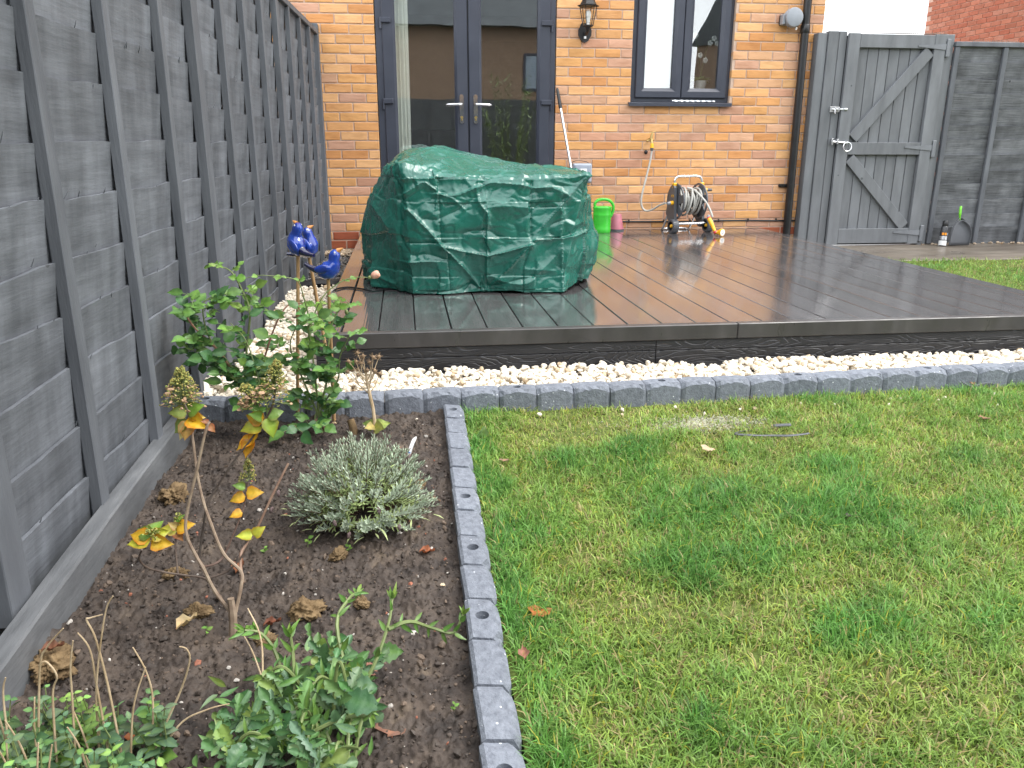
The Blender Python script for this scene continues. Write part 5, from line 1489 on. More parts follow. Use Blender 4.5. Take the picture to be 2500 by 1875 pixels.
# ------------------------------------------------------------------ ceramic birds on canes
def bird(label, loc, yaw, pitch, cane_to, scale=1.0, dark=False):
    t = thing('bird_ornament', label, 'ornament', loc, (0, 0, yaw), 'blue ceramic birds on canes')
    Mp = Matrix.Rotation(pitch, 4, 'Y') @ Matrix.Scale(scale, 4)
    # one skinned body: tail, belly, breast, head
    prof = [(-0.036, 0.0, 0.010), (-0.030, -0.004, 0.019), (-0.015, -0.008, 0.029), (0.004, -0.006, 0.033), (0.019, 0.003, 0.029), (0.028, 0.014, 0.0215),
            (0.032, 0.024, 0.0185), (0.037, 0.034, 0.0195), (0.043, 0.044, 0.0165), (0.048, 0.052, 0.009)]
    m_ = MB(); m_.tube([Mp @ Vector((x, 0, z)) for x, z, r in prof], [r * scale for x, z, r in prof], 18)
    m_.build('body', MAT['glaze'], t, smooth=True)
    m_ = MB(); m_.tube([Mp @ Vector(p) for p in ((-0.024, 0, -0.002), (-0.042, 0, 0.006), (-0.058, 0, 0.020), (-0.072, 0, 0.036))], [0.019 * scale, 0.012 * scale, 0.009 * scale, 0.006 * scale], 12); m_.build('tail', MAT['glaze_dark'], t, smooth=True)
    for s_ in (-1, 1):
        m_ = MB(); m_.sphere((0, 0, 0), (0.030, 0.006, 0.015), 12, 7, Mp @ Matrix.Translation((-0.008, s_ * 0.029, 0.004)) @ Matrix.Rotation(R(10), 4, 'Y')); m_.build('wing', MAT['glaze'], t, smooth=True)
    m_ = MB(); m_.lathe([(0.0085, 0), (0.006, 0.010), (0.001, 0.022)], 10, Mp @ Matrix.Translation((0.047, 0, 0.047)) @ Matrix.Rotation(R(65) - pitch, 4, 'Y') @ Matrix.Translation((0, 0, 0.006))); m_.build('beak', MAT['beak'], t, smooth=True)
    for s_ in (-1, 1):
        m_ = MB(); m_.sphere((0, 0, 0), (0.0032, 0.0016, 0.0032), 8, 5, Mp @ Matrix.Translation((0.046, s_ * 0.0155, 0.045))); m_.build('eye', MAT['white_plastic'], t, smooth=True)
    inv = Matrix.Rotation(-yaw, 4, 'Z')
    a = Vector((0, 0, -0.012)); b = inv @ (Vector(cane_to) - Vector(loc))
    m_ = MB(); pts = [a + (b - a) * k / 12 for k in range(13)]
    m_.tube(pts, [0.0062 if k % 4 else 0.0072 for k in range(13)], 9); m_.build('cane', MAT['bamboo'], t, smooth=True)
bird('tallest blue ceramic bird ornament with head raised on a bamboo cane', (-1.786, -4.25, 0.398), R(140), R(-52), (-1.830, -4.27, -0.235), 1.02)
bird('blue ceramic bird mostly hidden behind the tallest bird on its cane', (-1.766, -4.14, 0.374), R(6), R(-44), (-1.700, -4.13, -0.25), 0.98)
bird('lower dark blue ceramic bird facing right over the deck corner', (-1.684, -4.30, 0.318), R(-12), R(-16), (-1.695, -4.31, -0.24), 1.02)

# ------------------------------------------------------------------ small litter
m_ = MB()
V = []
for i in range(10):
    t = i / 9
    x = 0.062 * t; w_ = 0.0075 if t < .85 else 0.0075 - (t - .85) / .15 * 0.006
    V += [(x, -w_, 0.012 + 0.030 * math.sin(t * 1.5)), (x, w_, 0.010 + 0.030 * math.sin(t * 1.5))]
pt = thing('plant_label', 'white plastic plant label lying bent on the soil', 'plant label', (-1.425, -4.70, soil_z(-1.42, -4.70) + 0.012), (0, R(-18), R(58)))
link('tag', np_mesh('tag', V, grid_quads(10, 2), smooth=True, mat=MAT['white_plastic']), pt)
m_ = MB(); m_.box(0.004, 0.010, -0.005, 0.005, 0.0165, 0.0172); m_.build('blue_mark', flat('blue_ink', (0.04, 0.12, 0.35), 0.5), pt)

def strap(name, pts, w, label, zoff=0.012):
    P = spline(pts, 6); V = []
    for i, p in enumerate(P):
        t = (P[min(i + 1, len(P) - 1)] - P[max(i - 1, 0)]).normalized()
        s_ = Vector((-t.y, t.x, 0.5 + 0.3 * math.sin(i * .5))).normalized() * w
        g = float(lz(np.array([p.y]))[0]) + zoff + p.z
        V += [(p.x - s_.x, p.y - s_.y, g - s_.z * .5), (p.x + s_.x, p.y + s_.y, g + s_.z)]
    o = link(name, np_mesh(name, V, grid_quads(len(P), 2), smooth=True, mat=MAT['dark_grey_plastic']))
    so = o.modifiers.new('thick', 'SOLIDIFY'); so.thickness = 0.0016
    return tag(o, label, 'strap')
strap('plastic_strap', [(-0.215, -4.585, 0.004), (-0.27, -4.60, 0.006), (-0.283, -4.62, 0.006), (-0.24, -4.64, 0.008), (-0.17, -4.64, 0.004), (-0.11, -4.665, 0.010), (-0.03, -4.655, 0.012)], 0.005, 'long dark grey plastic strap looped on the grass by the bare patch')
strap('plastic_strap', [(-0.12, -4.56, 0.008), (-0.06, -4.575, 0.014)], 0.007, 'short folded piece of dark strap lying just behind the long strap')
strap('plastic_strap', [(0.86, -4.20, 0.03), (0.89, -4.235, 0.015), (0.95, -4.222, 0.02), (1.02, -4.205, 0.012)], 0.003, 'thin dark strip lying against the edging blocks far right')

# fallen leaves
def leaf_mesh(name, L, W, mat, seg=7, fold=0.25, curl=0.35, serr=0.0, shape=0.45, mid=(1.25, 1.2, 1.0), edge=(0.9, 0.92, 0.9), wav=0.0, lobes=0, stalk=0.0):
    V, C = [], []
    rows = []
    for i in range(seg + 1):
        t = i / seg
        w_ = W * (math.sin(math.pi * t ** shape * 0.999) ** 0.85) * (1.0 if 0 < i < seg else 0.05) * (1.08 - 0.5 * t ** 3)
        if serr and 0 < i < seg: w_ *= 1 + serr * (1 if i % 2 else -1)
        if lobes: w_ *= 0.35 + 0.65 * abs(math.sin(math.pi * t * lobes))
        ang = -curl * t
        x = L * t * (1 - 0.25 * abs(curl) * t) + stalk; zc = -L * 0.5 * curl * t * t
        for s_, a in ((-1, edge), (-0.5, (1, 1, 1)), (0, mid), (0.5, (1, 1, 1)), (1, edge)):
            V.append((x - (0.12 * W * abs(s_) if serr else 0), s_ * w_, zc + fold * abs(s_) * w_ + wav * W * math.sin(i * 1.9 + s_ * 2)))
            C.append(a)
    q = grid_quads(seg + 1, 5)
    me_ = np_mesh(name, V, q, smooth=True, mat=mat, col=np.array(C))
    return me_
random.seed(81)
RED = (0.30, 0.105, 0.05); RUST = (0.36, 0.13, 0.04); PINKB = (0.33, 0.155, 0.11); TAN = (0.48, 0.36, 0.20); DARK = (0.075, 0.06, 0.055)
fl_m = [leaf_mesh('fallen_leaf', 0.062, 0.019, MAT['dull_leaf'], fold=0.35, curl=0.5, wav=0.25), leaf_mesh('fallen_leaf', 0.055, 0.016, MAT['dull_leaf'], fold=0.9, curl=-0.6, wav=0.3), leaf_mesh('fallen_leaf', 0.080, 0.030, MAT['dull_leaf'], fold=0.15, curl=0.25, wav=0.12)]
def fallen(x, y, s, rz, c, label, k=0, onlawn=False, tilt=0.1, dz=0.0):
    z = (float(lz(np.array([y]))[0]) + 0.030 if onlawn else soil_z(x, y) + 0.008) + dz
    o = link('fallen_leaf', fl_m[k], loc=(x, y, z), rot=(random.uniform(-.2, .2), tilt, rz), scale=s, color=c)
    tag(o, label, 'leaf', 'fallen leaves')
fallen(-1.165, -5.625, 0.85, R(35), RUST, 'orange brown fallen leaf on the lawn near the bed edging', 2, True)
fallen(-1.205, -5.775, 0.7, R(85), PINKB, 'narrow curled brown leaf in the grass right against the edging', 1, True)
fallen(-1.405, -5.285, 0.85, R(-15), RED, 'curled red brown leaf on soil in front of the lavender', 1)
fallen(-1.545, -5.76, 1.0, R(20), PINKB, 'broad pinkish leaf lying half under the lobed green plant', 2)
fallen(-1.475, -5.93, 0.9, R(75), (0.24, 0.12, 0.085), 'large dull brown leaf between the lobed plant and the edging', 2)
fallen(-1.75, -5.56, 0.8, R(10), (0.16, 0.055, 0.03), 'dark brown curled leaf beside the hydrangea trunk', 1)
fallen(-1.925, -5.58, 1.0, R(40), TAN, 'slender straw coloured leaf lying on open soil by the kerb', 1)
fallen(-1.925, -5.905, 0.6, R(70), (0.34, 0.11, 0.04), 'small orange leaf caught among the pale dead stalks', 0)
fallen(-2.16, -5.66, 0.9, R(10), (0.17, 0.075, 0.045), 'brown curled leaf lying on the corner clod', 1, dz=0.03)
fallen(-0.46, -4.76, 0.7, R(15), (0.55, 0.40, 0.28), 'pale tan leaf on the scuffed spot of the lawn', 2, True)
fallen(-1.13, -4.785, 0.55, R(60), (0.30, 0.19, 0.13), 'small tan leaf on the lawn near the edging corner', 2, True)
fallen(0.67, -4.60, 0.7, R(25), (0.32, 0.17, 0.12), 'brown leaf alone on the far right of the lawn', 2, True)
fallen(-0.235, -5.27, 0.6, R(20), DARK, 'dark shrivelled leaf on the thick green tuft mid lawn', 0, True)
fallen(-1.43, -4.90, 0.8, R(-30), (0.42, 0.22, 0.07), 'crumpled golden leaf beside the lavender on the edging side', 0)
fallen(-1.365, -5.02, 0.5, R(10), (0.25, 0.14, 0.08), 'small brown leaf against the edging opposite the lavender', 0)
fallen(-1.36, -5.47, 0.35, R(0), (0.62, 0.5, 0.36), 'tiny pale leaf at the edge of the soil by the edging blocks', 0)
fallen(0.905, -4.235, 0.55, R(100), (0.35, 0.18, 0.13), 'brown leaf standing against the far right edging block', 1, True)
fallen(-1.85, -5.34, 0.9, R(75), (0.20, 0.075, 0.035), 'rusty curled leaf on soil behind the hydrangea stems', 1)

# ------------------------------------------------------------------ planting
def polyline(pts, n=6): return spline(pts, n)
def frame_from(d, up=Vector((0, 0, 1)), roll=0.0):
    x = Vector(d).normalized()
    y = up.cross(x)
    if y.length < 1e-4: y = Vector((0, 1, 0))
    y.normalize()
    z = x.cross(y)
    M_ = Matrix((x, y, z)).transposed().to_4x4()
    return M_ @ Matrix.Rotation(roll, 4, 'X')
LEAF_COUNT = {}
EXTRA = {}
def put_leaf(me_, parent, p, d, s, col, roll=0.0, up=None, name='leaf'):
    if up is None: up = face_up()
    LEAF_COUNT[parent.name] = LEAF_COUNT.get(parent.name, 0) + 1
    if LEAF_COUNT[parent.name] > 298:
        EXTRA.setdefault(parent.name, []).append((me_, Matrix.Translation(p) @ frame_from(d, up, roll) @ Matrix.Scale(s, 4), col))
        return
    M_ = Matrix.Translation(p) @ frame_from(d, up, roll) @ Matrix.Scale(s, 4)
    o = bpy.data.objects.new(name, me_)
    COL.objects.link(o)
    o.parent = parent
    o.matrix_local = M_
    o.color = (*col, 1)
    return o
def face_up(k=0.7):
    """leaves turn their upper side to the open, light side of the bed"""
    return Vector((random.uniform(-.35, .45), -k + random.uniform(-.35, .25), random.uniform(0.45, 0.9))).normalized()
def jitc(c, a=0.2):
    f = random.uniform(1 - a, 1 + a)
    return tuple(max(0, v * f * random.uniform(0.92, 1.08)) for v in c)

def join_extra(parent, mat):
    """leaves past the first three hundred, as one part"""
    L_ = EXTRA.pop(parent.name, [])
    if not L_: return
    V, C, F = [], [], []
    for me_, M_, col in L_:
        n_ = len(me_.vertices)
        a = np.empty(n_ * 3, np.float32); me_.vertices.foreach_get('co', a)
        Mn = np.array(M_)
        b = len(V) and sum(len(v) for v in V)
        V.append(a.reshape(-1, 3) @ Mn[:3, :3].T + Mn[:3, 3])
        c = np.empty(n_ * 4, np.float32); me_.color_attributes['tint'].data.foreach_get('color', c)
        C.append(c.reshape(-1, 4)[:, :3] * np.array(col))
        F += [tuple(b + i for i in p_.vertices) for p_ in me_.polygons]
    V = np.concatenate(V); C = np.concatenate(C)
    q_ = [f for f in F if len(f) == 4]; t_ = [f for f in F if len(f) == 3]
    link('foliage', np_mesh('foliage', V, q_ or None, t_ or None, smooth=True, mat=mat, col=C), parent, kind='stuff')

# rose bush
rose = thing('rose_bush', 'leafy green rose bush with one pale pink bloom at the deck corner', 'rose bush', (0, 0, 0))
random.seed(91)
rl = [leaf_mesh('leaf', 0.050, 0.0150, MAT['leaf'], seg=8, fold=0.25, curl=0.35, serr=0.05, shape=0.78, wav=0.04),
      leaf_mesh('leaf', 0.048, 0.0160, MAT['leaf'], seg=8, fold=0.15, curl=0.55, serr=0.05, shape=0.85, wav=0.07),
      leaf_mesh('leaf', 0.052, 0.0135, MAT['leaf'], seg=8, fold=0.38, curl=0.15, serr=0.05, shape=0.80, wav=0.05)]
G1 = [(0.075, 0.175, 0.050), (0.105, 0.220, 0.058), (0.055, 0.145, 0.050), (0.135, 0.260, 0.065), (0.060, 0.150, 0.055)]
G2 = [(0.17, 0.31, 0.065), (0.14, 0.27, 0.06), (0.20, 0.33, 0.075)]
stems = {
 'A': ([(-1.88, -4.47, -0.24), (-1.923, -4.45, -0.163), (-1.966, -4.45, -0.076), (-2.041, -4.45, 0.067), (-2.105, -4.46, 0.15), (-2.125, -4.47, 0.19)], 0.006),
 'A2': ([(-1.966, -4.45, -0.076), (-2.001, -4.45, 0.008), (-2.071, -4.433, 0.113), (-2.087, -4.417, 0.214), (-2.065, -4.4, 0.242)], 0.004),
 'B': ([(-1.90, -4.42, -0.24), (-1.958, -4.4, -0.157), (-1.969, -4.38, 0.03), (-1.948, -4.36, 0.179), (-1.972, -4.34, 0.258), (-2.005, -4.32, 0.316), (-2.05, -4.3, 0.334)], 0.005),
 'C': ([(-1.90, -4.43, -0.24), (-1.941, -4.4, -0.093), (-1.901, -4.375, 0.048), (-1.857, -4.35, 0.154), (-1.816, -4.325, 0.202), (-1.772, -4.3, 0.194)], 0.0045),
 'D': ([(-1.72, -4.40, -0.25), (-1.754, -4.38, -0.207), (-1.711, -4.36, -0.092), (-1.695, -4.34, 0.054), (-1.666, -4.32, 0.156), (-1.617, -4.3, 0.193)], 0.005),
 'D2': ([(-1.73, -4.40, -0.25), (-1.739, -4.38, -0.172), (-1.745, -4.393, 0.027), (-1.752, -4.407, 0.13), (-1.738, -4.42, 0.149)], 0.0045),
 'D3': ([(-1.73, -4.41, -0.25), (-1.741, -4.38, -0.195), (-1.786, -4.42, -0.028), (-1.808, -4.46, 0.087), (-1.766, -4.5, 0.176)], 0.004),
 'D4': ([(-1.72, -4.40, -0.25), (-1.731, -4.38, -0.173), (-1.665, -4.403, -0.059), (-1.65, -4.427, 0.032), (-1.612, -4.45, 0.112)], 0.004),
 'E': ([(-1.752, -4.40, 0.05), (-1.746, -4.35, 0.134), (-1.705, -4.337, 0.223), (-1.643, -4.325, 0.273), (-1.594, -4.312, 0.287), (-1.55, -4.3, 0.284)], 0.003),
 'F': ([(-1.752, -4.40, 0.06), (-1.754, -4.35, 0.143), (-1.765, -4.367, 0.234), (-1.786, -4.383, 0.294), (-1.887, -4.4, 0.314)], 0.003),
 'G': ([(-1.72, -4.40, -0.24), (-1.739, -4.4, -0.201), (-1.784, -4.475, -0.203), (-1.807, -4.55, -0.167)], 0.006),
 'I': ([(-1.90, -4.43, -0.24), (-1.93, -4.46, -0.12), (-1.99, -4.48, -0.02), (-2.06, -4.47, 0.05)], 0.0035),
 'J': ([(-1.88, -4.45, -0.24), (-1.90, -4.47, -0.12), (-1.92, -4.47, -0.02), (-1.95, -4.45, 0.10), (-2.00, -4.43, 0.16)], 0.0035),
 'H': ([(-1.95, -4.42, -0.10), (-2.02, -4.40, 0.0), (-2.10, -4.40, 0.045), (-2.13, -4.42, 0.06)], 0.003),
}
for k, (p, r) in stems.items():
    P = polyline(p, 6)
    mb = MB(); mb.tube(P, [r * (1 - 0.6 * i / len(P)) for i in range(len(P))], 6)
    o = mb.build('stem', MAT['twig'] if k in 'ACG' else MAT['green_stem'], rose, smooth=True)
    o.color = (1, 1, 1, 1)
nl = 0
def compound(p, d, s, cols, n=5):
    """a rose leaf: a stalk with paired leaflets and one at the tip"""
    global nl
    d = Vector(d).normalized()
    side = Vector((0, 0, 1)).cross(d)
    side = side.normalized() if side.length > 1e-3 else Vector((1, 0, 0))
    L = 0.075 * s
    c = random.choice(cols)
    for k in range((n - 1) // 2):
        t = 0.35 + 0.5 * k / max(1, (n - 1) // 2)
        q = p + d * L * t + Vector((0, 0, -0.010 * t * t))
        for sg_ in (-1, 1):
            dd = (d * 0.45 + side * sg_ + Vector((0, 0, random.uniform(-.3, .25)))).normalized()
            put_leaf(random.choice(rl), rose, q, dd, s * random.uniform(0.7, 1.0) * (0.8 + 0.25 * t), jitc(c), random.uniform(-.5, .5)); nl += 1
    put_leaf(random.choice(rl), rose, p + d * L + Vector((0, 0, -0.010)), (d + Vector((0, 0, random.uniform(-.5, .1)))).normalized(), s * random.uniform(0.95, 1.2), jitc(c), random.uniform(-.4, .4)); nl += 1
    pet_mb.tube([p, p + d * L * 0.5 + Vector((0, 0, -0.002)), p + d * L + Vector((0, 0, -0.010))], 0.0011, 4, cap=False)
pet_mb = MB()
def along(key, t):
    P = polyline(stems[key][0], 6)
    f = t * (len(P) - 1); i = min(int(f), len(P) - 2)
    return P[i].lerp(P[i + 1], f - i), (P[i + 1] - P[i]).normalized()
spec_list = [('A', .45, 1.0, 5), ('A', .6, 1.1, 5), ('A', .72, 1.1, 5), ('A', .85, 1.15, 5), ('A', .95, 1.15, 5), ('A', 1.0, 1.2, 5), ('A2', .3, .9, 5), ('A2', .5, 1.0, 5), ('A2', .7, 1.05, 5), ('A2', .85, 1.1, 5), ('A2', 1.0, 1.1, 5),
             ('B', .35, .9, 5), ('B', .5, .8, 5), ('B', .62, .7, 5), ('B', .74, .7, 5), ('B', .82, .6, 5), ('B', .88, .6, 5), ('B', .94, .55, 5), ('B', 1.0, .55, 5),
             ('C', .25, .9, 5), ('C', .4, .7, 5), ('C', .62, .6, 3), ('C', .75, .55, 3), ('H', .4, .9, 5), ('H', .7, .8, 5), ('H', 1.0, .9, 5),
             ('D', .3, 1.1, 5), ('D', .45, 1.1, 5), ('D', .58, 1.0, 5), ('D', .7, 1.0, 5), ('D', .82, .9, 5), ('D', .9, .8, 5), ('D', 1.0, .8, 5),
             ('D2', .35, 1.1, 5), ('D2', .55, 1.15, 5), ('D2', .75, 1.1, 5), ('D2', .9, 1.1, 5), ('D3', .35, 1.1, 5), ('D3', .55, 1.15, 5), ('D3', .75, 1.2, 5), ('D3', .95, 1.2, 5),
             ('D4', .4, 1.1, 5), ('D4', .6, 1.0, 5), ('D4', .8, .95, 5), ('D4', 1.0, .9, 5), ('E', .35, .7, 3), ('E', .62, .6, 3), ('F', .7, .7, 3), ('F', .85, .8, 3), ('F', 1.0, .8, 3), ('G', .6, 1.3, 3), ('G', 1.0, 1.3, 3)]
spec_list += [(k, random.uniform(.3, 1.0), random.uniform(.8, 1.1), 5) for k in ('A', 'A', 'A', 'A', 'A2', 'A2', 'A2', 'H', 'H', 'H', 'D', 'D', 'D', 'D2', 'D2', 'D2', 'D3', 'D3', 'D3', 'D4', 'D4', 'D4', 'B', 'C', 'D', 'D2', 'D3', 'A', 'A2', 'H')]
spec_list += [(k, random.uniform(.25, 1.0), random.uniform(.8, 1.1), 5) for k in ('I', 'J') * 11]
spec_list += [(k, random.uniform(.15, .65), random.uniform(.9, 1.2), 5) for k in ('A', 'A', 'A', 'A', 'A2', 'A2', 'H', 'H', 'H', 'B', 'B', 'B', 'D', 'D2', 'D3', 'D4', 'D2', 'D3', 'D4', 'G', 'C', 'C', 'A', 'H', 'B', 'B', 'B', 'B', 'B', 'I', 'I', 'J', 'J', 'J', 'D', 'D', 'D2', 'D3', 'D4', 'G', 'C', 'C', 'C', 'D', 'D', 'D', 'D2', 'D2', 'D3', 'D3', 'D3', 'D4', 'D4', 'D4', 'G', 'G')]
for key, t, s, n in spec_list:
    p, d = along(key, t)
    a = random.uniform(0, 2 * math.pi)
    dd = Vector((math.cos(a), math.sin(a) * 0.8 - 0.25, random.uniform(-0.1, 0.5))) + d * 0.5
    cols = G2 if (key in ('B', 'E', 'F') or (key in 'DC' and t > .75)) else (G1 + (G2 if random.random() < .2 else []))
    compound(p, dd, s * 0.95, cols, n)
join_extra(rose, MAT['leaf'])
pet_mb.build('leaf_stalks', MAT['green_stem'], rose, kind='stuff')
for p, d, s, c in (((-1.80, -4.545, -0.165), (0.1, -0.45, -0.9), 1.55, (0.035, 0.115, 0.03)), ((-1.955, -4.49, -0.10), (0.6, -0.5, -0.25), 1.0, (0.50, 0.35, 0.02)), ((-1.62, -4.45, -0.02), (0.6, -0.3, -0.5), 0.9, (0.30, 0.16, 0.04)), ((-1.78, -4.47, 0.12), (-0.2, -0.4, -0.8), 1.2, (0.09, 0.16, 0.03)), ((-1.85, -4.47, -0.03), (-0.7, -0.4, -0.6), 1.2, (0.04, 0.12, 0.035))):
    put_leaf(rl[1], rose, Vector(p), Vector(d), s, c)
m_ = MB()
for k in range(7):
    a = k * 2.4; tw = 0.35 + 0.09 * k
    M_ = Matrix.Translation((-1.535, -4.30, 0.286)) @ Matrix.Rotation(R(62), 4, 'Y') @ Matrix.Rotation(a, 4, 'Z')
    m_.sphere((0, 0, 0), (0.0085, 0.0115, 0.0165), 9, 6, M_ @ Matrix.Translation((0.0055 * (1 - k / 9), 0, 0.014)) @ Matrix.Rotation(0.18, 4, 'Y'))
m_.build('bloom', MAT['petal'], rose, smooth=True)
m_ = MB(); m_.sphere((-1.541, -4.30, 0.284), (0.008, 0.007, 0.007), 8, 5); m_.build('calyx', MAT['green_stem'], rose, smooth=True)
m_ = MB(); m_.sphere((-1.628, -4.31, 0.165), (0.007, 0.007, 0.010), 9, 6); m_.build('bud', MAT['green_stem'], rose, smooth=True)
st = thing('rose_stump', 'short cut brown woody stump at the foot of the rose beside the edging', 'stump', (-1.615, -4.44, -0.25))
m_ = MB(); m_.tube([(0.0, 0, 0.0), (-0.004, 0.004, 0.03), (-0.012, 0.010, 0.055)], [0.016, 0.014, 0.013], 10); m_.build('stump', MAT['clay'], st, smooth=True)

# hydrangea
hyd = thing('hydrangea', 'sparse hydrangea with brown stems yellowing leaves and faded flower heads', 'hydrangea', (0, 0, 0))
random.seed(101)
hs = [([(-1.807, -5.59, -0.275), (-1.805, -5.585, -0.229), (-1.807, -5.58, -0.192)], .0140, (1.7, 1.8, 1.7)),
      ([(-1.808, -5.58, -0.228), (-1.84, -5.57, -0.179), (-1.862, -5.56, -0.125), (-1.875, -5.55, -0.104), (-1.892, -5.54, -0.06), (-1.89, -5.53, -0.015), (-1.86, -5.52, 0.085), (-1.837, -5.51, 0.164), (-1.83, -5.5, 0.178)], .0058, (1.7, 1.8, 1.7)),
      ([(-1.865, -5.53, -0.151), (-1.879, -5.519, -0.131), (-1.87, -5.507, -0.078), (-1.856, -5.496, -0.014), (-1.838, -5.484, 0.018), (-1.799, -5.473, 0.074), (-1.759, -5.461, 0.121), (-1.733, -5.45, 0.154)], .0042, (0.45, 0.5, 0.55)),
      ([(-1.80, -5.58, -0.225), (-1.787, -5.564, -0.174), (-1.788, -5.548, -0.147), (-1.824, -5.531, -0.111), (-1.847, -5.515, -0.047), (-1.862, -5.499, 0.001), (-1.872, -5.482, 0.054), (-1.877, -5.466, 0.119), (-1.881, -5.45, 0.145)], .0055, (1.8, 1.9, 1.8)),
      ([(-1.787, -5.55, -0.174), (-1.801, -5.475, -0.143), (-1.776, -5.45, -0.114), (-1.731, -5.425, -0.028), (-1.694, -5.4, 0.038)], .0050, (1.7, 1.5, 1.4)),
      ([(-1.845, -5.55, -0.195), (-1.865, -5.537, -0.166), (-1.904, -5.553, -0.145), (-1.939, -5.57, -0.125), (-1.964, -5.587, -0.103), (-1.971, -5.603, -0.074), (-1.957, -5.62, -0.045)], .0036, (0.6, 0.6, 0.6)),
      ([(-1.862, -5.55, -0.158), (-1.824, -5.538, -0.153), (-1.793, -5.525, -0.13), (-1.77, -5.512, -0.095), (-1.766, -5.5, -0.089)], .0034, (0.5, 0.5, 0.5)),
      ([(-1.873, -5.54, -0.135), (-1.851, -5.517, -0.143), (-1.835, -5.493, -0.138), (-1.816, -5.47, -0.101), (-1.795, -5.447, -0.054), (-1.786, -5.423, -0.022), (-1.785, -5.41, 0.0)], .0036, (0.7, 0.6, 0.6)),
      ([(-1.904, -5.553, -0.145), (-1.916, -5.55, -0.146), (-1.926, -5.517, -0.125), (-1.935, -5.483, -0.11), (-1.935, -5.45, -0.075)], .0034, (0.6, 0.6, 0.6)),
      ([(-1.881, -5.45, 0.145), (-1.885, -5.45, 0.185), (-1.893, -5.45, 0.215)], .004, (1.2, 1.3, 1.3)), ([(-1.733, -5.45, 0.154), (-1.71, -5.45, 0.19), (-1.70, -5.45, 0.23)], .004, (0.7, 0.7, 0.7))]
for p, r, c in hs:
    P = polyline(p, 5)
    mb = MB(); mb.tube(P, [r * 0.72 * (1 - 0.35 * i / len(P)) * (1.15 if i % 5 == 0 else 1) for i in range(len(P))], 7)
    o = mb.build('stem', MAT['twig'], hyd, smooth=True); o.color = (c[0] * .75, c[1] * 1.1, c[2] * 1.25, 1)
hl = [leaf_mesh('leaf', 0.048, 0.0165, MAT['leaf'], seg=8, fold=0.30, curl=0.45, serr=0.03, shape=0.60, wav=0.05, edge=(1.0, 0.62, 0.5)), leaf_mesh('leaf', 0.042, 0.0140, MAT['leaf'], seg=8, fold=0.6, curl=0.2, serr=0.03, shape=0.62, wav=0.08, edge=(0.85, 0.5, 0.4))]
Yl, Yg, Gr, Br, Pl = (0.62, 0.38, 0.035), (0.40, 0.42, 0.05), (0.15, 0.27, 0.045), (0.30, 0.13, 0.06), (0.50, 0.45, 0.22)
LV = [((-1.960, -5.56, -0.055), (-1, -0.1, 0.0), 1.15, Yg), ((-1.960, -5.56, -0.050), (-0.85, 0.1, 0.2), 1.05, Yl), ((-1.957, -5.56, -0.045), (-0.7, 0.3, 0.25), 0.95, Gr), ((-1.957, -5.56, -0.060), (0.9, -0.2, -0.05), 1.2, Yl), ((-1.957, -5.56, -0.045), (0.9, 0.2, 0.1), 1.0, Yg), ((-1.957, -5.56, -0.04), (0.3, 0.4, 0.35), 0.9, Gr),
      ((-1.935, -5.46, -0.085), (-0.9, -0.1, 0.3), 0.85, Yg), ((-1.935, -5.46, -0.080), (0.9, -0.2, 0.35), 1.0, Yl), ((-1.935, -5.46, -0.075), (-0.3, -0.5, 0.5), 0.7, Pl), ((-1.935, -5.46, -0.09), (0.4, -0.6, -0.2), 0.8, Br), ((-1.935, -5.46, -0.07), (0.5, 0.3, 0.6), 0.7, Gr),
      ((-1.790, -5.43, -0.025), (-0.9, -0.2, -0.1), 0.85, Yl), ((-1.788, -5.43, -0.005), (-0.8, -0.1, 0.35), 0.75, Gr), ((-1.785, -5.43, -0.018), (0.9, -0.2, 0.15), 0.9, Yl), ((-1.795, -5.45, -0.055), (-0.8, -0.3, -0.05), 0.7, Yl), ((-1.766, -5.50, -0.089), (-0.9, -0.1, 0.12), 0.95, Yg), ((-1.764, -5.50, -0.086), (0.7, -0.1, 0.55), 0.75, Yg),
      ((-1.745, -5.45, 0.130), (-0.5, -0.3, -0.7), 1.0, (0.70, 0.42, 0.03)), ((-1.757, -5.45, 0.118), (-0.9, -0.2, -0.35), 1.0, Yl), ((-1.760, -5.45, 0.118), (-0.35, -0.4, -0.9), 1.1, (0.60, 0.30, 0.03)), ((-1.735, -5.45, 0.150), (-0.95, -0.2, -0.1), 1.15, Yg), ((-1.731, -5.45, 0.160), (-0.9, 0.1, 0.3), 1.0, Yl), ((-1.722, -5.45, 0.165), (0.3, -0.3, -0.85), 1.1, (0.22, 0.33, 0.045)), ((-1.722, -5.45, 0.17), (0.8, 0.2, 0.2), 0.9, Gr), ((-1.735, -5.45, 0.165), (-0.4, -0.4, 0.35), 0.9, Gr),
      ((-1.885, -5.45, 0.165), (-0.45, -0.3, -0.85), 1.15, Pl), ((-1.885, -5.45, 0.165), (-0.2, -0.5, -0.8), 1.0, (0.60, 0.38, 0.12)), ((-1.883, -5.45, 0.175), (0.6, -0.4, -0.3), 1.3, (0.70, 0.42, 0.03)), ((-1.885, -5.45, 0.185), (0.55, -0.2, 0.35), 1.0, Gr), ((-1.888, -5.45, 0.185), (-0.7, -0.2, 0.1), 0.9, (0.26, 0.32, 0.08)), ((-1.885, -5.45, 0.175), (0.9, 0.1, -0.1), 0.9, Yl), ((-1.889, -5.45, 0.165), (-0.75, 0.1, -0.5), 1.1, (0.22, 0.28, 0.07)),
      ((-1.833, -5.5, 0.172), (0.5, -0.3, -0.5), 0.5, Br), ((-1.832, -5.5, 0.176), (-0.6, 0, 0.2), 0.45, Br)]
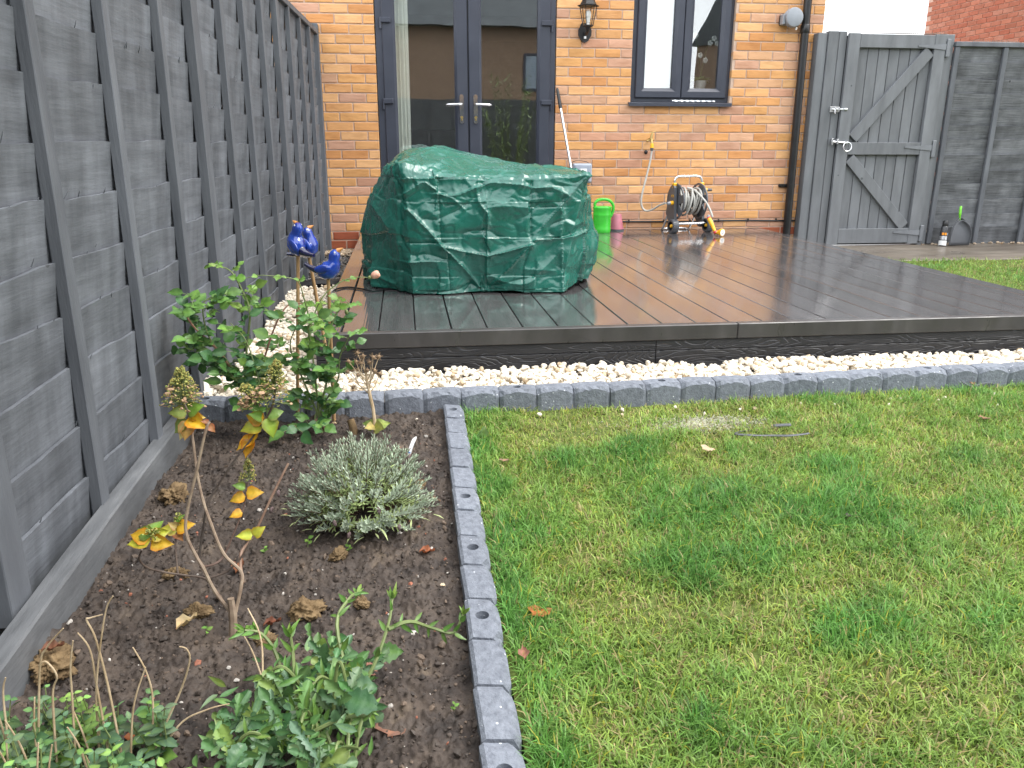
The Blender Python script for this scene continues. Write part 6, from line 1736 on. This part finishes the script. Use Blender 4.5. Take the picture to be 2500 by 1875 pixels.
for p, d, s, c in LV:
    put_leaf(random.choice(hl), hyd, Vector(p), Vector(d), s, jitc(c, .1), random.uniform(-.4, .4))
def flower_head(c, w, hgt, n, tan, parent, seed, tilt=0.0):
    rs = np.random.RandomState(seed)
    V, F = ICO1
    pos, sz, cl = [], [], []
    br = MB()
    M_ = Matrix.Rotation(tilt, 4, 'Y')
    for k in range(n):
        t = rs.uniform(0, 1) ** 0.8
        rr = w * (1 - t) ** 0.75 * math.sqrt(rs.uniform(0.15, 1)) + 0.003
        a = rs.uniform(0, 6.28)
        q = Vector((rr * math.cos(a), rr * math.sin(a), hgt * t + rs.uniform(-.004, .004)))
        big = rs.uniform(0, 1) < tan and t < 0.55
        pos.append(M_ @ q); sz.append(rs.uniform(0.0048, 0.0075) if big else rs.uniform(0.0015, 0.0026))
        cl.append(np.array((0.52, 0.34, 0.21)) * rs.uniform(0.8, 1.25) if big else np.array((0.34, 0.34, 0.10)) * rs.uniform(0.7, 1.35) * np.array([rs.uniform(.85, 1.25), 1, 1]))
        if k % 2 == 0: br.tube([M_ @ Vector((0, 0, hgt * t * 0.75)), M_ @ q], 0.0006, 3, cap=False)
    pos = np.array(pos); sz = np.array(sz); cl = np.array(cl)
    fl_ = np.where(sz[:, None, None] > 0.0035, np.array([1.0, 1.0, 0.4])[None, None], 1.0)
    v = V[None] * (sz[:, None, None] * rs.uniform(0.6, 1.2, (n, 1, 3))) * fl_
    aa = rs.uniform(-1, 1, (n, 3)); aa /= np.linalg.norm(aa, axis=1)[:, None]
    v = v - 0.9 * aa[:, None, :] * np.einsum('nkj,nj->nk', v, aa)[..., None] * np.where(sz > 0.0035, 0.75, 0.25)[:, None, None] + pos[:, None]
    v = v + rs.normal(0, 0.0005, v.shape)
    f = F[None] + (np.arange(n) * len(V))[:, None, None]
    o = link('flower_head', np_mesh('flower_head', v.reshape(-1, 3), tris=f.reshape(-1, 3), mat=MAT['floret'], col=np.repeat(cl, len(V), 0)), parent, loc=c)
    br.build('flower_stalks', MAT['green_stem'], o)
flower_head((-1.893, -5.45, 0.200), 0.046, 0.085, 520, 0.22, hyd, 1, 0.05)
flower_head((-1.712, -5.45, 0.200), 0.042, 0.095, 480, 0.20, hyd, 2, 0.22)
flower_head((-1.745, -5.44, 0.195), 0.040, 0.050, 240, 0.40, hyd, 6, -0.5)
flower_head((-1.785, -5.41, 0.000), 0.020, 0.055, 150, 0.03, hyd, 3, 0.1)
flower_head((-1.932, -5.45, -0.078), 0.014, 0.028, 60, 0.0, hyd, 4)
flower_head((-1.957, -5.56, -0.047), 0.016, 0.022, 60, 0.0, hyd, 5, 0.6)

# lavender
lav = thing('lavender', 'low rounded grey green lavender bush in front of the rose', 'lavender', (-1.552, -5.11, -0.245))
rs = np.random.RandomState(17)
NV_, NF_, NC_ = [], [], []
def needle(p, d, up, L, w, c):
    b = len(NV_)
    s_ = np.cross(d, up); s_ /= np.linalg.norm(s_) + 1e-9
    m_ = p + d * L * 0.55 + up * L * 0.05
    e = p + d * L - up * L * 0.06
    NV_.extend([p - s_ * w * .5, p + s_ * w * .5, m_ + s_ * w, m_ - s_ * w, e])
    NF_.append(((b, b + 1, b + 2, b + 3), (b + 3, b + 2, b + 4)))
    NC_.extend([c] * 5)
stem_mb = MB()
tips = []
for k in range(400):
    a = rs.uniform(0, 2 * math.pi); el = math.asin(rs.uniform(0.03, 1.0) ** 0.9)
    R_ = np.array([0.205, 0.195, 0.228]) * rs.uniform(0.72, 1.06)
    tip = np.array([math.cos(a) * math.cos(el), math.sin(a) * math.cos(el), math.sin(el)]) * R_
    tip[2] += 0.012
    base = tip * 0.30; base[2] = min(base[2], 0.04)
    d = tip - base; Ln = np.linalg.norm(d); d /= Ln
    d = d + np.array([0, 0, 0.5]); d /= np.linalg.norm(d)
    tips.append((tip, d))
    stem_mb.tube([base, (base + tip) / 2 + np.array([0, 0, -0.006]), tip], 0.0010, 3, cap=False)
    ax = np.array([0, 0, 1.0]) if abs(d[2]) < .9 else np.array([1.0, 0, 0])
    e1 = np.cross(d, ax); e1 /= np.linalg.norm(e1); e2 = np.cross(d, e1)
    sprig_tone = rs.uniform(0.75, 1.2)  # each sprig's own random tone
    nodes = rs.randint(6, 9)
    for q in range(nodes):
        t = q / nodes
        p = base * (0.55 * (1 - t)) + tip * (1 - 0.55 * (1 - t))
        for j in range(4 if t > .4 else 3):
            ph = j * 1.571 + q * 0.9
            dd = (e1 * math.cos(ph) + e2 * math.sin(ph)) * (0.9 - 0.5 * t) + d * (0.45 + 0.6 * t)
            dd /= np.linalg.norm(dd)
            c = np.array((0.40, 0.47, 0.35)) * sprig_tone * rs.uniform(0.8, 1.2)
            if t < 0.35: c = c * np.array([1.0, 1.05, 0.6])
            needle(p, dd, d, rs.uniform(0.015, 0.027) * (1.1 - 0.35 * t), rs.uniform(0.0017, 0.0026), c)
for k in range(70):   # pale lower leaves
    a = rs.uniform(0, 6.28); r = rs.uniform(0.12, 0.21)
    p = np.array([r * math.cos(a), r * math.sin(a) * .85, rs.uniform(0.015, 0.05)])
    d = np.array([math.cos(a + rs.normal() * .6), math.sin(a + rs.normal() * .6), rs.uniform(-.6, .3)]); d /= np.linalg.norm(d)
    needle(p, d, np.array([0, 0, 1.0]), rs.uniform(0.02, 0.036), 0.0026, np.array((0.38, 0.43, 0.20)) * rs.uniform(.8, 1.2))
q = [f[0] for f in NF_]; t_ = [f[1] for f in NF_]
link('foliage', np_mesh('foliage', np.array(NV_), q, t_, mat=MAT['needle'], col=np.array(NC_)), lav, kind='stuff')
o = stem_mb.build('stems', MAT['twig'], lav, kind='stuff'); o.color = (0.7, 0.8, 0.8, 1)
budm = MB(); budm.sphere((0, 0, 0.007), (0.0048, 0.0048, 0.009), 7, 6); budm.sphere((0.002, 0.001, 0.012), (0.004, 0.004, 0.006), 6, 5)
bud_mesh = budm.mesh('flower_bud', flat('faded_lavender', (0.17, 0.12, 0.115), 0.8, bump=0.5), True)
for (x, y, z) in ((-0.235, -0.06, 0.055), (-0.225, 0.02, 0.065), (0.085, 0.10, 0.135), (0.125, 0.08, 0.13), (0.05, -0.14, 0.075), (-0.06, -0.155, 0.055), (-0.09, -0.05, 0.15), (-0.03, -0.16, 0.02), (0.10, -0.15, 0.03)):
    o = link('flower_bud', bud_mesh, lav, loc=(x, y, z), rot=(random.uniform(-.5, .5), random.uniform(-.5, .5), 0))

# dry flower stalk by the edging
dry = thing('dried_flower', 'withered tan flower stalk with spiky seed heads above yellow leaves', 'dried plant', (0, 0, 0))
m_ = MB(); m_.tube(spline([(-1.540, -4.495, -0.225), (-1.543, -4.485, -0.147), (-1.552, -4.48, -0.094), (-1.56, -4.475, -0.038), (-1.563, -4.47, -0.012)], 5), [0.006] * 12 + [0.0045] * 9, 7); m_.build('stalk', MAT['straw'], dry, smooth=True)
heads = [(-1.589, .051), (-1.569, .043), (-1.535, .044), (-1.517, .036), (-1.618, .029), (-1.593, .03), (-1.576, .024), (-1.624, -.012), (-1.61, -.011), (-1.591, -.006), (-1.589, -.019), (-1.557, -.005), (-1.547, .025), (-1.516, -.02), (-1.609, -.068), (-1.532, -.004)]
random.seed(111)
for x, z in heads:
    y = -4.47 + random.uniform(-.03, .03)
    b0 = Vector((-1.556, -4.477, random.uniform(-0.09, -0.02)))
    m_ = MB(); m_.tube([b0, (b0 + Vector((x, y, z))) / 2 + Vector((random.uniform(-.01, .01), 0, random.uniform(-.015, .0))), Vector((x, y, z))], [0.0020, 0.0017, 0.0013], 5, cap=False); m_.build('stem', MAT['straw'], dry)
    m_ = MB(); m_.sphere((0, 0, 0), 0.0065, 7, 5)
    for k in range(26):
        d = Vector((random.gauss(0, 1), random.gauss(0, 1), random.gauss(0, 1))).normalized()
        m_.tube([d * 0.003, d * random.uniform(0.010, 0.018)], [0.0010, 0.0004], 3, cap=False)
    m_.build('seed_head', MAT.setdefault('sb', None) or MAT.__setitem__('sb', flat('seed_brown', (0.27, 0.18, 0.105), 0.8)) or MAT['sb'], dry, loc=(x, y, z))
for a, s, c in ((0.2, 1.0, (0.26, 0.32, 0.08)), (1.4, 0.9, (0.40, 0.36, 0.10)), (2.7, 0.9, (0.22, 0.30, 0.08)), (3.9, 0.8, (0.45, 0.36, 0.13)), (5.2, 1.1, (0.34, 0.36, 0.10))):
    put_leaf(fl_m[2], dry, Vector((-1.54, -4.495, -0.20)), Vector((math.cos(a), math.sin(a), 0.15)), s * .75, c, random.uniform(-.5, .5))

# lobed perennial at the front
lob = thing('lobed_perennial', 'spreading green perennial with deeply lobed leaves at the front of the bed', 'plant', (0, 0, 0))
def lobed_mesh(L, W, n, seed):
    """deeply cut leaf: one blade whose outline swings out into uneven lobes, with a broad end lobe"""
    rs = np.random.RandomState(seed)
    m = n * 4 + 3
    V, C = [], []
    for i in range(m + 1):
        t = i / m
        x = L * t
        zc = 0.28 * L * t - 0.45 * L * t * t
        env = W * (0.35 + 0.85 * t) * (1 - max(0, t - 0.78) / 0.22 * 0.9) if t > 0.22 else 0.0014
        ph = (t - 0.22) / 0.60 * n
        if 0.22 < t < 0.80: wv_ = 0.13 + 0.87 * max(0, math.sin(math.pi * (ph % 1.0))) ** 1.1
        else: wv_ = 1.0
        wl = env * wv_ * (rs.uniform(0.9, 1.1) if t > .22 else 1)
        sweep = 0.75 * wl if t > .22 else 0
        for s_, e_ in ((-1, .92), (-0.5, 1), (0, 1.3), (0.5, 1), (1, .92)):
            wl2 = wl * (1 if s_ * (1 if seed % 2 else -1) > 0 else 0.88)
            V.append((x + sweep * abs(s_) ** 2, s_ * wl2, zc + 0.22 * abs(s_) * wl + 0.05 * W * math.sin(i * 2.1 + s_ * 3 + seed)))
            C.append((e_, e_, e_))
    return np_mesh('leaf', V, grid_quads(m + 1, 5), smooth=True, mat=MAT['leaf'], col=np.array(C))
lm = [lobed_mesh(0.090, 0.0150, 4, 1), lobed_mesh(0.080, 0.0160, 3, 2), lobed_mesh(0.100, 0.0115, 5, 3), lobed_mesh(0.062, 0.0125, 3, 4)]
narrow = [leaf_mesh('leaf', 0.050, 0.0048, MAT['leaf'], seg=6, fold=0.3, curl=0.6, shape=0.7), leaf_mesh('leaf', 0.042, 0.0055, MAT['leaf'], seg=6, fold=0.2, curl=-0.4, shape=0.7)]
broad = [leaf_mesh('leaf', 0.075, 0.020, MAT['leaf'], seg=10, fold=0.2, curl=0.35, serr=0.14, shape=0.9, wav=0.08), leaf_mesh('leaf', 0.065, 0.018, MAT['leaf'], seg=10, fold=0.3, curl=0.5, serr=0.12, shape=0.85, wav=0.1)]
LG = [(0.105, 0.215, 0.075), (0.080, 0.175, 0.070), (0.135, 0.250, 0.085), (0.130, 0.230, 0.13), (0.22, 0.31, 0.085), (0.15, 0.24, 0.12)]
random.seed(121)
crowns = [(-1.66, -5.86, 22, 0.9), (-1.575, -5.83, 30, 1.0), (-1.54, -5.92, 24, .95), (-1.64, -5.98, 26, .95), (-1.58, -6.05, 24, .95), (-1.73, -5.93, 20, .8), (-1.60, -5.77, 18, .85), (-1.70, -6.03, 16, .85), (-1.53, -5.80, 10, .85)]
for cx, cy, n, s in crowns:
    z = soil_z(cx, cy)
    for k in range(n):
        a = k * 2.4 + random.uniform(-.4, .4)
        el = random.uniform(0.15, 1.25)
        d = Vector((math.cos(a) * math.cos(el), math.sin(a) * math.cos(el), math.sin(el)))
        p = Vector((cx + random.uniform(-.02, .02), cy + random.uniform(-.02, .02), z + random.uniform(0.0, 0.075)))
        put_leaf(random.choice(lm), lob, p, d, s * random.uniform(0.6, 1.0), jitc(random.choice(LG), .18), random.uniform(-.3, .3))
for p, d, s, c in (((-1.555, -5.90, -0.19), (0.95, -0.1, -0.05), 1.0, (0.075, 0.16, 0.075)), ((-1.545, -5.945, -0.185), (0.7, -0.35, 0.0), 1.05, (0.065, 0.155, 0.07)), ((-1.56, -5.87, -0.20), (0.9, 0.25, 0.05), 0.9, (0.09, 0.19, 0.06)), ((-1.70, -6.02, -0.20), (-0.4, -0.7, -0.2), 0.8, (0.07, 0.16, 0.07)), ((-1.50, -5.80, -0.20), (0.8, 0.1, -0.1), 0.9, (0.10, 0.20, 0.06))):
    put_leaf(random.choice(broad), lob, Vector(p), Vector(d), s, c, random.uniform(-.3, .3))
shoots = [([(-1.545, -5.89, -0.25), (-1.50, -5.845, -0.20), (-1.47, -5.79, -0.145), (-1.462, -5.76, -0.11)], 1), ([(-1.47, -5.80, -0.15), (-1.43, -5.78, -0.15), (-1.385, -5.755, -0.185), (-1.345, -5.76, -0.195), (-1.325, -5.745, -0.165)], 1),
          ([(-1.66, -5.85, -0.25), (-1.68, -5.80, -0.19), (-1.71, -5.77, -0.16), (-1.74, -5.77, -0.15)], 1), ([(-1.64, -5.88, -0.25), (-1.645, -5.83, -0.18), (-1.65, -5.81, -0.14)], 1), ([(-1.57, -5.92, -0.25), (-1.56, -5.90, -0.16), (-1.55, -5.91, -0.14), (-1.543, -5.92, -0.17)], 0), ([(-1.58, -6.02, -0.25), (-1.54, -6.05, -0.20), (-1.51, -6.09, -0.17)], 0), ([(-1.62, -5.97, -0.24), (-1.55, -5.96, -0.215), (-1.50, -5.965, -0.21)], 0), ([(-1.54, -5.86, -0.24), (-1.57, -5.76, -0.16), (-1.55, -5.70, -0.14), (-1.535, -5.67, -0.145)], 1)]
for k in range(16):
    x, y = random.uniform(-1.76, -1.52), random.uniform(-6.06, -5.78)
    a, h_ = random.uniform(0, 6.28), random.uniform(.05, .12)
    z = soil_z(x, y)
    shoots.append(([(x, y, z), (x + .02 * math.cos(a), y + .02 * math.sin(a), z + h_ * .6), (x + .05 * math.cos(a), y + .05 * math.sin(a), z + h_), (x + .085 * math.cos(a), y + .085 * math.sin(a), z + h_ * random.uniform(.7, 1.05))], 1))
for p, wh in shoots:
    P = spline(p, 5)
    m_ = MB(); m_.tube(P, [0.0042 - 0.0018 * i / len(P) for i in range(len(P))], 6); m_.build('stem', MAT['green_stem'], lob, smooth=True)
    if wh:
        for i in range(3, len(P), 3):
            dn = (P[i] - P[i - 1]).normalized()
            for s_ in (-1, 1):
                sd_ = dn.orthogonal().normalized()
                sd_ = Matrix.Rotation(i * 1.1 + (0 if s_ > 0 else math.pi), 3, dn) @ sd_
                put_leaf(random.choice(narrow), lob, P[i], (sd_ + dn * 0.8).normalized(), random.uniform(.5, .95), jitc((0.12, 0.23, 0.055)), random.uniform(-.4, .4))
        for k in range(6):
            a = k * 1.05
            dn = (P[-1] - P[-2]).normalized(); sd_ = Matrix.Rotation(a, 3, dn) @ dn.orthogonal().normalized()
            put_leaf(random.choice(narrow), lob, P[-1], (sd_ * .7 + dn).normalized(), random.uniform(.4, .8), jitc((0.17, 0.28, 0.06)))
for k in range(150):
    cx, cy = random.uniform(-1.78, -1.50), random.uniform(-6.08, -5.78)
    a = random.uniform(0, 6.28)
    put_leaf(random.choice(narrow), lob, Vector((cx, cy, soil_z(cx, cy) + random.uniform(.02, .09))), Vector((math.cos(a), math.sin(a), random.uniform(-.3, .7))), random.uniform(.7, 1.2), jitc(random.choice(LG)), random.uniform(-.5, .5))

join_extra(lob, MAT['leaf'])

# small-leaved herb at the front left
mint = thing('leafy_herb', 'small leaved green herb with upright stems in the front left corner of the bed', 'plant', (0, 0, 0))
ml = [leaf_mesh('leaf', 0.028, 0.0068, MAT['dull_leaf'], seg=6, fold=0.15, curl=0.3, shape=0.75), leaf_mesh('leaf', 0.023, 0.0066, MAT['dull_leaf'], seg=6, fold=0.1, curl=0.5, shape=0.8), leaf_mesh('leaf', 0.042, 0.0098, MAT['dull_leaf'], seg=8, fold=0.2, curl=0.3, shape=0.7, serr=.05)]
MG = [(0.095, 0.185, 0.075), (0.115, 0.215, 0.08), (0.085, 0.165, 0.085), (0.17, 0.29, 0.075), (0.12, 0.19, 0.105)]
random.seed(131)
cntm = 0
for k in range(105):
    x = random.uniform(-2.15, -1.83); y = random.uniform(-6.12, -5.86)
    if x > -1.95: y = min(y, -5.92)
    if x > -1.87: y = min(y, -5.96)
    h_ = random.uniform(0.05, 0.14) * (1.0 if x < -1.9 else .85)
    z = soil_z(x, y)
    lean = Vector((random.uniform(-.25, .3), random.uniform(-.2, .25), 1)).normalized()
    P = [Vector((x, y, z)), Vector((x, y, z)) + lean * h_ * .5 + Vector((0.004, 0, 0)), Vector((x, y, z)) + lean * h_]
    m_ = MB(); m_.tube(P, [0.0017, 0.0015, 0.001], 5, cap=False); m_.build('stem', MAT['green_stem'], mint)
    c = random.choice(MG)
    nn_ = 4
    for q in range(nn_):
        t = 0.3 + 0.7 * q / (nn_ - 1)
        p = P[0] + (P[2] - P[0]) * t
        a = q * 1.571 + k
        for s_ in (0, math.pi):
            put_leaf(ml[2] if (q == 0 and random.random() < .5) else random.choice(ml[:2]), mint, p, Vector((math.cos(a + s_), math.sin(a + s_), random.uniform(-0.1, 0.6))), random.uniform(.7, 1.25) * (1.1 - .4 * (q == nn_ - 1)), jitc(c if q < 3 else tuple(v * 1.3 for v in c), .25), random.uniform(-.5, .5), face_up(.35)); cntm += 1
join_extra(mint, MAT['dull_leaf'])
stk = thing('dead_stalks', 'pale dry leafless stalks standing among the small leaved herb', 'dead stems', (0, 0, 0))
ST = [[(-2.05, -5.96, -0.27), (-2.022, -5.95, -0.082), (-2.005, -5.95, -0.04), (-1.975, -5.95, -0.007)], [(-1.935, -5.96, -0.27), (-1.940, -5.95, -0.12), (-1.941, -5.95, -0.05), (-1.955, -5.95, -0.017)],
      [(-1.915, -5.96, -0.27), (-1.922, -5.95, -0.136), (-1.929, -5.95, -0.034), (-1.938, -5.95, 0.004), (-1.933, -5.95, 0.008), (-1.913, -5.95, 0.013)], [(-1.955, -5.95, -0.27), (-1.944, -5.95, -0.143), (-1.928, -5.95, -0.06), (-1.907, -5.95, 0.02), (-1.893, -5.95, 0.045)],
      [(-1.868, -5.97, -0.28), (-1.857, -5.95, -0.161), (-1.860, -5.95, -0.10), (-1.875, -5.95, -0.051)], [(-1.876, -5.98, -0.285), (-1.845, -5.96, -0.21), (-1.811, -5.95, -0.142), (-1.79, -5.95, -0.085), (-1.792, -5.95, -0.062), (-1.803, -5.95, -0.056)],
      [(-1.874, -5.98, -0.285), (-1.822, -5.95, -0.21), (-1.772, -5.95, -0.182), (-1.735, -5.95, -0.174)], [(-1.99, -5.96, -0.27), (-1.981, -5.95, -0.139), (-1.975, -5.95, -0.08), (-1.964, -5.95, -0.031)], [(-2.02, -5.96, -0.27), (-2.01, -5.95, -0.132), (-1.998, -5.95, -0.095), (-2.01, -5.95, -0.066), (-2.022, -5.95, -0.072)],
      [(-2.09, -5.96, -0.27), (-2.085, -5.95, -0.13), (-2.075, -5.95, -0.09)], [(-2.115, -5.96, -0.27), (-2.105, -5.96, -0.14), (-2.10, -5.96, -0.09)], [(-1.90, -5.97, -0.27), (-1.885, -5.96, -0.16), (-1.860, -5.95, -0.09)], [(-1.70, -5.88, -0.25), (-1.705, -5.80, -0.16), (-1.735, -5.75, -0.115)], [(-1.68, -5.88, -0.25), (-1.72, -5.80, -0.19), (-1.75, -5.74, -0.18)]]
random.seed(141)
for k in range(16):
    x, y = random.uniform(-2.14, -1.86), random.uniform(-6.08, -5.93)
    h_ = random.uniform(.07, .17); a = random.uniform(0, 6.28)
    ST.append([(x, y, -0.275), (x + .01 * math.cos(a), y, -0.275 + h_ * .6), (x + .025 * math.cos(a), y + .01 * math.sin(a), -0.275 + h_)])
for k, p in enumerate(ST):
    P = spline(p, 6)
    m_ = MB(); m_.tube(P, [0.0021 * (1 - 0.5 * i / len(P)) for i in range(len(P))], 6); m_.build('stalk', MAT['straw'], stk, smooth=True)

# seedlings on the soil
def seedling(x, y, s, label, seed):
    random.seed(seed)
    t = thing('seedling', label, 'seedling', (x, y, soil_z(x, y)), group='seedlings on the soil')
    m_ = MB(); m_.tube([(0, 0, -0.002), (0.002, 0, 0.012 * s), (0.004, 0.002, 0.024 * s)], [0.0012, 0.001, 0.0008], 5, cap=False); m_.build('stem', MAT['green_stem'], t)
    for k in range(4):
        a = k * 1.7 + seed
        put_leaf(ml[1], t, Vector((0.003, 0, (0.008 + 0.005 * k) * s)), Vector((math.cos(a), math.sin(a), 0.5)), s * random.uniform(.6, .95), jitc((0.13, 0.25, 0.05)))
seedling(-1.69, -5.235, 1.1, 'bright green seedling on bare soil left of the lavender', 1)
seedling(-1.80, -5.24, 0.7, 'tiny green seedling between the hydrangea stems', 2)
seedling(-1.355, -5.885, 0.6, 'tiny yellow green seedling near the front of the edging', 3)
seedling(-1.585, -5.28, 0.6, 'small yellowish seedling just in front of the lavender', 4)
seedling(-1.86, -5.60, 0.7, 'small narrow leaved seedling left of the hydrangea trunk', 5)
m_ = MB(); random.seed(3)
for k in range(16): m_.sphere((random.gauss(0, .006), random.gauss(0, .006), random.uniform(0, .008)), 0.0045, 6, 4)
tag(m_.build('moss_tuft', flat('moss', (0.10, 0.20, 0.025), 0.9, bump=.5), loc=(-1.772, -5.575, soil_z(-1.772, -5.575) + .002), smooth=True), 'little green moss tuft right of the hydrangea trunk', 'moss')
# dock leaf standing in the grass at the edging corner
dk = thing('broadleaf_weed', 'single upright grey green weed leaf in the grass at the edging corner', 'weed', (-1.175, -4.55, float(lz(np.array([-4.55]))[0])))
put_leaf(broad[1], dk, Vector((0, 0, 0.0)), Vector((0.15, -0.35, 1)), 1.15, (0.17, 0.26, 0.10), 0.0, Vector((0, -1, 0)))
put_leaf(narrow[0], dk, Vector((0, 0, 0.0)), Vector((0.5, -0.3, 0.6)), 1.0, (0.15, 0.25, 0.05))
# small weed in the deck gap beside the cover
wd_ = thing('small_weed', 'small green weed sprouting by the deck edge behind the cover', 'weed', (-1.52, -0.95, 0.0))
for k in range(7):
    a = k * 0.9
    put_leaf(narrow[0], wd_, Vector((0, 0, 0.0)), Vector((math.cos(a), math.sin(a), 1.1)), 1.1, (0.17, 0.26, 0.05))
# bamboo behind the camera: mirrored in the right hand door pane
bam = thing('bamboo_clump', 'tall feathery bamboo clump at the far end of the lawn', 'bamboo', (0.57, -8.5, -0.36))
random.seed(151)
bl = MB(); bs = MB()
for k in range(22):
    a = random.uniform(0, 6.28); h_ = random.uniform(1.5, 2.5); r = random.uniform(.02, .15)
    b0 = Vector((r * math.cos(a), r * math.sin(a), 0)); e = b0 + Vector((math.cos(a) * .4, math.sin(a) * .4, h_))
    bs.tube([b0, b0.lerp(e, .5) + Vector((0, 0, .1)), e], [.008, .006, .003], 5, cap=False)
    for q in range(42):
        p = b0.lerp(e, random.uniform(.2, 1)); d = Vector((random.gauss(0, 1), random.gauss(0, 1), random.uniform(-.9, .5))).normalized()
        s_ = d.cross(Vector((0, 0, 1))).normalized() * 0.011
        L = random.uniform(.10, .18)
        bl.add([p, p + d * L * .4 + s_, p + d * L, p + d * L * .4 - s_], [(0, 1, 2, 3)])
bs.build('stem', MAT['green_stem'], bam); o = bl.build('foliage', flat('bamboo_leaf', (0.16, 0.24, 0.06), 0.5), bam, kind='stuff')

# ------------------------------------------------------------------ grass
rs = np.random.RandomState(23)
def lawn_fields(x, y):
    g = 0.05 + n2(x, y, 1.6, 3.0, 3) * 0.65 + n2(x, y, 6.0, 11.0, 2) * 0.55 + n2(x, y, 16.0, 13.0, 2) * 0.35          # lush (+) or worn (-)
    # lush strip along the bed edging, thick dark tufts, worn zones
    g = g + 0.75 * np.exp(-((x + 1.20) / 0.07) ** 2)
    for (cx, cy, r, a) in ((-0.66, -4.70, 0.11, .9), (-0.22, -5.18, 0.13, .9), (-0.72, -5.45, 0.12, .9), (-0.10, -4.92, 0.09, .5), (0.15, -5.25, .10, .5), (-0.50, -5.02, .10, .6), (0.22, -5.85, .16, .8), (-1.02, -5.05, .10, .5), (-.9, -5.9, .14, .5), (-.95, -4.78, .08, .6), (-.45, -5.75, .08, .6), (.1, -4.65, .08, .5), (-.62, -5.2, .07, .6)):
        g = g + a * np.exp(-(((x - cx) / (r * 1.3)) ** 2 + ((y - cy) / r) ** 2))
    for (cx, cy, r, a) in ((-0.85, -4.45, 0.16, .8), (-0.49, -4.74, 0.06, 1.1), (-0.34, -4.48, 0.20, .6), (0.2, -4.40, .16, .35), (-0.55, -6.0, 0.16, 0.5), (-0.70, -5.62, 0.045, 1.0), (-0.66, -5.5, 0.035, 1.0), (-0.30, -5.95, .10, .6), (-1.05, -5.35, .09, .4), (-0.9, -5.05, .10, .3)):
        g = g - a * np.exp(-(((x - cx) / (r * 1.3)) ** 2 + ((y - cy) / r) ** 2))
    return g
def grass_patch(name, n, xr, yr, wmul, hmul, reject=None, label=''):
    x = rs.uniform(*xr, n); y = yr[0] + (yr[1] - yr[0]) * rs.uniform(0, 1, n)
    keep = np.ones(n, bool)
    if reject is not None: keep &= ~reject(x, y)
    g = lawn_fields(x, y)
    keep &= rs.uniform(0, 1, n) < np.clip(0.72 + 0.6 * g + 0.35 * n2(x, y, 22, 6.0, 2), 0.10, 1)
    for (cx, cy, rx, ry) in ((-0.33, -4.485, 0.25, 0.085),):
        e = ((x - cx) / rx) ** 2 + ((y - cy) / ry) ** 2 + 0.35 * n2(x, y, 14, 2.0, 2)
        keep &= ~((e < 1.3) & (rs.uniform(0, 1, n) < 0.72 - 0.55 * np.clip(e, 0, 1.3)))
    x, y, g = x[keep], y[keep], g[keep]
    n = len(x)
    z = lz(y) + 0.006 * n2(x, y, 5, 2.0) - 0.003
    h = rs.uniform(0.020, 0.054, n) * (1 + 0.30 * np.clip(g, -0.8, 1.2)) * hmul
    w = rs.uniform(0.0008, 0.0017, n) * wmul
    a = rs.uniform(0, 2 * np.pi, n)
    ca = n2(x, y, 3.0, 31.0, 2) * 5
    a = np.where(rs.uniform(0, 1, n) < 0.12, ca, a)
    lean = np.clip(rs.gamma(3.6, 0.42, n) - 0.25 * np.clip(g, 0, 1), 0.15, 2.1)
    dx, dy = np.cos(a), np.sin(a)
    px, py = -dy, dx
    tw = rs.uniform(-0.5, 0.5, n)
    sx, sy = px * np.cos(tw) + dx * np.sin(tw), py * np.cos(tw) + dy * np.sin(tw)
    base = np.stack([x, y, z], 1)
    def pt(t):
        ang = lean * t
        return base + np.stack([dx * np.sin(ang * .9) * h * t, dy * np.sin(ang * .9) * h * t, h * t * np.cos(ang * 0.85)], 1)
    p1, p2 = pt(0.55), pt(1.0)
    s_ = np.stack([sx, sy, np.zeros(n)], 1)
    V = np.stack([base - s_ * w[:, None], base + s_ * w[:, None], p1 + s_ * w[:, None] * .85, p1 - s_ * w[:, None] * .85, p2], 1).reshape(-1, 3)
    k = np.arange(n) * 5
    Q = np.stack([k, k + 1, k + 2, k + 3], 1); T = np.stack([k + 3, k + 2, k + 4], 1)
    lush = np.clip(0.5 + 0.75 * g, 0, 1)[:, None]
    c = np.array((0.295, 0.385, 0.075)) * (1 - lush) + np.array((0.122, 0.285, 0.058)) * lush
    c = c * rs.uniform(0.55, 1.45, (n, 1))
    u = rs.uniform(0, 1, n)
    straw = u < 0.04 + 0.26 * (1 - lush[:, 0]) ** 2
    c[straw] = np.array((0.44, 0.36, 0.16)) * rs.uniform(0.5, 1.2, (straw.sum(), 1))
    yel = (u > 0.965); c[yel] = np.array((0.42, 0.42, 0.06))
    C = np.repeat(c, 5, 0)
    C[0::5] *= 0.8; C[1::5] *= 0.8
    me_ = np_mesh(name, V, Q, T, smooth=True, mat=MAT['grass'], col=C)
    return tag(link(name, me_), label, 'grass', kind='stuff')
edging_line = lambda x: -4.262 + 0.052 * np.clip((x + 0.6) / 1.7, 0, 1.6)
deckrej = lambda x, y: (y > edging_line(x))
grass_patch('lawn_grass', 400000, (-1.222, 1.9), (-6.35, -4.15), 1.2, 1.0, lambda x, y: deckrej(x, y) | (x > 0.35 + (y + 6.35) * 0.75), 'mown grass of the lawn with worn yellow and lush green patches')
grass_patch('lawn_grass', 52000, (1.835, 4.6), (-4.6, -1.0), 1.6, 0.95, lambda x, y: (y > -1.06 - 0.0 * x + 0.02 * np.sin(x * 9)) | (x < 1.84) | (y < -4.1 + 0 * x), 'strip of grass between the deck and the wet path')
